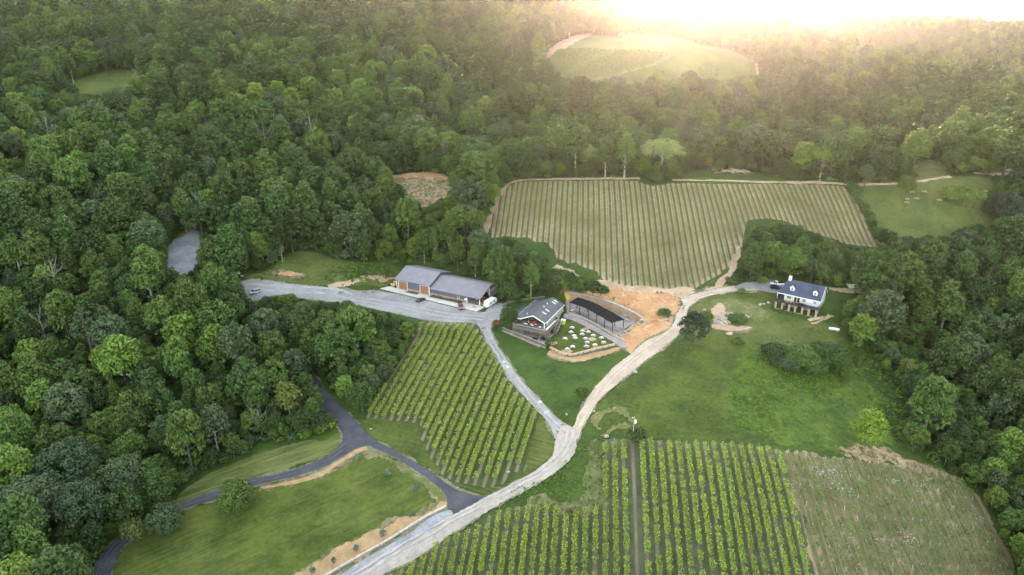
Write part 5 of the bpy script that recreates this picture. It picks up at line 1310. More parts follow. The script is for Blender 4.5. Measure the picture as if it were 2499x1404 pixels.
def car(name, label, px, py, heading, paint, style='sedan', z=None, cat=None):
    """x is forward; heading in degrees from the world x axis"""
    q = at(px, py)[0]; e = empty(name, (q[0], q[1], q[2] + 0.2 if z is None else z), math.radians(heading), label, cat or 'car')
    spec = dict(sedan=(4.7, 1.82, 0.95, 1.45), suv=(4.8, 1.9, 1.05, 1.75), van=(5.1, 1.95, 1.05, 1.75), pickup=(5.7, 1.95, 1.1, 1.85))[style]
    L, Wd, sh, H_ = spec
    def ring(x, w, zb, zt, r=0.12):
        return [(x, -w, zb + r), (x, -w, zt - r), (x, -w + r, zt), (x, w - r, zt), (x, w, zt - r), (x, w, zb + r), (x, w - r, zb), (x, -w + r, zb)]
    h = L / 2; w = Wd / 2
    hood = sh * (0.94 if style != 'van' else 1.0)
    body = loft([ring(-h, w * 0.86, 0.42, sh * 0.9), ring(-h + 0.2, w * 0.97, 0.28, sh), ring(-h * 0.4, w, 0.25, sh), ring(h * 0.35, w, 0.25, sh), ring(h - 0.5, w * 0.97, 0.27, hood * 0.93), ring(h - 0.1, w * 0.9, 0.3, hood * 0.8), ring(h, w * 0.8, 0.38, hood * 0.66)])
    P(body, 'body', paint, e)
    xs_ = dict(sedan=(-h * 0.72, -h * 0.38, h * 0.08, h * 0.42), suv=(-h * 0.97, -h * 0.86, h * 0.12, h * 0.42), van=(-h * 0.97, -h * 0.84, h * 0.25, h * 0.62), pickup=(-h * 0.02, h * 0.03, h * 0.28, h * 0.52))[style]
    def cr(x, w1, w0, z0, z1): return [(x[0], -w0, z0), (x[1], -w1, z1), (x[1], w1, z1), (x[0], w0, z0)]
    g0, g1 = sh - 0.02, H_ - 0.1
    cab = MB(); vs = []
    for x, zz, ww in ((xs_[0], g0, w * 0.93), (xs_[1], g1, w * 0.78), (xs_[2], g1, w * 0.78), (xs_[3], g0, w * 0.93)): vs += [(x, -ww, zz), (x, ww, zz)]
    cab.add(vs, [(0, 1, 3, 2), (2, 3, 5, 4), (4, 5, 7, 6), (0, 2, 4, 6), (1, 7, 5, 3), (0, 6, 7, 1)])
    P(cab, 'window_glass', M_GLASS, e)
    rf = MB().span((xs_[1] - 0.08, -w * 0.80, g1 - 0.005), (xs_[2] + 0.08, w * 0.80, g1 + 0.07))
    for x in ((xs_[1] + xs_[2]) / 2, xs_[1] + 0.1):
        for s in (-1, 1): rf.bar((x, s * w * 0.95, g0), (x, s * w * 0.81, g1), 0.1, 0.06)
    for s in (-1, 1):
        rf.bar((xs_[3], s * w * 0.94, g0), (xs_[2], s * w * 0.8, g1), 0.09, 0.07); rf.bar((xs_[0], s * w * 0.94, g0), (xs_[1], s * w * 0.8, g1), 0.09, 0.07)
    P(rf, 'roof', paint, e)
    if style == 'pickup':
        bed_ = MB().span((-h + 0.15, -w * 0.86, sh - 0.5), (-h * 0.05, w * 0.86, sh + 0.004)); P(bed_, 'cargo_bed', M_BLACK, e)
    for x in (-h * 0.6, h * 0.6):
        for s in (-1, 1):
            wm = MB(); wm.tube([(x, s * (w - 0.2), 0.33), (x, s * (w + 0.01), 0.33)], 0.33, 14); t = P(wm, 'wheel', M_RUBBER, e)
            P(MB().tube([(x, s * (w - 0.02), 0.33), (x, s * (w + 0.025), 0.33)], 0.19, 10), 'rim', M_CHROME, t)
    for s in (-1, 1):
        P(MB().box((h - 0.1, s * w * 0.68, hood * 0.74), (0.14, 0.36, 0.16)), 'headlight', M_LAMP, e)
        P(MB().box((-h + 0.06, s * w * 0.76, sh * 0.8), (0.12, 0.28, 0.2)), 'tail_light', M_TAIL, e)
        P(MB().box((xs_[3] - 0.25, s * (w + 0.08), g0 + 0.08), (0.12, 0.2, 0.13)), 'side_mirror', paint, e)
    return e
PAINT = dict(black=flat('black_car_paint', (0.012, 0.013, 0.016), 0.2, spec=0.6), red=flat('red_car_paint', (0.22, 0.018, 0.024), 0.3, spec=0.6), silver=flat('silver_car_paint', (0.52, 0.53, 0.55), 0.3, 0.4), white=flat('white_car_paint', (0.70, 0.70, 0.70), 0.3))
car('car', 'black sedan parked at the edge of the barn apron', 1027, 735, 52, PAINT['black'], 'sedan', z=0.05)
car('pickup_truck', 'dark red pickup truck parked nose out on the barn apron', 1124.5, 752, -80, PAINT['red'], 'pickup', z=0.36, cat='truck')
car('minivan', 'silver minivan parked at the left end of the gravel yard', 624, 716, 180 + 35, PAINT['silver'], 'van', cat='van')
car('car', 'black suv parked against the left end of the white house', 1893, 706, 0, PAINT['black'], 'suv')
car('pickup_truck', 'white pickup truck behind the black suv at the white house', 1896, 697, 180, PAINT['white'], 'pickup', cat='truck')

def camper():
    x, y = plane_pt(1197, 745, 0.2)
    e = empty('camper_trailer', (x, y, 0.2), math.radians(58), 'white camper trailer parked against the trees beside the barn', 'trailer')
    b = MB(); prof = [(-3.2, 0.6), (-3.2, 2.3), (-2.8, 2.8), (2.6, 2.8), (3.4, 1.9), (3.4, 1.0), (2.9, 0.6)]
    n = len(prof); vs = [(p[0], -1.2, p[1]) for p in prof] + [(p[0], 1.2, p[1]) for p in prof]
    b.add(vs, [tuple(range(n)), tuple(range(n, 2 * n))[::-1]] + [(i, n + i, n + (i + 1) % n, (i + 1) % n) for i in range(n)])
    P(b, 'body', M_WHITEP, e)
    for s in (-1, 1):
        for f0, f1 in ((-2.4, -1.6), (-1.3, -0.8), (0.6, 1.5)):
            P(MB().span((f0, s * 1.205 - 0.02, 1.55), (f1, s * 1.205 + 0.02, 2.15)), 'window', M_GLASS, e)
        P(MB().span((-3.1, s * 1.203 - 0.012, 1.12), (3.2, s * 1.203 + 0.012, 1.26)), 'stripe', flat('grey_stripe', (0.12, 0.13, 0.15)), e)
        P(MB().tube([(-0.4, s * 0.95, 0.35), (-0.4, s * 1.22, 0.35)], 0.35, 12), 'wheel', M_RUBBER, e)
    P(MB().span((-0.2, -1.23, 0.7), (0.4, -1.19, 2.4)), 'door', flat('camper_door', (0.6, 0.6, 0.6)), e)
    P(MB().bar((3.3, 0, 0.5), (4.4, 0, 0.5), 0.12), 'tow_bar', M_BLACK, e)
camper()

M_ORANGE = flat('orange_paint', (0.50, 0.13, 0.03), 0.5); M_YELLOW = flat('yellow_paint', (0.60, 0.36, 0.03), 0.5)
def tractor(label, px, py, hd, paint, z=0.35):
    x, y = plane_pt(px, py, z); e = empty('tractor', (x, y, z), math.radians(hd), label, 'tractor')
    b = MB().span((-0.3, -0.4, 0.7), (1.7, 0.4, 1.35)); b.span((-1.1, -0.55, 0.6), (-0.3, 0.55, 1.1)); P(b, 'body', paint, e)
    P(MB().span((-0.95, -0.3, 1.1), (-0.4, 0.3, 1.55)), 'seat', M_BLACK, e)
    c = MB()
    for sx_ in (-1.1, -0.2):
        for s in (-0.5, 0.5): c.bar((sx_, s, 1.1), (sx_, s, 2.3), 0.07)
    c.span((-1.25, -0.65, 2.3), (0.0, 0.65, 2.38)); P(c, 'canopy', paint, e)
    for s in (-1, 1):
        P(MB().tube([(-0.7, s * 0.6, 0.65), (-0.7, s * 0.95, 0.65)], 0.65, 14), 'wheel', M_RUBBER, e)
        P(MB().tube([(1.3, s * 0.5, 0.4), (1.3, s * 0.75, 0.4)], 0.4, 12), 'wheel', M_RUBBER, e)
tractor('orange tractor under the open end of the barn', 1177, 736, 120, M_ORANGE)
tractor('dark tractor standing at the back of the open barn end', 1188, 727, 100, M_BLACK)
def loader():
    x, y = plane_pt(965, 699, 0.1); e = empty('wheel_loader', (x, y, 0.1), math.radians(60), 'yellow wheel loader half hidden behind the left barn corner', 'loader')
    P(MB().span((-1.5, -0.8, 0.6), (0.8, 0.8, 1.5)), 'body', M_YELLOW, e)
    c = MB().span((-0.7, -0.6, 2.3), (0.5, 0.6, 2.45))
    for a in (-0.65, 0.45):
        for s in (-0.55, 0.55): c.bar((a, s, 1.5), (a, s, 2.3), 0.1)
    P(c, 'cab', M_YELLOW, e)
    ar = MB()
    for s in (-0.5, 0.5): ar.bar((0.4, s, 1.4), (2.0, s, 0.5), 0.14)
    ar.add([(2.0, -0.95, 0.1), (2.0, 0.95, 0.1), (2.7, 0.95, 0.1), (2.7, -0.95, 0.1), (2.0, -0.95, 0.8), (2.0, 0.95, 0.8)], [(0, 1, 2, 3), (0, 4, 5, 1), (0, 3, 4), (1, 5, 2)])
    P(ar, 'bucket_arm', M_YELLOW, e)
    for a in (-1.0, 0.5):
        for s in (-1, 1): P(MB().tube([(a, s * 0.75, 0.55), (a, s * 1.1, 0.55)], 0.55, 12), 'wheel', M_RUBBER, e)
loader()
# barrels along the barn end
M_BARREL = flat('oak_barrel', (0.36, 0.19, 0.085), 0.6, var=0.25)
def barrel(i, px, py):
    x, y = plane_pt(px, py, 0.35); e = empty('barrel', (x, y, 0.35), 0, 'oak barrel in the row at the open barn end, %s from the corner post' % ordinal(i), 'barrel', 'oak barrels at the barn end')
    P(MB().lathe((0, 0, 0), [(0.28, 0), (0.36, 0.25), (0.38, 0.47), (0.36, 0.7), (0.28, 0.95)], 12), 'staves', M_BARREL, e)
    h = MB()
    for zz, rr in ((0.12, 0.335), (0.3, 0.378), (0.65, 0.376), (0.83, 0.33)): h.lathe((0, 0, zz), [(rr, 0), (rr, 0.05)], 12)
    P(h, 'hoops', M_BLACK, e)
for i in range(7): barrel(i, 1174.5 + i * 2.5, 744.2 - i * 1.75)
for i, (x_, y_) in enumerate(((1155, 750), (1159.5, 751))):
    x, y = plane_pt(x_, y_, 0.35); e = empty('traffic_cone', (x, y, 0.35), 0, ['left orange traffic cone on the barn apron', 'right orange traffic cone on the barn apron'][i], 'cone', 'traffic cones on the apron')
    P(MB().lathe((0, 0, 0.04), [(0.26, 0), (0.06, 0.85)], 12), 'cone', M_ORANGE, e); P(MB().box((0, 0, 0.02), (0.7, 0.7, 0.05)), 'base', M_ORANGE, e)
for i, (x_, y_, s_, lab) in enumerate(((957, 697, 1.1, 'white plastic crate beside the yellow loader'), (951, 698.5, 0.9, 'dark crate beside the white plastic crate'), (1182, 746, 1.2, 'pale plank crate on the ground by the barn corner'), (1187, 749.5, 1.0, 'white pallet by the edge of the barn apron'))):
    x, y = plane_pt(x_, y_, 0.3); c = MB()
    for k in range(4): c.box((0, 0, 0.1 + k * 0.22 * s_), (s_, s_ * 0.8, 0.14 * s_))
    for a in (-0.45, 0.45):
        for b_ in (-0.36, 0.36): c.box((a * s_, b_ * s_, 0.38 * s_), (0.1, 0.1, 0.75 * s_))
    e = empty('crate', (x, y, 0.2), 0.4 * i, lab, 'crate'); P(c, 'slats', [M_WHITEP, M_BLACK, M_CONC2, M_WHITEP][i], e)
# ------------------------------------------------------------------ clubhouse
M_WALLC = siding('pale_grey_green_siding', (0.30, 0.30, 0.275), (0.40, 0.40, 0.37), 0.2)
M_DECK = ribbed('grey_deck_boards', (0.15, 0.125, 0.115), (0.25, 0.215, 0.20), 0.14, 1)
M_RAILCAP = flat('pale_rail_cap', (0.42, 0.37, 0.34), 0.7)
M_REDGLASS = flat('reddish_window_glass', (0.055, 0.018, 0.015), 0.15, spec=0.6, var=0.6, scale=0.8)
def club_pt(f, n, z=0.0):
    a = math.radians(CLUB[2]); return (CLUB[0] + f * math.cos(a) - n * math.sin(a), CLUB[1] + f * math.sin(a) + n * math.cos(a), z)
def local_plane_hit(px, py, base, ang, p0, nrm):
    """photo ray against a plane given in a building's own frame"""
    a = math.radians(ang); c, s = math.cos(a), math.sin(a); r = ray(px, py)
    o = np.array([-base[0], -base[1], CZ - base[2]])
    loc = lambda v: np.array([v[0] * c + v[1] * s, -v[0] * s + v[1] * c, v[2]])
    o = loc(o); d = loc(r); t = ((np.array(p0) - o) @ nrm) / (d @ nrm)
    return o + d * t

M_SKYL = flat('skylight_glass', (0.45, 0.46, 0.48), 0.25)
def build_club():
    e = empty('clubhouse', (CLUB[0], CLUB[1], 0), math.radians(CLUB[2]), 'timber clubhouse with slate roof, glazed gable and raised deck at the centre', 'building')
    n0, n1, f0, f1 = 6.5, 22.4, 0.3, 12.2
    RF, RZ = 7.4, 7.7
    P(MB().span((f0, n0, -1.2), (f1, n1, 2.7)), 'lower_wall', M_STONE, e)
    w = MB()
    sec = [(f0, 2.72), (f1, 2.72), (f1, 5.35), (RF, 7.45), (1.9, 5.1), (f0, 4.98)]
    m = len(sec); vs = [(p[0], n0 + 0.15, p[1]) for p in sec] + [(p[0], n1, p[1]) for p in sec]
    w.add(vs, [tuple(range(m)), tuple(range(m, 2 * m))[::-1]] + [(i, m + i, m + (i + 1) % m, (i + 1) % m) for i in range(m)])
    P(w, 'wall', M_WALLC, e)
    # glazed gable: panes behind timber mullions
    g = MB(); gs = [(0.5, 2.95), (12.0, 2.95), (12.0, 5.2), (RF, 7.2), (1.9, 4.95), (0.5, 4.85)]; k = len(gs)
    vs = [(p[0], n0 + 0.06, p[1]) for p in gs] + [(p[0], n0 + 0.14, p[1]) for p in gs]
    g.add(vs, [tuple(range(k)), tuple(range(k, 2 * k))[::-1]] + [(i, k + i, k + (i + 1) % k, (i + 1) % k) for i in range(k)])
    gl = P(g, 'glazed_gable', M_REDGLASS, e)
    mu = MB()
    def roofz(f): return 7.2 - (f - RF) * 2.0 / 4.6 if f > RF else (7.2 - (RF - f) * 2.25 / 5.5 if f > 1.9 else 4.9)
    for f in np.arange(0.5, 12.05, 1.15): mu.span((f - 0.09, n0 - 0.03, 2.9), (f + 0.09, n0 + 0.055, max(roofz(f), 3.2)))
    for z in (4.1, 5.1):
        lo = 0.5 if z < 4.9 else RF - (7.2 - z) * 5.5 / 2.25; hi = 12.0 if z < 5.2 else RF + (7.2 - z) * 4.6 / 2.0
        mu.span((lo, n0 - 0.05, z - 0.08), (hi, n0 + 0.05, z + 0.08))
    P(mu, 'mullions', M_TIMBER, gl)
    # roof
    rs = [((RF, RZ), (12.65, 5.42)), ((1.9, 5.28), (RF, RZ)), ((-0.45, 5.1), (1.9, 5.28))]
    for (a, b) in rs:
        P(MB().slab([(a[0], 3.0, a[1]), (b[0], 3.0, b[1]), (b[0], 22.8, b[1]), (a[0], 22.8, a[1])], 0.2), 'roof', M_ROOF_CLUB, e)
    fa = MB()
    for (a, b) in rs: fa.bar((a[0], 2.94, a[1] - 0.13), (b[0], 2.94, b[1] - 0.13), 0.1, 0.34)
    fa.bar((12.7, 2.9, 5.27), (12.7, 22.8, 5.27), 0.09, 0.26); fa.bar((-0.5, 2.9, 4.95), (-0.5, 22.8, 4.95), 0.09, 0.26)
    P(fa, 'fascia', M_TRIM, e)
    nr = np.array([2.28 / 5.25, 0, 1.0])
    for (x, y) in ((1328.6, 764.8), (1336.0, 758.0), (1352.0, 739.6), (1356.6, 735.6)):
        q = local_plane_hit(x, y, (CLUB[0], CLUB[1], 0), CLUB[2], (RF, 0, RZ), nr); s = -2.28 / 5.25
        sk = MB().slab([(q[0] - 0.85, q[1] - 0.3, q[2] + 0.85 * -s + 0.1), (q[0] + 0.85, q[1] - 0.3, q[2] - 0.85 * -s + 0.1), (q[0] + 0.85, q[1] + 0.3, q[2] - 0.85 * -s + 0.1), (q[0] - 0.85, q[1] + 0.3, q[2] + 0.85 * -s + 0.1)], 0.12)
        P(sk, 'skylight', M_SKYL, e)
    for (f, n, z) in ((3.4, 6.2, 5.9), (7.9, 12.5, 7.4), (7.9, 15.8, 7.4)):
        P(MB().tube([(f, n, z - 0.3), (f, n, z + 0.75)], 0.14, 8), 'vent_pipe', M_TRIM, e)
    for f, n in ((0.1, 3.25), (12.2, 3.25), (12.1, 6.3)): P(MB().span((f - 0.13, n - 0.13, 2.9), (f + 0.13, n + 0.13, 5.2)), 'porch_column', M_TRIM, e)
    for n, z0, z1 in ((9.5, 3.9, 4.7), (17.0, 3.6, 4.6), (20.0, 3.7, 4.4)):
        wv = MB().span((f1 - 0.01, n, z0), (f1 + 0.05, n + 0.9, z1)); x = P(wv, 'window', M_TRIM, e); P(MB().span((f1 + 0.051, n + 0.1, z0 + 0.1), (f1 + 0.06, n + 0.8, z1 - 0.1)), 'pane', M_GLASS, x)
    tr = MB().span((f1 - 0.1, n1 - 0.2, -1.0), (f1 + 0.04, n1 + 0.04, 5.2)); P(tr, 'corner_trim', M_TRIM, e)
    # side wing at the back left
    P(MB().span((-4.2, 10.5, -1), (0.28, 18.0, 2.6)), 'side_wing_wall', M_WALLC, e)
    P(MB().slab([(-4.7, 10.0, 2.7), (0.28, 10.0, 4.2), (0.28, 18.4, 4.2), (-4.7, 18.4, 2.7)], 0.18), 'side_roof', M_ROOF_HOUSE, e)
    # deck
    dk = MB().span((0.0, 0.0, 2.68), (14.5, 6.5, 2.88)); dk.span((12.22, 6.5, 2.68), (14.5, 13.6, 2.88)); P(dk, 'deck_floor', M_DECK, e)
    sk = MB().span((-0.06, -0.08, 2.1), (14.56, -0.002, 2.86)); sk.span((14.502, 0.0, 2.1), (14.58, 13.6, 2.86)); sk.span((-0.08, 0.0, 2.1), (-0.002, 6.4, 2.86)); P(sk, 'deck_skirt', M_TIMBER, e)
    def rail(pts, name='railing'):
        rb = MB(); cap = MB()
        for a, b in zip(pts[:-1], pts[1:]):
            a, b = Vector(a), Vector(b); L = (b - a).length; m = max(1, int(L / 1.8))
            for i in range(m + 1):
                q = a.lerp(b, i / m); rb.bar(q, q + Vector((0, 0, 1.05)), 0.12)
            for h in (0.18, 0.34, 0.50, 0.66, 0.82): rb.bar(a + Vector((0, 0, h)), b + Vector((0, 0, h)), 0.05, 0.13)
            cap.bar(a + Vector((0, 0, 1.08)), b + Vector((0, 0, 1.08)), 0.2, 0.06)
        r_ = P(rb, name, M_TIMBER, e); P(cap, 'rail_cap', M_RAILCAP, r_)
    rail([(0.06, 6.3, 2.88), (0.06, 0.08, 2.88), (14.42, 0.08, 2.88), (14.42, 12.3, 2.88)])
    rail([(12.4, 13.5, 2.88), (14.42, 13.5, 2.88)])
    for f in (0.05, 4.2, 8.0, 11.9, 14.4):
        P(MB().span((f - 0.12, 0.02, -0.7), (f + 0.12, 0.26, 2.66)), 'deck_post', M_TIMBER, e)
        if 1 < f < 13:
            for s in (-1, 1): P(MB().bar((f + s * 0.05, 0.14, 1.2), (f + s * 1.1, 0.14, 2.55), 0.12), 'knee_brace', M_TIMBER, e)
    for n in (4.5, 9.0, 13.3): P(MB().span((14.2, n - 0.12, -0.7), (14.44, n + 0.12, 2.66)), 'deck_post', M_TIMBER, e)
    for f in (1.6, 5.6, 9.6, 13.2): P(MB().span((f - 0.3, 5.2, -0.7), (f + 0.3, 5.8, 2.66)), 'stone_pier', M_STONE, e)
    P(MB().span((2.6, 6.42, -0.4), (4.4, 6.49, 1.9)), 'lower_door', M_GLASS, e); P(MB().span((6.4, 6.42, 0.3), (8.8, 6.49, 1.7)), 'lower_window', M_GLASS, e); P(MB().span((10.4, 6.42, -0.4), (11.6, 6.49, 1.9)), 'lower_door', M_GLASS, e)
    # stairs down the right side
    st = MB(); N_ = 17
    for i in range(N_):
        z = 2.75 - i * 0.19; n = 12.3 - i * 0.33; st.span((14.65, n - 0.17, z - 0.04), (16.0, n + 0.15, z))
    P(st, 'stair_treads', M_DECK, e)
    for f in (14.65, 16.0):
        sg = MB().bar((f, 12.5, 2.72), (f, 6.8, -0.45), 0.08, 0.3); P(sg, 'stair_stringer', M_DARKWOOD, e)
    hr = MB()
    for f in (14.7, 16.0):
        hr.bar((f, 12.4, 3.7), (f, 6.9, 0.5), 0.09)
        for i in range(5):
            t = i / 4; hr.bar((f, 12.4 - 5.5 * t, 2.7 - 3.15 * t), (f, 12.4 - 5.5 * t, 3.7 - 3.2 * t), 0.09)
    P(hr, 'handrail', M_RAILCAP, e)
    P(MB().span((14.5, 12.35, 2.68), (16.1, 13.6, 2.88)), 'stair_landing', M_DECK, e)
    return e
build_club()
slab_on('patio', None, -0.36, 0.6, M_PAVER, 'paved patio under the clubhouse deck', world_pts=[club_pt(*q)[:2] for q in ((-1.5, -0.9), (14.2, -5.6), (15.0, 6.4), (-1.5, 6.4))])

# furniture of the deck and the patio
def top_table(name, label, p, r_=0.45, h=0.75, mat=None, group=None, sides=16):
    e = empty(name, p, 0, label, 'table', group)
    P(MB().lathe((0, 0, h - 0.05), [(r_, 0), (r_, 0.05)], sides), 'tabletop', mat or M_WHITEP, e)
    P(MB().lathe((0, 0, 0), [(0.25, 0), (0.05, 0.05), (0.05, h - 0.05)], 8), 'pedestal', M_BLACK, e)
    return e
DECK_T = [(1280.7, 789.5), (1284.8, 791), (1296.8, 791.5), (1299.6, 794.3), (1307.5, 792), (1318, 798.5), (1334.4, 803), (1337.8, 800), (1341, 797), (1344.9, 793.4), (1348.8, 789), (1353.5, 784.5)]
for i, (x, y) in enumerate(DECK_T):
    q = plane_pt(x, y, 3.6)
    top_table('deck_table', 'small pale table on the front of the clubhouse deck, %s from its left end' % ordinal(i) if i < 6 else 'small pale table along the side of the clubhouse deck, %s from the front corner' % ordinal(i - 6), (q[0], q[1], 2.88), 0.5, 0.75, None, 'small tables on the clubhouse deck')
def parasol(name, label, p, col, closed, h=2.4):
    e = empty(name, p, 0, label, 'umbrella'); m = flat(name + '_cloth', col, 0.8)
    P(MB().tube([(0, 0, 0), (0, 0, h)], 0.03, 6), 'pole', M_BLACK, e)
    P(MB().lathe((0, 0, h - (1.5 if closed else 0.55)), [(0.06, 0), (0.2, 0.35), (0.13, 1.0), (0.03, 1.5)] if closed else [(1.2, 0), (0.7, 0.3), (0.03, 0.55)], 8), 'canopy', m, e)
    P(MB().lathe((0, 0, 0), [(0.3, 0), (0.28, 0.08)], 10), 'base', M_BLACK, e)
q = plane_pt(1290, 792, 3.2); parasol('closed_parasol', 'closed orange parasol on the clubhouse deck', (q[0], q[1], 2.88), (0.52, 0.26, 0.08), True)
q = plane_pt(1304.5, 786, 4.4); parasol('parasol', 'small open red parasol under the clubhouse gable', (q[0], q[1], 2.88), (0.34, 0.025, 0.03), False, 2.0)
for i, (x, y) in enumerate(((1305, 827), (1326, 826))):
    q = plane_pt(x, y, 0.3); e = empty('patio_table', (q[0], q[1], -0.36), 0, ['left black round table on the clubhouse patio', 'right black round table on the clubhouse patio'][i], 'table', 'black tables on the clubhouse patio')
    P(MB().lathe((0, 0, 0.7), [(0.75, 0), (0.75, 0.06)], 18), 'tabletop', M_BLACK, e); P(MB().lathe((0, 0, 0), [(0.35, 0), (0.06, 0.06), (0.06, 0.7)], 8), 'pedestal', M_BLACK, e)
    for k in range(4):
        a = k * math.pi / 2 + 0.5; c = MB().box((1.1 * math.cos(a), 1.1 * math.sin(a), 0.45), (0.45, 0.45, 0.05), a); c.box((1.3 * math.cos(a), 1.3 * math.sin(a), 0.7), (0.06, 0.45, 0.45), a)
        for u in (-0.17, 0.17):
            for v_ in (-0.17, 0.17): c.bar((1.1 * math.cos(a) + u, 1.1 * math.sin(a) + v_, 0), (1.1 * math.cos(a) + u, 1.1 * math.sin(a) + v_, 0.44), 0.04)
        tag(P(c, 'patio_chair', M_BLACK, None), 'black chair at the %s clubhouse patio table, %s of four' % (('left', 'right')[i], ORD[k]), 'chair', 'black chairs on the clubhouse patio').location = (q[0], q[1], -0.36)
x, y, z = g(1374.5, 791)
e = empty('storage_box', (x, y, z), math.radians(CLUB[2]), 'lime green box with a white lid beside the deck stairs', 'box')
P(MB().span((-0.8, -0.7, 0), (0.8, 0.7, 1.75)), 'body', flat('lime_paint', (0.36, 0.50, 0.06), 0.5), e); P(MB().span((-0.88, -0.78, 1.75), (0.88, 0.78, 1.9)), 'lid', M_WHITEP, e)

def fence_along(name, label, px, h, mat, cap, rails, step, foot=None, z=None):
    """posts and rails along a photo line on the ground"""
    W3 = [g(*p) for p in px]; o = W3[0].copy(); e = empty(name, o, 0, label, 'fence')
    rl = MB(); cp_ = MB(); ft = MB(); rng_ = [w - o for w in W3]
    for a, b in zip(rng_[:-1], rng_[1:]):
        L = (b - a).length; m = max(1, int(L / step))
        for i in range(m + 1):
            q = a.lerp(b, i / m); P(MB().bar(q - Vector((0, 0, 0.4)), q + Vector((0, 0, h)), 0.13), 'post', mat, e)
        for r_ in rails: rl.bar(a + Vector((0, 0, r_)), b + Vector((0, 0, r_)), 0.05, 0.14)
        cp_.bar(a + Vector((0, 0, h + 0.03)), b + Vector((0, 0, h + 0.03)), 0.18, 0.06)
        if foot:
            d = (b - a).normalized(); s = Vector((d.y, -d.x, 0)) * 0.12
            ft.bar(a + s + Vector((0, 0, foot / 2 - 0.4)), b + s + Vector((0, 0, foot / 2 - 0.4)), 0.3, foot + 0.5)
    P(rl, 'rails', mat, e); P(cp_, 'top_rail', cap, e)
    if foot: P(ft, 'footing', M_STONE, e)
    return e
fence_along('timber_fence', 'grey timber fence on a stone footing in front of the clubhouse patio', [(1226, 808), (1262, 822), (1300, 837), (1331.6, 850)], 1.55, M_TIMBER, M_RAILCAP, (0.5, 0.7, 0.9, 1.1, 1.3), 2.0, foot=0.4)
fence_along('timber_fence', 'curving timber fence of the ramp behind the clubhouse', [(1227, 750), (1240, 743), (1262, 738), (1290, 734), (1330, 729)], 1.1, M_TIMBER, M_RAILCAP, (0.25, 0.45, 0.65, 0.85), 2.2)
for i, (x_, y_) in enumerate(((1250.5, 818.5), (1343.8, 851))):
    q = g(x_, y_); e = empty('stone_pillar' if i else 'stump', q, 0, ['tan stump outside the clubhouse patio fence', 'pale stone pillar at the start of the timber rail'][i], 'pillar' if i else 'stump'); P(MB().lathe((0, 0, -0.2), [(0.42, 0), (0.4, 0.9), (0.3, 1.1)], 10), 'block', M_STONE, e)

# ------------------------------------------------------------------ picnic lawn
def timber_rail():
    px = [(1344, 852), (1360, 860.5), (1371, 866), (1385, 868), (1398, 869), (1424, 862.5), (1456, 854), (1500, 844)]
    W3 = [g(*p) for p in px]; o = W3[0].copy(); e = empty('timber_rail', o, 0, 'low orange timber rail curving round the foot of the picnic lawn', 'fence')
    m1 = flat('fresh_timber', (0.44, 0.255, 0.15), 0.7); m2 = flat('pale_board', (0.40, 0.345, 0.32), 0.8)
    W3 = [w - o for w in W3]; rl = MB(); pn = MB()
    for a, b in zip(W3[:-1], W3[1:]):
        L = (b - a).length; m = max(1, round(L / 2.5))
        for i in range(m):
            q = a.lerp(b, i / m); P(MB().bar(q - Vector((0, 0.12, 0.4)), q + Vector((0, -0.12, 0.8)), 0.2), 'post', M_DARKWOOD, e)
        rl.bar(a + Vector((0, 0, 0.92)), b + Vector((0, 0, 0.92)), 0.55, 0.14); pn.bar(a + Vector((0, 0, 0.3)), b + Vector((0, 0, 0.3)), 0.08, 0.9)
    P(rl, 'rail', m1, e); P(pn, 'panel', m2, e)
timber_rail()

def round_table_proto():
    e = empty('picnic_table', (0, 0, 0), 0, 'x', 'picnic table', 'round white picnic tables on the lawn')
    cream = flat('cream_resin', (0.74, 0.70, 0.62), 0.5, var=0.04)
    P(MB().lathe((0, 0, 0.72), [(0.72, 0), (0.76, 0.03), (0.72, 0.07)], 24), 'tabletop', cream, e)
    for k in range(4):
        b = MB(); a0 = k * math.pi / 2 + 0.18; a1 = (k + 1) * math.pi / 2 - 0.18; n = 7; vs = []; fs = []
        for i in range(n):
            a = a0 + (a1 - a0) * i / (n - 1)
            for (r_, z) in ((1.02, 0.42), (1.27, 0.42), (1.27, 0.48), (1.02, 0.48)): vs.append((r_ * math.cos(a), r_ * math.sin(a), z))
        for i in range(n - 1):
            for j in range(4): fs.append((i * 4 + j, (i + 1) * 4 + j, (i + 1) * 4 + (j + 1) % 4, i * 4 + (j + 1) % 4))
        fs += [(0, 1, 2, 3), ((n - 1) * 4 + 3, (n - 1) * 4 + 2, (n - 1) * 4 + 1, (n - 1) * 4)]
        P(b.add(vs, fs), 'bench', cream, e)
    fr = MB()
    for k in range(4):
        a = k * math.pi / 2 + math.pi / 4; c, s = math.cos(a), math.sin(a)
        fr.bar((0.1 * c, 0.1 * s, 0.1), (1.2 * c, 1.2 * s, 0.06), 0.08); fr.bar((1.12 * c, 1.12 * s, 0.05), (1.16 * c, 1.16 * s, 0.42), 0.07); fr.bar((0.3 * c, 0.3 * s, 0.08), (0.4 * c, 0.4 * s, 0.72), 0.07)
    P(fr, 'frame', M_BLACK, e)
    return e
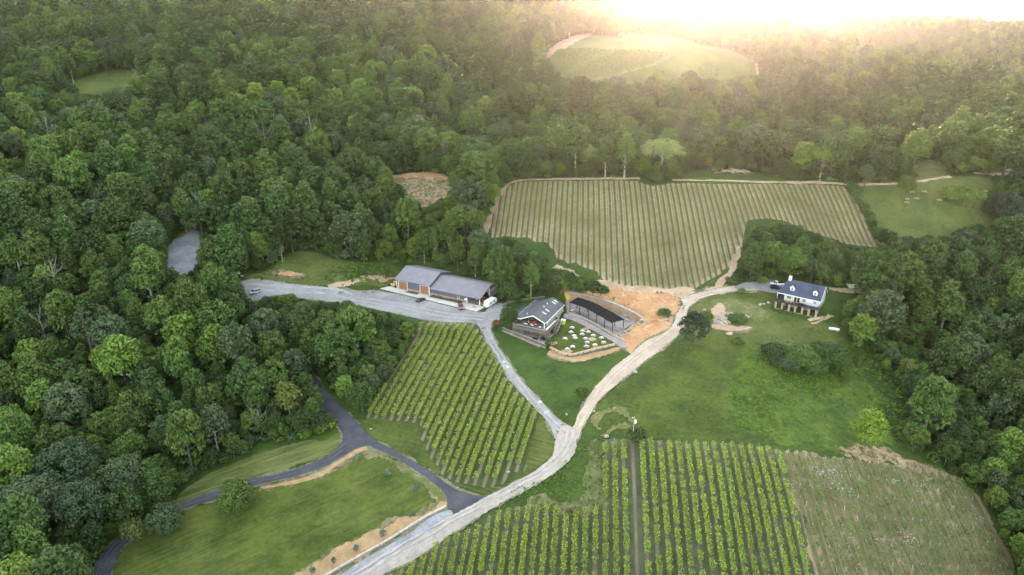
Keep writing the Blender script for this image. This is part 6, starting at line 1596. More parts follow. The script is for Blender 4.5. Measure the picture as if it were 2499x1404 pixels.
PT = [((565, 325), 'closest to the lime green box'), ((525, 500), 'second from the lime green box'), ((295, 745), 'nearest the foot of the deck stairs'), ((645, 640), 'rear one of the touching pair'), ((680, 730), 'front one of the touching pair'),
      ((970, 460), 'left one of the two beside the path'), ((1180, 490), 'right one of the two beside the path'), ((945, 580), 'in front of the two beside the path'), ((1075, 745), 'in the middle of the lawn'), ((1370, 625), 'behind the bare worn patch'),
      ((1690, 715), 'upper one at the far right'), ((1765, 895), 'lower one at the far right'), ((1140, 890), 'just below the middle of the lawn'), ((1435, 990), 'close to the rail on the right'), ((1110, 1040), 'third up from the rail bend'), ((585, 1055), 'second nearest the rail bend'), ((385, 1145), 'nearest the rail bend')]
_p = None
for (X_, Y_), lab in PT:
    o = round_table_proto() if _p is None else copy_tree(_p); _p = _p or o
    q = g(1360 + X_ / 15.6, 780 + (Y_ + 22) / 15.6); o.location = (q.x, q.y, q.z + 0.1); o.scale = (0.76, 0.76, 0.9); o.rotation_euler = (0, 0, random.uniform(0, 1.57))
    o['label'] = 'round cream picnic table, ' + lab
def patch(px, py, r_, mat, off, seed, label, stretch=1.0):
    q = at(px, py)[0]; a = np.linspace(0, 2 * np.pi, 12, endpoint=False); rr = np.random.default_rng(seed).uniform(0.7, 1.2, 12) * r_
    sheet('bare_patch', np.stack([q[0] + rr * np.cos(a) * stretch, q[1] + rr * np.sin(a)], 1), mat, off, 0.25, 0.5, 1.5, label, 'structure', seed)
patch(1446, 829, 1.5, M_DIRT, 0.16, 501, 'worn bare patch in front of a picnic table'); patch(1430, 802, 1.2, M_STRAW, 0.16, 502, 'worn straw coloured patch beside the path', 2.0)
patch(1352, 838, 1.8, M_DIRT, 0.16, 503, 'worn ground by the corner of the clubhouse patio'); patch(1385, 858, 1.3, M_STRAW, 0.16, 504, 'worn straw coloured patch behind the timber rail', 1.8); patch(1452, 846, 1.2, M_STRAW, 0.16, 505, 'worn patch by the right part of the timber rail')
for i, (x_, y_, r_) in enumerate(((1229.5, 884, 0.9), (1234, 896, 1.1), (1317, 983, 1.0), (1334, 1008, 0.8))): patch(x_, y_, r_, M_CONCRETE, 0.24, 510 + i, 'pale repair patch in the grey lane, %s from the top' % ORD[i])

# ------------------------------------------------------------------ pergola and terrace
FRONT = [plane_pt(x, y, PATIO_Z) for x, y in [(1390.7, 763), (1413.9, 770.5), (1435.6, 780), (1454.7, 791.4), (1474.5, 802.6), (1493.9, 815.4)]]
PH = 4.4
def build_pergola():
    F0 = np.array(FRONT); o = np.array([F0[0, 0], F0[0, 1], PATIO_Z]); e = empty('pergola', tuple(o), 0, 'long curved black steel pergola over the paved terrace', 'pergola')
    Fl = F0 - o[:2]; t = np.gradient(Fl, axis=0); n = np.stack([-t[:, 1], t[:, 0]], 1); n /= np.linalg.norm(n, axis=1)[:, None]
    if n[0, 1] < 0: n = -n
    DEP = 5.2; B = Fl + n * DEP
    for q in Fl: P(MB().bar((q[0], q[1], -0.3), (q[0], q[1], PH), 0.24), 'post', M_BLACK, e)
    for q in B: P(MB().bar((q[0], q[1], -0.3), (q[0], q[1], PH), 0.24), 'post', M_BLACK, e)
    fs = smooth_open(Fl, 5); ts = np.gradient(fs, axis=0); ns = np.stack([-ts[:, 1], ts[:, 0]], 1); ns /= np.linalg.norm(ns, axis=1)[:, None]
    if ns[0, 1] < 0: ns = -ns
    for off in (0.0, DEP):
        b = MB(); l = fs + ns * off
        for i in range(len(l) - 1): b.bar((*l[i], PH + 0.12), (*l[i + 1], PH + 0.12), 0.16, 0.3)
        P(b, 'beam', M_BLACK, e)
    for i in range(0, len(fs), 2):
        P(MB().bar((*(fs[i] - ns[i] * 0.5), PH + 0.36), (*(fs[i] + ns[i] * (DEP + 0.5)), PH + 0.36), 0.1, 0.18), 'rafter', M_BLACK, e)
    for off in np.arange(-0.45, DEP + 0.5, 0.27):
        b = MB(); l = fs + ns * off
        for i in range(len(l) - 1): b.bar((*l[i], PH + 0.5), (*l[i + 1], PH + 0.5), 0.17 if off % 1 > 0.3 else 0.23, 0.07)
        P(b, 'slat', M_BLACK, e)
build_pergola()
M_GREYMETAL = flat('grey_metal', (0.13, 0.135, 0.15), 0.5); M_PALEMETAL = flat('pale_metal', (0.33, 0.32, 0.33), 0.5)
TT = [(1409, 762, 0, 'nearest the clubhouse'), (1420, 767, 0, 'second from the clubhouse'), (1430, 771, 0, 'third from the clubhouse'), (1441, 779, 0, 'fourth from the clubhouse'), (1451, 782, 0, 'fifth from the clubhouse'), (1465, 787, 0, 'sixth from the clubhouse'), (1467, 793, 0, 'close behind the fourth front post'), (1480, 796, 0, 'behind the last front posts'), (1492, 800, 0, 'at the right end of the shade'), (1505, 806, 0, 'just outside the right end of the pergola'),
      (1525.5, 771.5, 1, 'farther pale one in the open'), (1530, 781, 1, 'nearer pale one in the open')]
for k, (x_, y_, m_, lab) in enumerate(TT):
    q = plane_pt(x_, y_, PATIO_Z + 0.5); e = empty('terrace_table', (*q, PATIO_Z + 0.06), 0.3 * k, 'round metal table with benches on the terrace, ' + lab, 'table', 'round metal tables on the terrace'); m = (M_GREYMETAL, M_PALEMETAL)[m_]
    P(MB().lathe((0, 0, 0.72), [(0.62, 0), (0.62, 0.05)], 18), 'tabletop', m, e); P(MB().lathe((0, 0, 0), [(0.4, 0), (0.05, 0.05), (0.05, 0.72)], 8), 'pedestal', m, e)
    for j in range(3):
        a = j * 2.094; P(MB().box((1.05 * math.cos(a), 1.05 * math.sin(a), 0.45), (0.4, 1.0, 0.06), a).bar((0.1 * math.cos(a), 0.1 * math.sin(a), 0.1), (1.05 * math.cos(a), 1.05 * math.sin(a), 0.42), 0.07), 'bench', m, e)
q = plane_pt(1396, 760, PATIO_Z); e = empty('bench', (*q, PATIO_Z + 0.06), math.radians(30), 'white bench at the left end of the pergola', 'bench')
P(MB().box((0, 0, 0.45), (1.9, 0.5, 0.07)), 'seat', M_WHITEP, e); P(MB().box((-0.7, 0, 0.2), (0.1, 0.4, 0.42)), 'leg', M_BLACK, e); P(MB().box((0.7, 0, 0.2), (0.1, 0.4, 0.42)), 'leg', M_BLACK, e)

def wall_strip(name, label, line, z0, z1, depth, mat, cap=None, batter=0.0, cat='wall', capw=0.5, rough=0.0):
    """a wall along a ground line (metres); depth goes to the left of the line"""
    c = smooth_open(np.array(line), 6); t = np.gradient(c, axis=0); n = np.stack([-t[:, 1], t[:, 0]], 1); n /= np.linalg.norm(n, axis=1)[:, None]
    o = np.array([c[0, 0], c[0, 1]]); e = empty(name, (o[0], o[1], 0), 0, label, cat); r = np.random.default_rng(5); vs = []; fs = []
    z1 = np.interp(np.linspace(0, 1, len(c)), np.linspace(0, 1, len(z1)), z1); z0 = np.interp(np.linspace(0, 1, len(c)), np.linspace(0, 1, len(z0)), z0)
    H_ = 5
    for i in range(len(c)):
        for k in range(H_ + 1):
            f = k / H_; p = c[i] + n[i] * (batter * f + r.uniform(-rough, rough)); vs.append((p[0] - o[0], p[1] - o[1], z0[i] + (z1[i] - z0[i]) * f))
        p = c[i] + n[i] * (batter + depth); vs.append((p[0] - o[0], p[1] - o[1], z1[i] + 0.02)); vs.append((p[0] - o[0], p[1] - o[1], z0[i] - 0.4))
    m = H_ + 3
    for i in range(len(c) - 1):
        for k in range(m): fs.append((i * m + k, (i + 1) * m + k, (i + 1) * m + (k + 1) % m, i * m + (k + 1) % m))
    fs += [tuple(range(m))[::-1], tuple((len(c) - 1) * m + k for k in range(m))]
    P(MB().add(vs, fs), 'wall', mat, e)
    if cap:
        b = MB()
        for i in range(len(c) - 1):
            a0 = c[i] + n[i] * (batter + capw / 2) - o; a1 = c[i + 1] + n[i + 1] * (batter + capw / 2) - o
            b.bar((a0[0], a0[1], z1[i] + 0.1), (a1[0], a1[1], z1[i + 1] + 0.1), capw, 0.2)
        P(b, 'coping', cap, e)
    return e
M_ROCKWALL = masonry('rough_rock_and_straw', (0.14, 0.09, 0.055), (0.33, 0.23, 0.15), (0.25, 0.17, 0.105), 1.9, 2.6)
M_COPING = mottled('pale_stone_coping', (0.24, 0.215, 0.195), (0.40, 0.36, 0.33), None, (0.4, 3.0))
wl = [plane_pt(x, y, PATIO_Z) for x, y in [(1378.5, 731), (1395, 735), (1430, 741.5), (1470, 753), (1503, 765.5), (1540, 780), (1558, 788), (1572, 797)]]
wall_strip('stone_retaining_wall', 'tall rough stone retaining wall behind the pergola terrace', wl, [2.2] * 8, [5.6, 5.7, 5.8, 5.9, 5.8, 5.2, 4.6, 4.0], 3.2, M_ROCKWALL, M_COPING, 0.9, capw=0.9, rough=0.1)
lw = [plane_pt(x, y, PATIO_Z) for x, y in [(1388, 767.5), (1412, 775), (1436, 785), (1456, 796), (1476, 808), (1497, 821), (1512, 829), (1524, 836)]]
wall_strip('low_stone_wall', 'low tan stone wall along the front edge of the terrace', lw, [1.6] * 8, [2.95] * 8, 0.5, M_STONE, M_COPING, 0.0, capw=0.5)
lw2 = [plane_pt(x, y, PATIO_Z) for x, y in [(1512, 801), (1524, 812), (1536, 822), (1544, 832)]]
wall_strip('low_stone_wall', 'short curved stone wall at the right end of the pergola', lw2, [1.8] * 4, [2.9, 2.9, 2.8, 2.5], 0.5, M_STONE, M_COPING, 0.0, capw=0.5)
def clay_bank():
    q = plane_pt(1374, 731, 2.6); e = empty('clay_bank', (q[0], q[1], 2.0), math.radians(-60), 'bare yellow clay cut face at the left end of the stone wall', 'earth bank')
    r = np.random.default_rng(8); b = MB(); nx, nz = 10, 7; vs = []
    for i in range(nx):
        for k in range(nz): vs.append((-2.2 + 4.4 * i / (nx - 1), 0.35 * k + r.uniform(-0.2, 0.2), (2.6 + 1.6 * math.sin(i * 0.5)) * k / (nz - 1)))
    b.add(vs, [(i * nz + k, (i + 1) * nz + k, (i + 1) * nz + k + 1, i * nz + k + 1) for i in range(nx - 1) for k in range(nz - 1)])
    b.span((-2.2, 2.0, 0), (2.2, 3.2, 2.5)); P(b, 'face', mottled('yellow_clay', (0.42, 0.24, 0.05), (0.55, 0.34, 0.09), None, (0.6, 3.0)), e)
clay_bank()
# ------------------------------------------------------------------ white house
M_HSIDING = siding('pale_blue_grey_siding', (0.40, 0.42, 0.45), (0.52, 0.54, 0.57), 0.2)
M_HDECK = ribbed('dark_brown_deck', (0.045, 0.033, 0.036), (0.085, 0.062, 0.066), 0.15, 1)
M_BRICK = masonry('red_brown_brick', (0.19, 0.085, 0.05), (0.30, 0.155, 0.10), (0.26, 0.2, 0.15), 2.2, 4.4)
def build_house():
    Z0 = 6.0
    e = empty('house', (HOUSE[0], HOUSE[1], Z0), math.radians(HOUSE[2]), 'white house with a navy roof, two dormers and a pillared deck', 'house')
    n0, n1, f0, f1, ze, zr, nr = 2.6, 12.2, 2.6, 16.2, 6.2, 10.8, 7.2
    P(MB().span((f0, n0, -1.0), (f1, n1, 3.25)), 'lower_wall', M_BRICK, e)
    w = MB(); vs = [(f0, n0, 3.26), (f1, n0, 3.26), (f1, n1, 3.26), (f0, n1, 3.26), (f0, n0, ze), (f1, n0, ze), (f1, n1, ze), (f0, n1, ze), (f1, nr, zr - 0.25), (f0, nr, zr - 0.25)]
    w.add(vs, [(0, 3, 2, 1), (0, 1, 5, 4), (1, 2, 6, 8, 5), (2, 3, 7, 6), (3, 0, 4, 9, 7), (4, 5, 8, 9), (6, 7, 9, 8)]); P(w, 'wall', M_HSIDING, e)
    P(MB().slab([(-0.1, 1.7, ze + 0.1), (16.6, 1.7, ze + 0.1), (16.6, nr, zr), (2.2, nr, zr)], 0.2), 'roof', M_ROOF_HOUSE, e)
    P(MB().slab([(-0.1, 12.7, ze + 0.1), (16.6, 12.7, ze + 0.1), (16.6, nr, zr), (2.2, nr, zr)], 0.2), 'roof', M_ROOF_HOUSE, e)
    P(MB().slab([(-0.1, 1.7, ze + 0.1), (-0.1, 12.7, ze + 0.1), (2.2, nr, zr)], 0.18), 'hip_roof', M_ROOF_HOUSE, e)
    tr = MB(); tr.bar((-0.1, 1.66, ze - 0.02), (16.6, 1.66, ze - 0.02), 0.08, 0.28); tr.bar((16.64, 1.7, ze), (16.64, nr, zr - 0.12), 0.08, 0.3); tr.bar((16.64, 12.7, ze), (16.64, nr, zr - 0.12), 0.08, 0.3)
    for f in (f0, f1 - 0.24): tr.span((f, n0 - 0.05, 3.3), (f + 0.26, n0 - 0.002, 6.0))
    tr.span((f1 + 0.002, n0, 3.3), (f1 + 0.05, n0 + 0.26, 6.1)); tr.bar((-0.02, 1.66, ze), (-0.02, 1.9, 3.3), 0.16); P(tr, 'trim', M_TRIM, e)
    # chimney
    c = MB().span((2.3, 6.7, 9.9), (3.3, 7.7, 12.2)); ch = P(c, 'chimney', M_WHITEP, e); P(MB().span((2.45, 6.85, 12.2), (3.15, 7.55, 12.6)), 'chimney_pot', M_BRICK, ch)
    # dormers on the front slope
    s = (zr - ze - 0.1) / (nr - 1.7)
    for (x, y) in ((1933.0, 709.5), (1989.0, 721.5)):
        q = local_plane_hit(x, y, (HOUSE[0], HOUSE[1], Z0), HOUSE[2], (0, 1.7, ze + 0.1), np.array([0, -s, 1.0])); f, n, z = q
        d = MB(); hw, hh, rg = 0.78, 1.35, 0.75; L = 2.6
        vs = [(f - hw, n, z - 0.1), (f + hw, n, z - 0.1), (f + hw, n, z + hh), (f, n, z + hh + rg), (f - hw, n, z + hh)]; vs += [(a, b + L, c_) for a, b, c_ in vs]
        d.add(vs, [(0, 1, 2, 3, 4), (5, 9, 8, 7, 6), (0, 5, 6, 1), (1, 6, 7, 2), (4, 9, 5, 0), (2, 7, 8, 3), (3, 8, 9, 4)])
        dm = P(d, 'dormer', M_WHITEP, e)
        rf = MB()
        for sgn in (-1, 1): rf.slab([(f, n - 0.18, z + hh + rg + 0.12), (f + sgn * (hw + 0.2), n - 0.18, z + hh - 0.1), (f + sgn * (hw + 0.2), n + L, z + hh - 0.1), (f, n + L, z + hh + rg + 0.12)], 0.09)
        P(rf, 'dormer_roof', M_ROOF_HOUSE, dm)
        fa = MB()
        for sgn in (-1, 1): fa.bar((f, n - 0.22, z + hh + rg + 0.02), (f + sgn * (hw + 0.22), n - 0.22, z + hh - 0.2), 0.07, 0.2)
        P(fa, 'dormer_trim', M_TRIM, dm)
        a = [math.pi * k / 8 for k in range(9)]; pn = [(f + 0.42 * math.cos(t), z + 0.75 + 0.42 * math.sin(t)) for t in a] + [(f - 0.42, z + 0.15), (f + 0.42, z + 0.15)]
        g_ = MB(); k = len(pn); g_.add([(p[0], n - 0.03, p[1]) for p in pn] + [(p[0], n - 0.005, p[1]) for p in pn], [tuple(range(k)), tuple(range(k, 2 * k))[::-1]] + [(i, k + i, k + (i + 1) % k, (i + 1) % k) for i in range(k)])
        P(g_, 'dormer_window', flat('grey_green_glass', (0.17, 0.19, 0.17), 0.2), dm)
    # front wall: glazed doors and windows
    fr = MB(); frame_rect(fr, 6.4, 8.6, 3.4, 5.6, n0, 0.16); fr.span((7.42, n0 - 0.07, 3.4), (7.58, n0 - 0.001, 5.6)); dr = P(fr, 'patio_door', M_TRIM, e)
    for a, b in ((6.401, 7.419), (7.581, 8.599)): P(MB().span((a, n0 - 0.04, 3.42), (b, n0 - 0.005, 5.59)), 'pane', M_REDGLASS, dr)
    window(e, 14.0, 14.7, 4.4, 5.5, n0); window(e, 3.6, 5.2, 4.3, 5.4, n0); window(e, 9.6, 10.8, 4.2, 5.5, n0, 2)
    P(MB().span((11.2, n0 - 0.05, 4.6), (13.4, n0 - 0.004, 5.5)), 'awning_panel', M_WHITEP, e)
    for a, b in ((3.6, 5.0), (8.2, 10.0), (13.0, 15.0)):
        P(MB().span((a, n0 - 0.05, 0.2), (b, n0 - 0.004, 2.3)), 'lower_window', M_GLASS, e)
    P(MB().span((f1 + 0.003, 5.0, 4.2), (f1 + 0.05, 6.2, 5.6)), 'side_window', M_TRIM, e)
    fr = MB(); fr.span((-0.02, 2.6, 3.26), (2.6, 8.4, 3.4)); P(fr, 'porch_floor', M_HDECK, e)
    # deck on stone pillars
    dk = MB().span((-0.1, -0.1, 3.0), (16.3, 2.58, 3.24)); P(dk, 'deck', M_HDECK, e)
    for f in (0.2, 2.8, 5.5, 7.9, 10.6, 13.1, 15.9): P(MB().span((f - 0.36, -0.05, -1.2), (f + 0.36, 0.62, 2.99)), 'stone_pillar', M_STONE, e)
    rb = MB()
    pts = [Vector((-0.02, 8.0, 3.3)), Vector((-0.02, 0.0, 3.3)), Vector((16.22, 0.0, 3.3)), Vector((16.22, 2.5, 3.3))]
    for a, b in zip(pts[:-1], pts[1:]):
        L = (b - a).length; m = max(1, int(L / 2.6)); k = max(2, int(L / 0.22))
        for i in range(m + 1): q = a.lerp(b, i / m); rb.bar(q, q + Vector((0, 0, 1.45)), 0.13)
        for i in range(k): q = a.lerp(b, i / k); rb.bar(q, q + Vector((0, 0, 1.05)), 0.05)
        for h in (0.12, 1.08): rb.bar(a + Vector((0, 0, h)), b + Vector((0, 0, h)), 0.1, 0.08)
    P(rb, 'railing', M_HDECK, e)
    return e
build_house()
def house_obj(f, n, z):
    a = math.radians(HOUSE[2]); return (HOUSE[0] + f * math.cos(a) - n * math.sin(a), HOUSE[1] + f * math.sin(a) + n * math.cos(a), 6.0 + z)
RZH = math.radians(HOUSE[2])
slab_on('patio', None, 6.08, 0.8, M_BRICK, 'red brown paving under the deck of the white house', world_pts=[house_obj(*q, 0)[:2] for q in ((-0.3, -0.5), (16.4, -0.5), (16.4, 2.55), (-0.3, 2.55))])
e = empty('deck_sofa', house_obj(4.6, 1.7, 3.25), RZH, 'cream cushioned sofa on the deck of the white house', 'sofa'); mc = flat('cream_cushion', (0.55, 0.42, 0.28), 0.9)
P(MB().span((-1.4, -0.4, 0.15), (1.4, 0.4, 0.45)), 'seat', mc, e); P(MB().span((-1.4, 0.25, 0.45), (1.4, 0.45, 0.9)), 'backrest', mc, e); P(MB().span((-1.5, -0.45, 0.0), (1.5, 0.5, 0.14)), 'frame', M_DARKWOOD, e)
e = empty('deck_table', house_obj(9.6, 1.2, 3.25), RZH, 'dark dining table on the deck of the white house', 'table')
P(MB().span((-0.9, -0.45, 0.7), (0.9, 0.45, 0.76)), 'tabletop', M_BLACK, e)
for a in (-0.8, 0.8):
    for b in (-0.35, 0.35): P(MB().bar((a, b, 0), (a, b, 0.7), 0.07), 'leg', M_BLACK, e)
for i, (a, b) in enumerate(((-0.6, -0.9), (0.5, -0.9), (1.3, 0.1))):
    c = MB().box((0, 0, 0.45), (0.5, 0.5, 0.06)).box((0, -0.24, 0.72), (0.5, 0.06, 0.5))
    for u in (-0.2, 0.2):
        for v_ in (-0.2, 0.2): c.bar((u, v_, 0), (u, v_, 0.44), 0.05)
    e = empty('deck_chair', house_obj(9.6 + a, 1.2 + b, 3.25), RZH + i * 0.4, 'dark chair at the dining table on the house deck, %s from the left' % ORD[i], 'chair', 'dark chairs on the house deck'); P(c, 'frame', M_BLACK, e)

def gas_tank():
    q = g(2035, 808); e = empty('gas_tank', q, math.radians(-20), 'long white gas tank lying at the edge of the shrubs', 'tank')
    P(MB().tube([(-2.0, 0, 0.85), (-1.85, 0, 0.85), (-1.6, 0, 0.85), (1.6, 0, 0.85), (1.85, 0, 0.85), (2.0, 0, 0.85)], [0.12, 0.4, 0.52, 0.52, 0.4, 0.12], 14), 'tank_shell', M_WHITEP, e)
    for x in (-1.1, 1.1): P(MB().box((x, 0, 0.22), (0.25, 0.9, 0.5)), 'leg', M_CONC2, e)
    P(MB().lathe((0, 0, 1.35), [(0.22, 0), (0.22, 0.2), (0.1, 0.28)], 10), 'valve_cap', M_CHROME, e)
gas_tank()
def shed(name, label, px, py, rz, w, d, h, wall, roof):
    q = g(px, py); e = empty(name, q, rz, label, 'shed')
    vs = [(-w, -d, -0.3), (w, -d, -0.3), (w, d, -0.3), (-w, d, -0.3), (-w, -d, h), (w, -d, h), (w, d, h), (-w, d, h), (-w, 0, h + 0.9), (w, 0, h + 0.9)]
    P(MB().add(vs, [(0, 3, 2, 1), (0, 1, 5, 4), (2, 3, 7, 6), (1, 2, 6, 9, 5), (3, 0, 4, 8, 7), (4, 5, 9, 8), (6, 7, 8, 9)]), 'wall', wall, e)
    for s in (-1, 1): P(MB().slab([(-w - 0.3, s * (d + 0.35), h - 0.1), (w + 0.3, s * (d + 0.35), h - 0.1), (w + 0.3, 0, h + 1.02), (-w - 0.3, 0, h + 1.02)], 0.1), 'roof', roof, e)
    P(MB().span((-0.5, -d - 0.05, 0), (0.5, -d - 0.004, 1.9)), 'door', M_WHITEP, e)
shed('garden_shed', 'little brown roofed shed between the trees right of the white house', 2078, 699, 0.2, 1.7, 1.5, 2.0, M_TRIM, flat('brown_shingle', (0.10, 0.06, 0.05)))
shed('shed', 'low building with a purple grey roof behind the trees at the far right', 2466, 462, -0.2, 5.0, 3.0, 2.5, M_HSIDING, flat('purple_grey_roof', (0.20, 0.18, 0.25)))
shed('shed', 'roof of a small house glimpsed between trees at the far left', 68, 280, 0.5, 5.0, 3.5, 6, M_HSIDING, flat('pinkish_grey_roof', (0.30, 0.26, 0.28)))

# ------------------------------------------------------------------ boulders, logs, picnic benches, pole
M_ROCK = mottled('pale_boulder', (0.26, 0.215, 0.17), (0.46, 0.39, 0.32), None, (0.6, 3.0), bmp=0.05)
M_ROCKG = mottled('grey_boulder', (0.20, 0.19, 0.185), (0.36, 0.34, 0.33), None, (0.6, 3.0), bmp=0.05)
def boulder_mesh(seed):
    bm = bmesh.new(); bmesh.ops.create_icosphere(bm, subdivisions=2, radius=1.0); r = random.Random(seed)
    pl = [(Vector((r.gauss(0, 1), r.gauss(0, 1), r.gauss(0, 1))).normalized(), r.uniform(0.55, 0.9)) for _ in range(9)]
    for v in bm.verts:
        for n, d in pl:
            k = v.co.dot(n)
            if k > d: v.co -= n * (k - d)
        v.co *= r.uniform(0.96, 1.04)
    me = bpy.data.meshes.new('boulder'); bm.to_mesh(me); bm.free(); return me
BM = [boulder_mesh(i) for i in range(6)]
for m in BM: m.materials.append(M_ROCK)
BMG = [boulder_mesh(i + 20) for i in range(3)]
for m in BMG: m.materials.append(M_ROCKG)
def boulder(px, py, s, label, seed, grey=False, group=None, up=0.0):
    q = g(px, py); r = random.Random(seed); o = bpy.data.objects.new('boulder', (BMG if grey else BM)[seed % (3 if grey else 6)]); COL.objects.link(o)
    o.location = (q.x, q.y, q.z + s * 0.3 + up); o.scale = (s * r.uniform(0.8, 1.3), s * r.uniform(0.8, 1.2), s * r.uniform(0.55, 0.8)); o.rotation_euler = (r.uniform(-.3, .3), r.uniform(-.3, .3), r.uniform(0, 6))
    return tag(o, label, 'boulder', group)
pile = [(505, 690), (540, 600), (555, 560), (590, 590), (610, 555), (650, 570), (640, 620), (680, 600), (700, 640), (730, 600), (600, 640), (570, 660), (640, 670), (690, 680), (725, 700), (800, 690), (760, 650), (610, 690)]
for i, (x, y) in enumerate(pile): boulder(1700 + x / 10.03, 720 + y / 10.03, 0.62 + 0.22 * ((i * 7) % 4) / 3, 'tan boulder in the heap on the dirt patch, %s counted from its left' % ordinal(i), 600 + i, False, 'boulders of the heap', up=0.5 if i in (3, 6, 7, 10, 12) else 0.0)
ring_ = [(690, 490), (735, 460), (775, 470), (845, 460), (885, 490), (955, 500), (995, 520), (1055, 490), (1070, 530), (1120, 515), (1160, 555), (1195, 520), (1245, 560), (1270, 545)]
for i, (x, y) in enumerate(ring_): boulder(1700 + x / 10.03, 720 + y / 10.03, 0.55 + 0.2 * ((i * 5) % 4) / 3, 'boulder in the arc above the weeds, %s from the left' % ordinal(i), 640 + i, i % 3 == 0, 'boulders of the arc')
for i, (x, y, s, l, gq) in enumerate([(1779.5, 817, 1.3, 'large lone boulder on the grass below the dirt patch', False), (1549, 909, 0.9, 'grey boulder in the grass beside the dirt road', True), (1620, 752, 1.3, 'large pale boulder on the clay slope', False), (1616, 760, 1.0, 'small boulder below the large one on the clay slope', True), (1626, 762, 0.8, 'smallest boulder on the clay slope', False),
      (1573, 787, 0.9, 'grey rock at the right end of the stone retaining wall', True), (1704, 764, 0.8, 'rock beside the light shrub at the dirt patch', False), (1719, 758, 0.8, 'pale rock above the light shrub at the dirt patch', False), (1706, 792, 0.7, 'rock at the left end of the dirt patch', False),
      (1855, 745, 0.8, 'left rock of the low line beside the house deck', False), (1864, 743, 0.6, 'middle rock of the low line beside the house deck', False), (1875, 740, 0.7, 'right rock of the low line beside the house deck', False), (1074, 1032, 0.9, 'dark boulder among the lower vines', True), (1252, 1056, 0.6, 'small grey rock among the lower vines', True), (1240, 1153, 0.6, 'pale rock at the foot of the last lower vine row', True),
      (582, 668, 1.2, 'pale rock by the trees at the left end of the gravel yard', False), (590, 676, 0.9, 'second pale rock by the trees at the gravel yard', False), (996, 1020, 0.4, 'white stone at the left foot of the lower vineyard', False), (905, 1048, 0.5, 'white stone beside the asphalt fork', False), (1383, 1012, 0.45, 'white marker stone near the tip of the wedge lawn', False), (1450, 1004, 0.45, 'white marker stone beside the dirt road', False), (1366, 1086, 0.5, 'pale rock on the bend of the gravel road', False), (1480, 1067, 0.7, 'flat pale rock left of the utility pole', False)]):
    boulder(x, y, s, l, 670 + i, gq)
def tarp():
    q = g(1749, 788); b = MB(); vs = []; fs = []; r = random.Random(4)
    for i in range(6):
        for j in range(5): vs.append((i * 0.4 - 1.0, j * 0.4 - 0.8, 0.25 + r.uniform(0, 0.25)))
    fs = [(i * 5 + j, (i + 1) * 5 + j, (i + 1) * 5 + j + 1, i * 5 + j + 1) for i in range(5) for j in range(4)]
    o = b.add(vs, fs).build('tarpaulin', flat('blue_grey_tarp', (0.16, 0.20, 0.28), 0.5)); o.location = q; tag(o, 'crumpled blue grey tarpaulin beside the boulder heap', 'tarpaulin')
    s = o.modifiers.new('thick', 'SOLIDIFY'); s.thickness = 0.05
tarp()
M_LOG = mottled('pale_stripped_log', (0.26, 0.19, 0.14), (0.44, 0.35, 0.28), None, (0.8, 5.0))
def log(i, p, a, L, r_, tilt, label, grp):
    o = MB().tube([(-L / 2, 0, 0), (0, 0, 0.05), (L / 2, 0, 0)], [r_, r_ * 0.9, r_ * 0.7], 7).build('log', M_LOG); o.location = p; o.rotation_euler = (0, tilt, a); tag(o, label, 'log', grp)
r_ = random.Random(3); q0 = g(1790, 421)
for i in range(26):
    x = r_.uniform(-9, 9); log(i, (q0.x + x, q0.y + r_.uniform(-2, 2), q0.z + 0.3 + r_.uniform(0, 1.4) * (1 - abs(x) / 10)), r_.gauss(0, 0.5), r_.uniform(4, 8), 0.16, r_.gauss(0, 0.12), 'pale log in the tangled pile at the forest edge above the vineyard', 'logs of the pile at the forest edge')
q0 = g(1035, 437)
for i in range(9): log(i, (q0.x - 9 + i * 3.2, q0.y + r_.uniform(-0.6, 0.6), zg(q0.x - 9 + i * 3.2, q0.y) + 0.3), r_.gauss(0.1, 0.5), r_.uniform(2, 4), 0.25, 0.0, 'short felled log in the line below the orange clay cut', 'felled logs below the clay cut')
q0 = g(652, 1064); log(0, (q0.x, q0.y, q0.z + 0.2), 0.6, 4.0, 0.12, 0.0, 'fallen pale branch beside the white dead tree', None)

def bench_table_proto():
    e = empty('picnic_table', (0, 0, 0), 0, 'x', 'picnic table', 'wooden picnic tables on the meadow'); m = flat('picnic_wood', (0.42, 0.30, 0.20), 0.8)
    P(MB().span((-1.1, -0.42, 0.72), (1.1, 0.42, 0.78)), 'tabletop', m, e)
    for s in (-1, 1): P(MB().span((-1.1, s * 0.8 - 0.15, 0.43), (1.1, s * 0.8 + 0.15, 0.49)), 'bench', m, e)
    for x in (-0.8, 0.8):
        P(MB().bar((x, -0.75, 0), (x, 0.3, 0.72), 0.1).bar((x, 0.75, 0), (x, -0.3, 0.72), 0.1).bar((x, -0.9, 0.4), (x, 0.9, 0.4), 0.08), 'leg_frame', m, e)
    return e
BT = [(2224.8, 471, 'left of the upper two'), (2254.3, 470, 'right of the upper two'), (2213, 488.5, 'first of the middle line, above the yellow one'), (2236, 487, 'second of the middle line'), (2212, 497, 'lowest and yellowest on the left'), (2292, 491, 'standing alone in the middle of the meadow'), (2308.5, 483, 'left of the two beside the wide low tree'), (2319.5, 486, 'right of the two beside the wide low tree'), (2404, 469.5, 'upper one between the wide tree and the dark tree'), (2408.6, 490, 'lower one between the wide tree and the dark tree')]
_b = None
for i, (x, y, l) in enumerate(BT):
    o = bench_table_proto() if _b is None else copy_tree(_b); _b = _b or o
    q = g(x, y); o.location = (q.x, q.y, q.z + 0.05); o.rotation_euler = (0, 0, [0.1, 0.05, -0.2, 0.15, -0.1, 0.3, -0.3, -0.35, 0.1, 0][i]); o['label'] = 'wooden picnic table on the meadow, ' + l
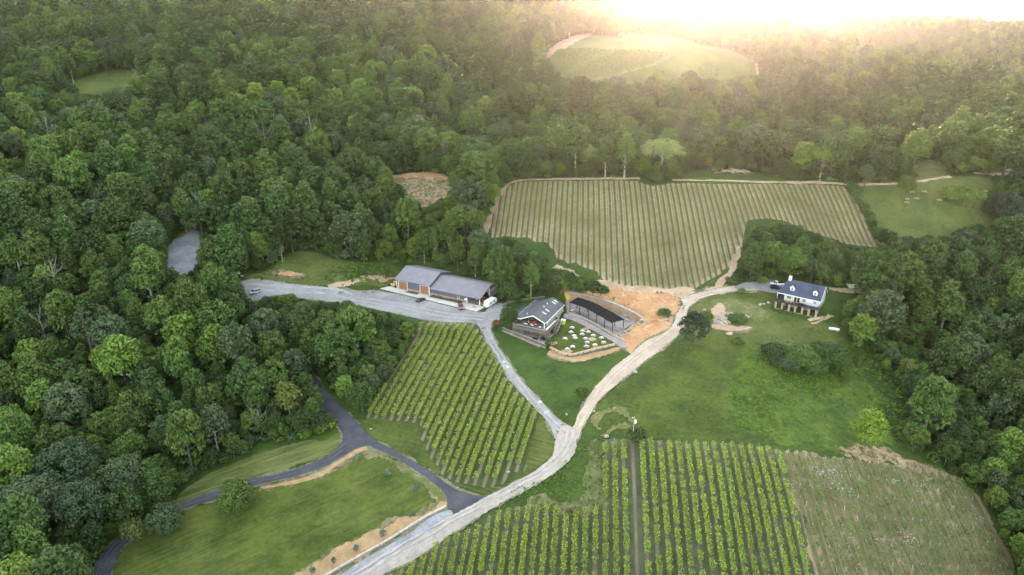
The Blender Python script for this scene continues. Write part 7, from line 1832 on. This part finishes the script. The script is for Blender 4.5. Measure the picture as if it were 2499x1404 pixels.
def utility_pole():
    q = g(1543, 1080); e = empty('utility_pole', q, 0, 'weathered utility pole with a white transformer above the front vineyard', 'pole')
    P(MB().tube([(0, 0, -0.5), (0.05, 0, 4), (0.12, 0, 9.2)], [0.17, 0.15, 0.12], 10), 'pole_shaft', flat('grey_pole_wood', (0.30, 0.28, 0.27), 0.9), e)
    t = P(MB().lathe((0.52, 0, 6.9), [(0.27, 0), (0.3, 0.1), (0.3, 1.0), (0.22, 1.15)], 14), 'transformer', M_WHITEP, e); P(MB().lathe((0.52, 0, 8.05), [(0.05, 0), (0.08, 0.1), (0.04, 0.3)], 8), 'bushing', M_GREYMETAL, t)
    P(MB().box((0.3, 0, 7.6), (0.3, 0.1, 0.12)), 'bracket', M_GREYMETAL, e)
    i_ = MB().bar((0.1, 0, 8.8), (-0.45, 0, 8.75), 0.06); i_.lathe((-0.45, 0, 8.7), [(0.12, 0), (0.14, 0.12), (0.06, 0.3)], 8); P(i_, 'insulator', M_WHITEP, e)
    P(MB().tube([(0.16, -0.12, 0), (0.2, -0.14, 6.9)], 0.025, 5), 'conduit', M_GREYMETAL, e)
utility_pole()
# low stone wall along the fresh gravel strip
sw = at(*np.array([(1090, 1240), (1034, 1268), (955, 1318), (876, 1363), (805, 1404), (745, 1440)], float).T)[:, :2]
zw = [zg(*p) for p in sw]
wall_strip('low_stone_wall', 'low rough white stone wall along the fresh blue gravel strip', sw[::-1], [z - 0.3 for z in zw[::-1]], [z + 0.65 for z in zw[::-1]], 0.5, mottled('rough_pale_stone', (0.30, 0.25, 0.2), (0.52, 0.47, 0.42), None, (1.0, 4.0)), None, 0.05, rough=0.12)

def brush_pile():
    q = g(1401, 1250); e = empty('brush_pile', q, 0, 'heap of brown brush and prunings at the head of the front vines', 'brush pile'); r = np.random.default_rng(31); m = MB()
    for i in range(90):
        p = Vector((r.normal(0, 1.0), r.normal(0, 0.9), abs(r.normal(0, 0.45)))); d = Vector((r.normal(), r.normal(), r.normal() * 0.4)).normalized() * r.uniform(0.4, 1.1)
        m.tube([p - d, p + d], [0.04, 0.025], 4)
    P(m, 'branches', mottled('brown_brush', (0.07, 0.035, 0.02), (0.18, 0.10, 0.06), None, (1.0, 5.0)), e)
brush_pile()
# ------------------------------------------------------------------ haze
def build_haze():
    m = bpy.data.materials.new('haze_air'); m.use_nodes = True; nt = m.node_tree
    nt.nodes.remove(nt.nodes['Principled BSDF'])
    v = N(nt, 'ShaderNodeVolumePrincipled')
    v.inputs['Color'].default_value = (0.93, 0.95, 1.0, 1); v.inputs['Density'].default_value = HAZE_DENSITY
    v.inputs['Anisotropy'].default_value = HAZE_G
    nt.links.new(v.outputs[0], nt.nodes['Material Output'].inputs['Volume'])
    b = MB().span((float(xs[0]) - 30, float(ys[0]) - 60, float(GZ.min()) - 1.0), (float(xs[-1]) + 30, float(ys[-1]) + 30, 150.0))
    tag(b.build('haze', m), 'thin pale evening haze in the air over the valley', None, None, 'stuff')
HAZE_G = 0.925
if HAZE_DENSITY > 0: build_haze()
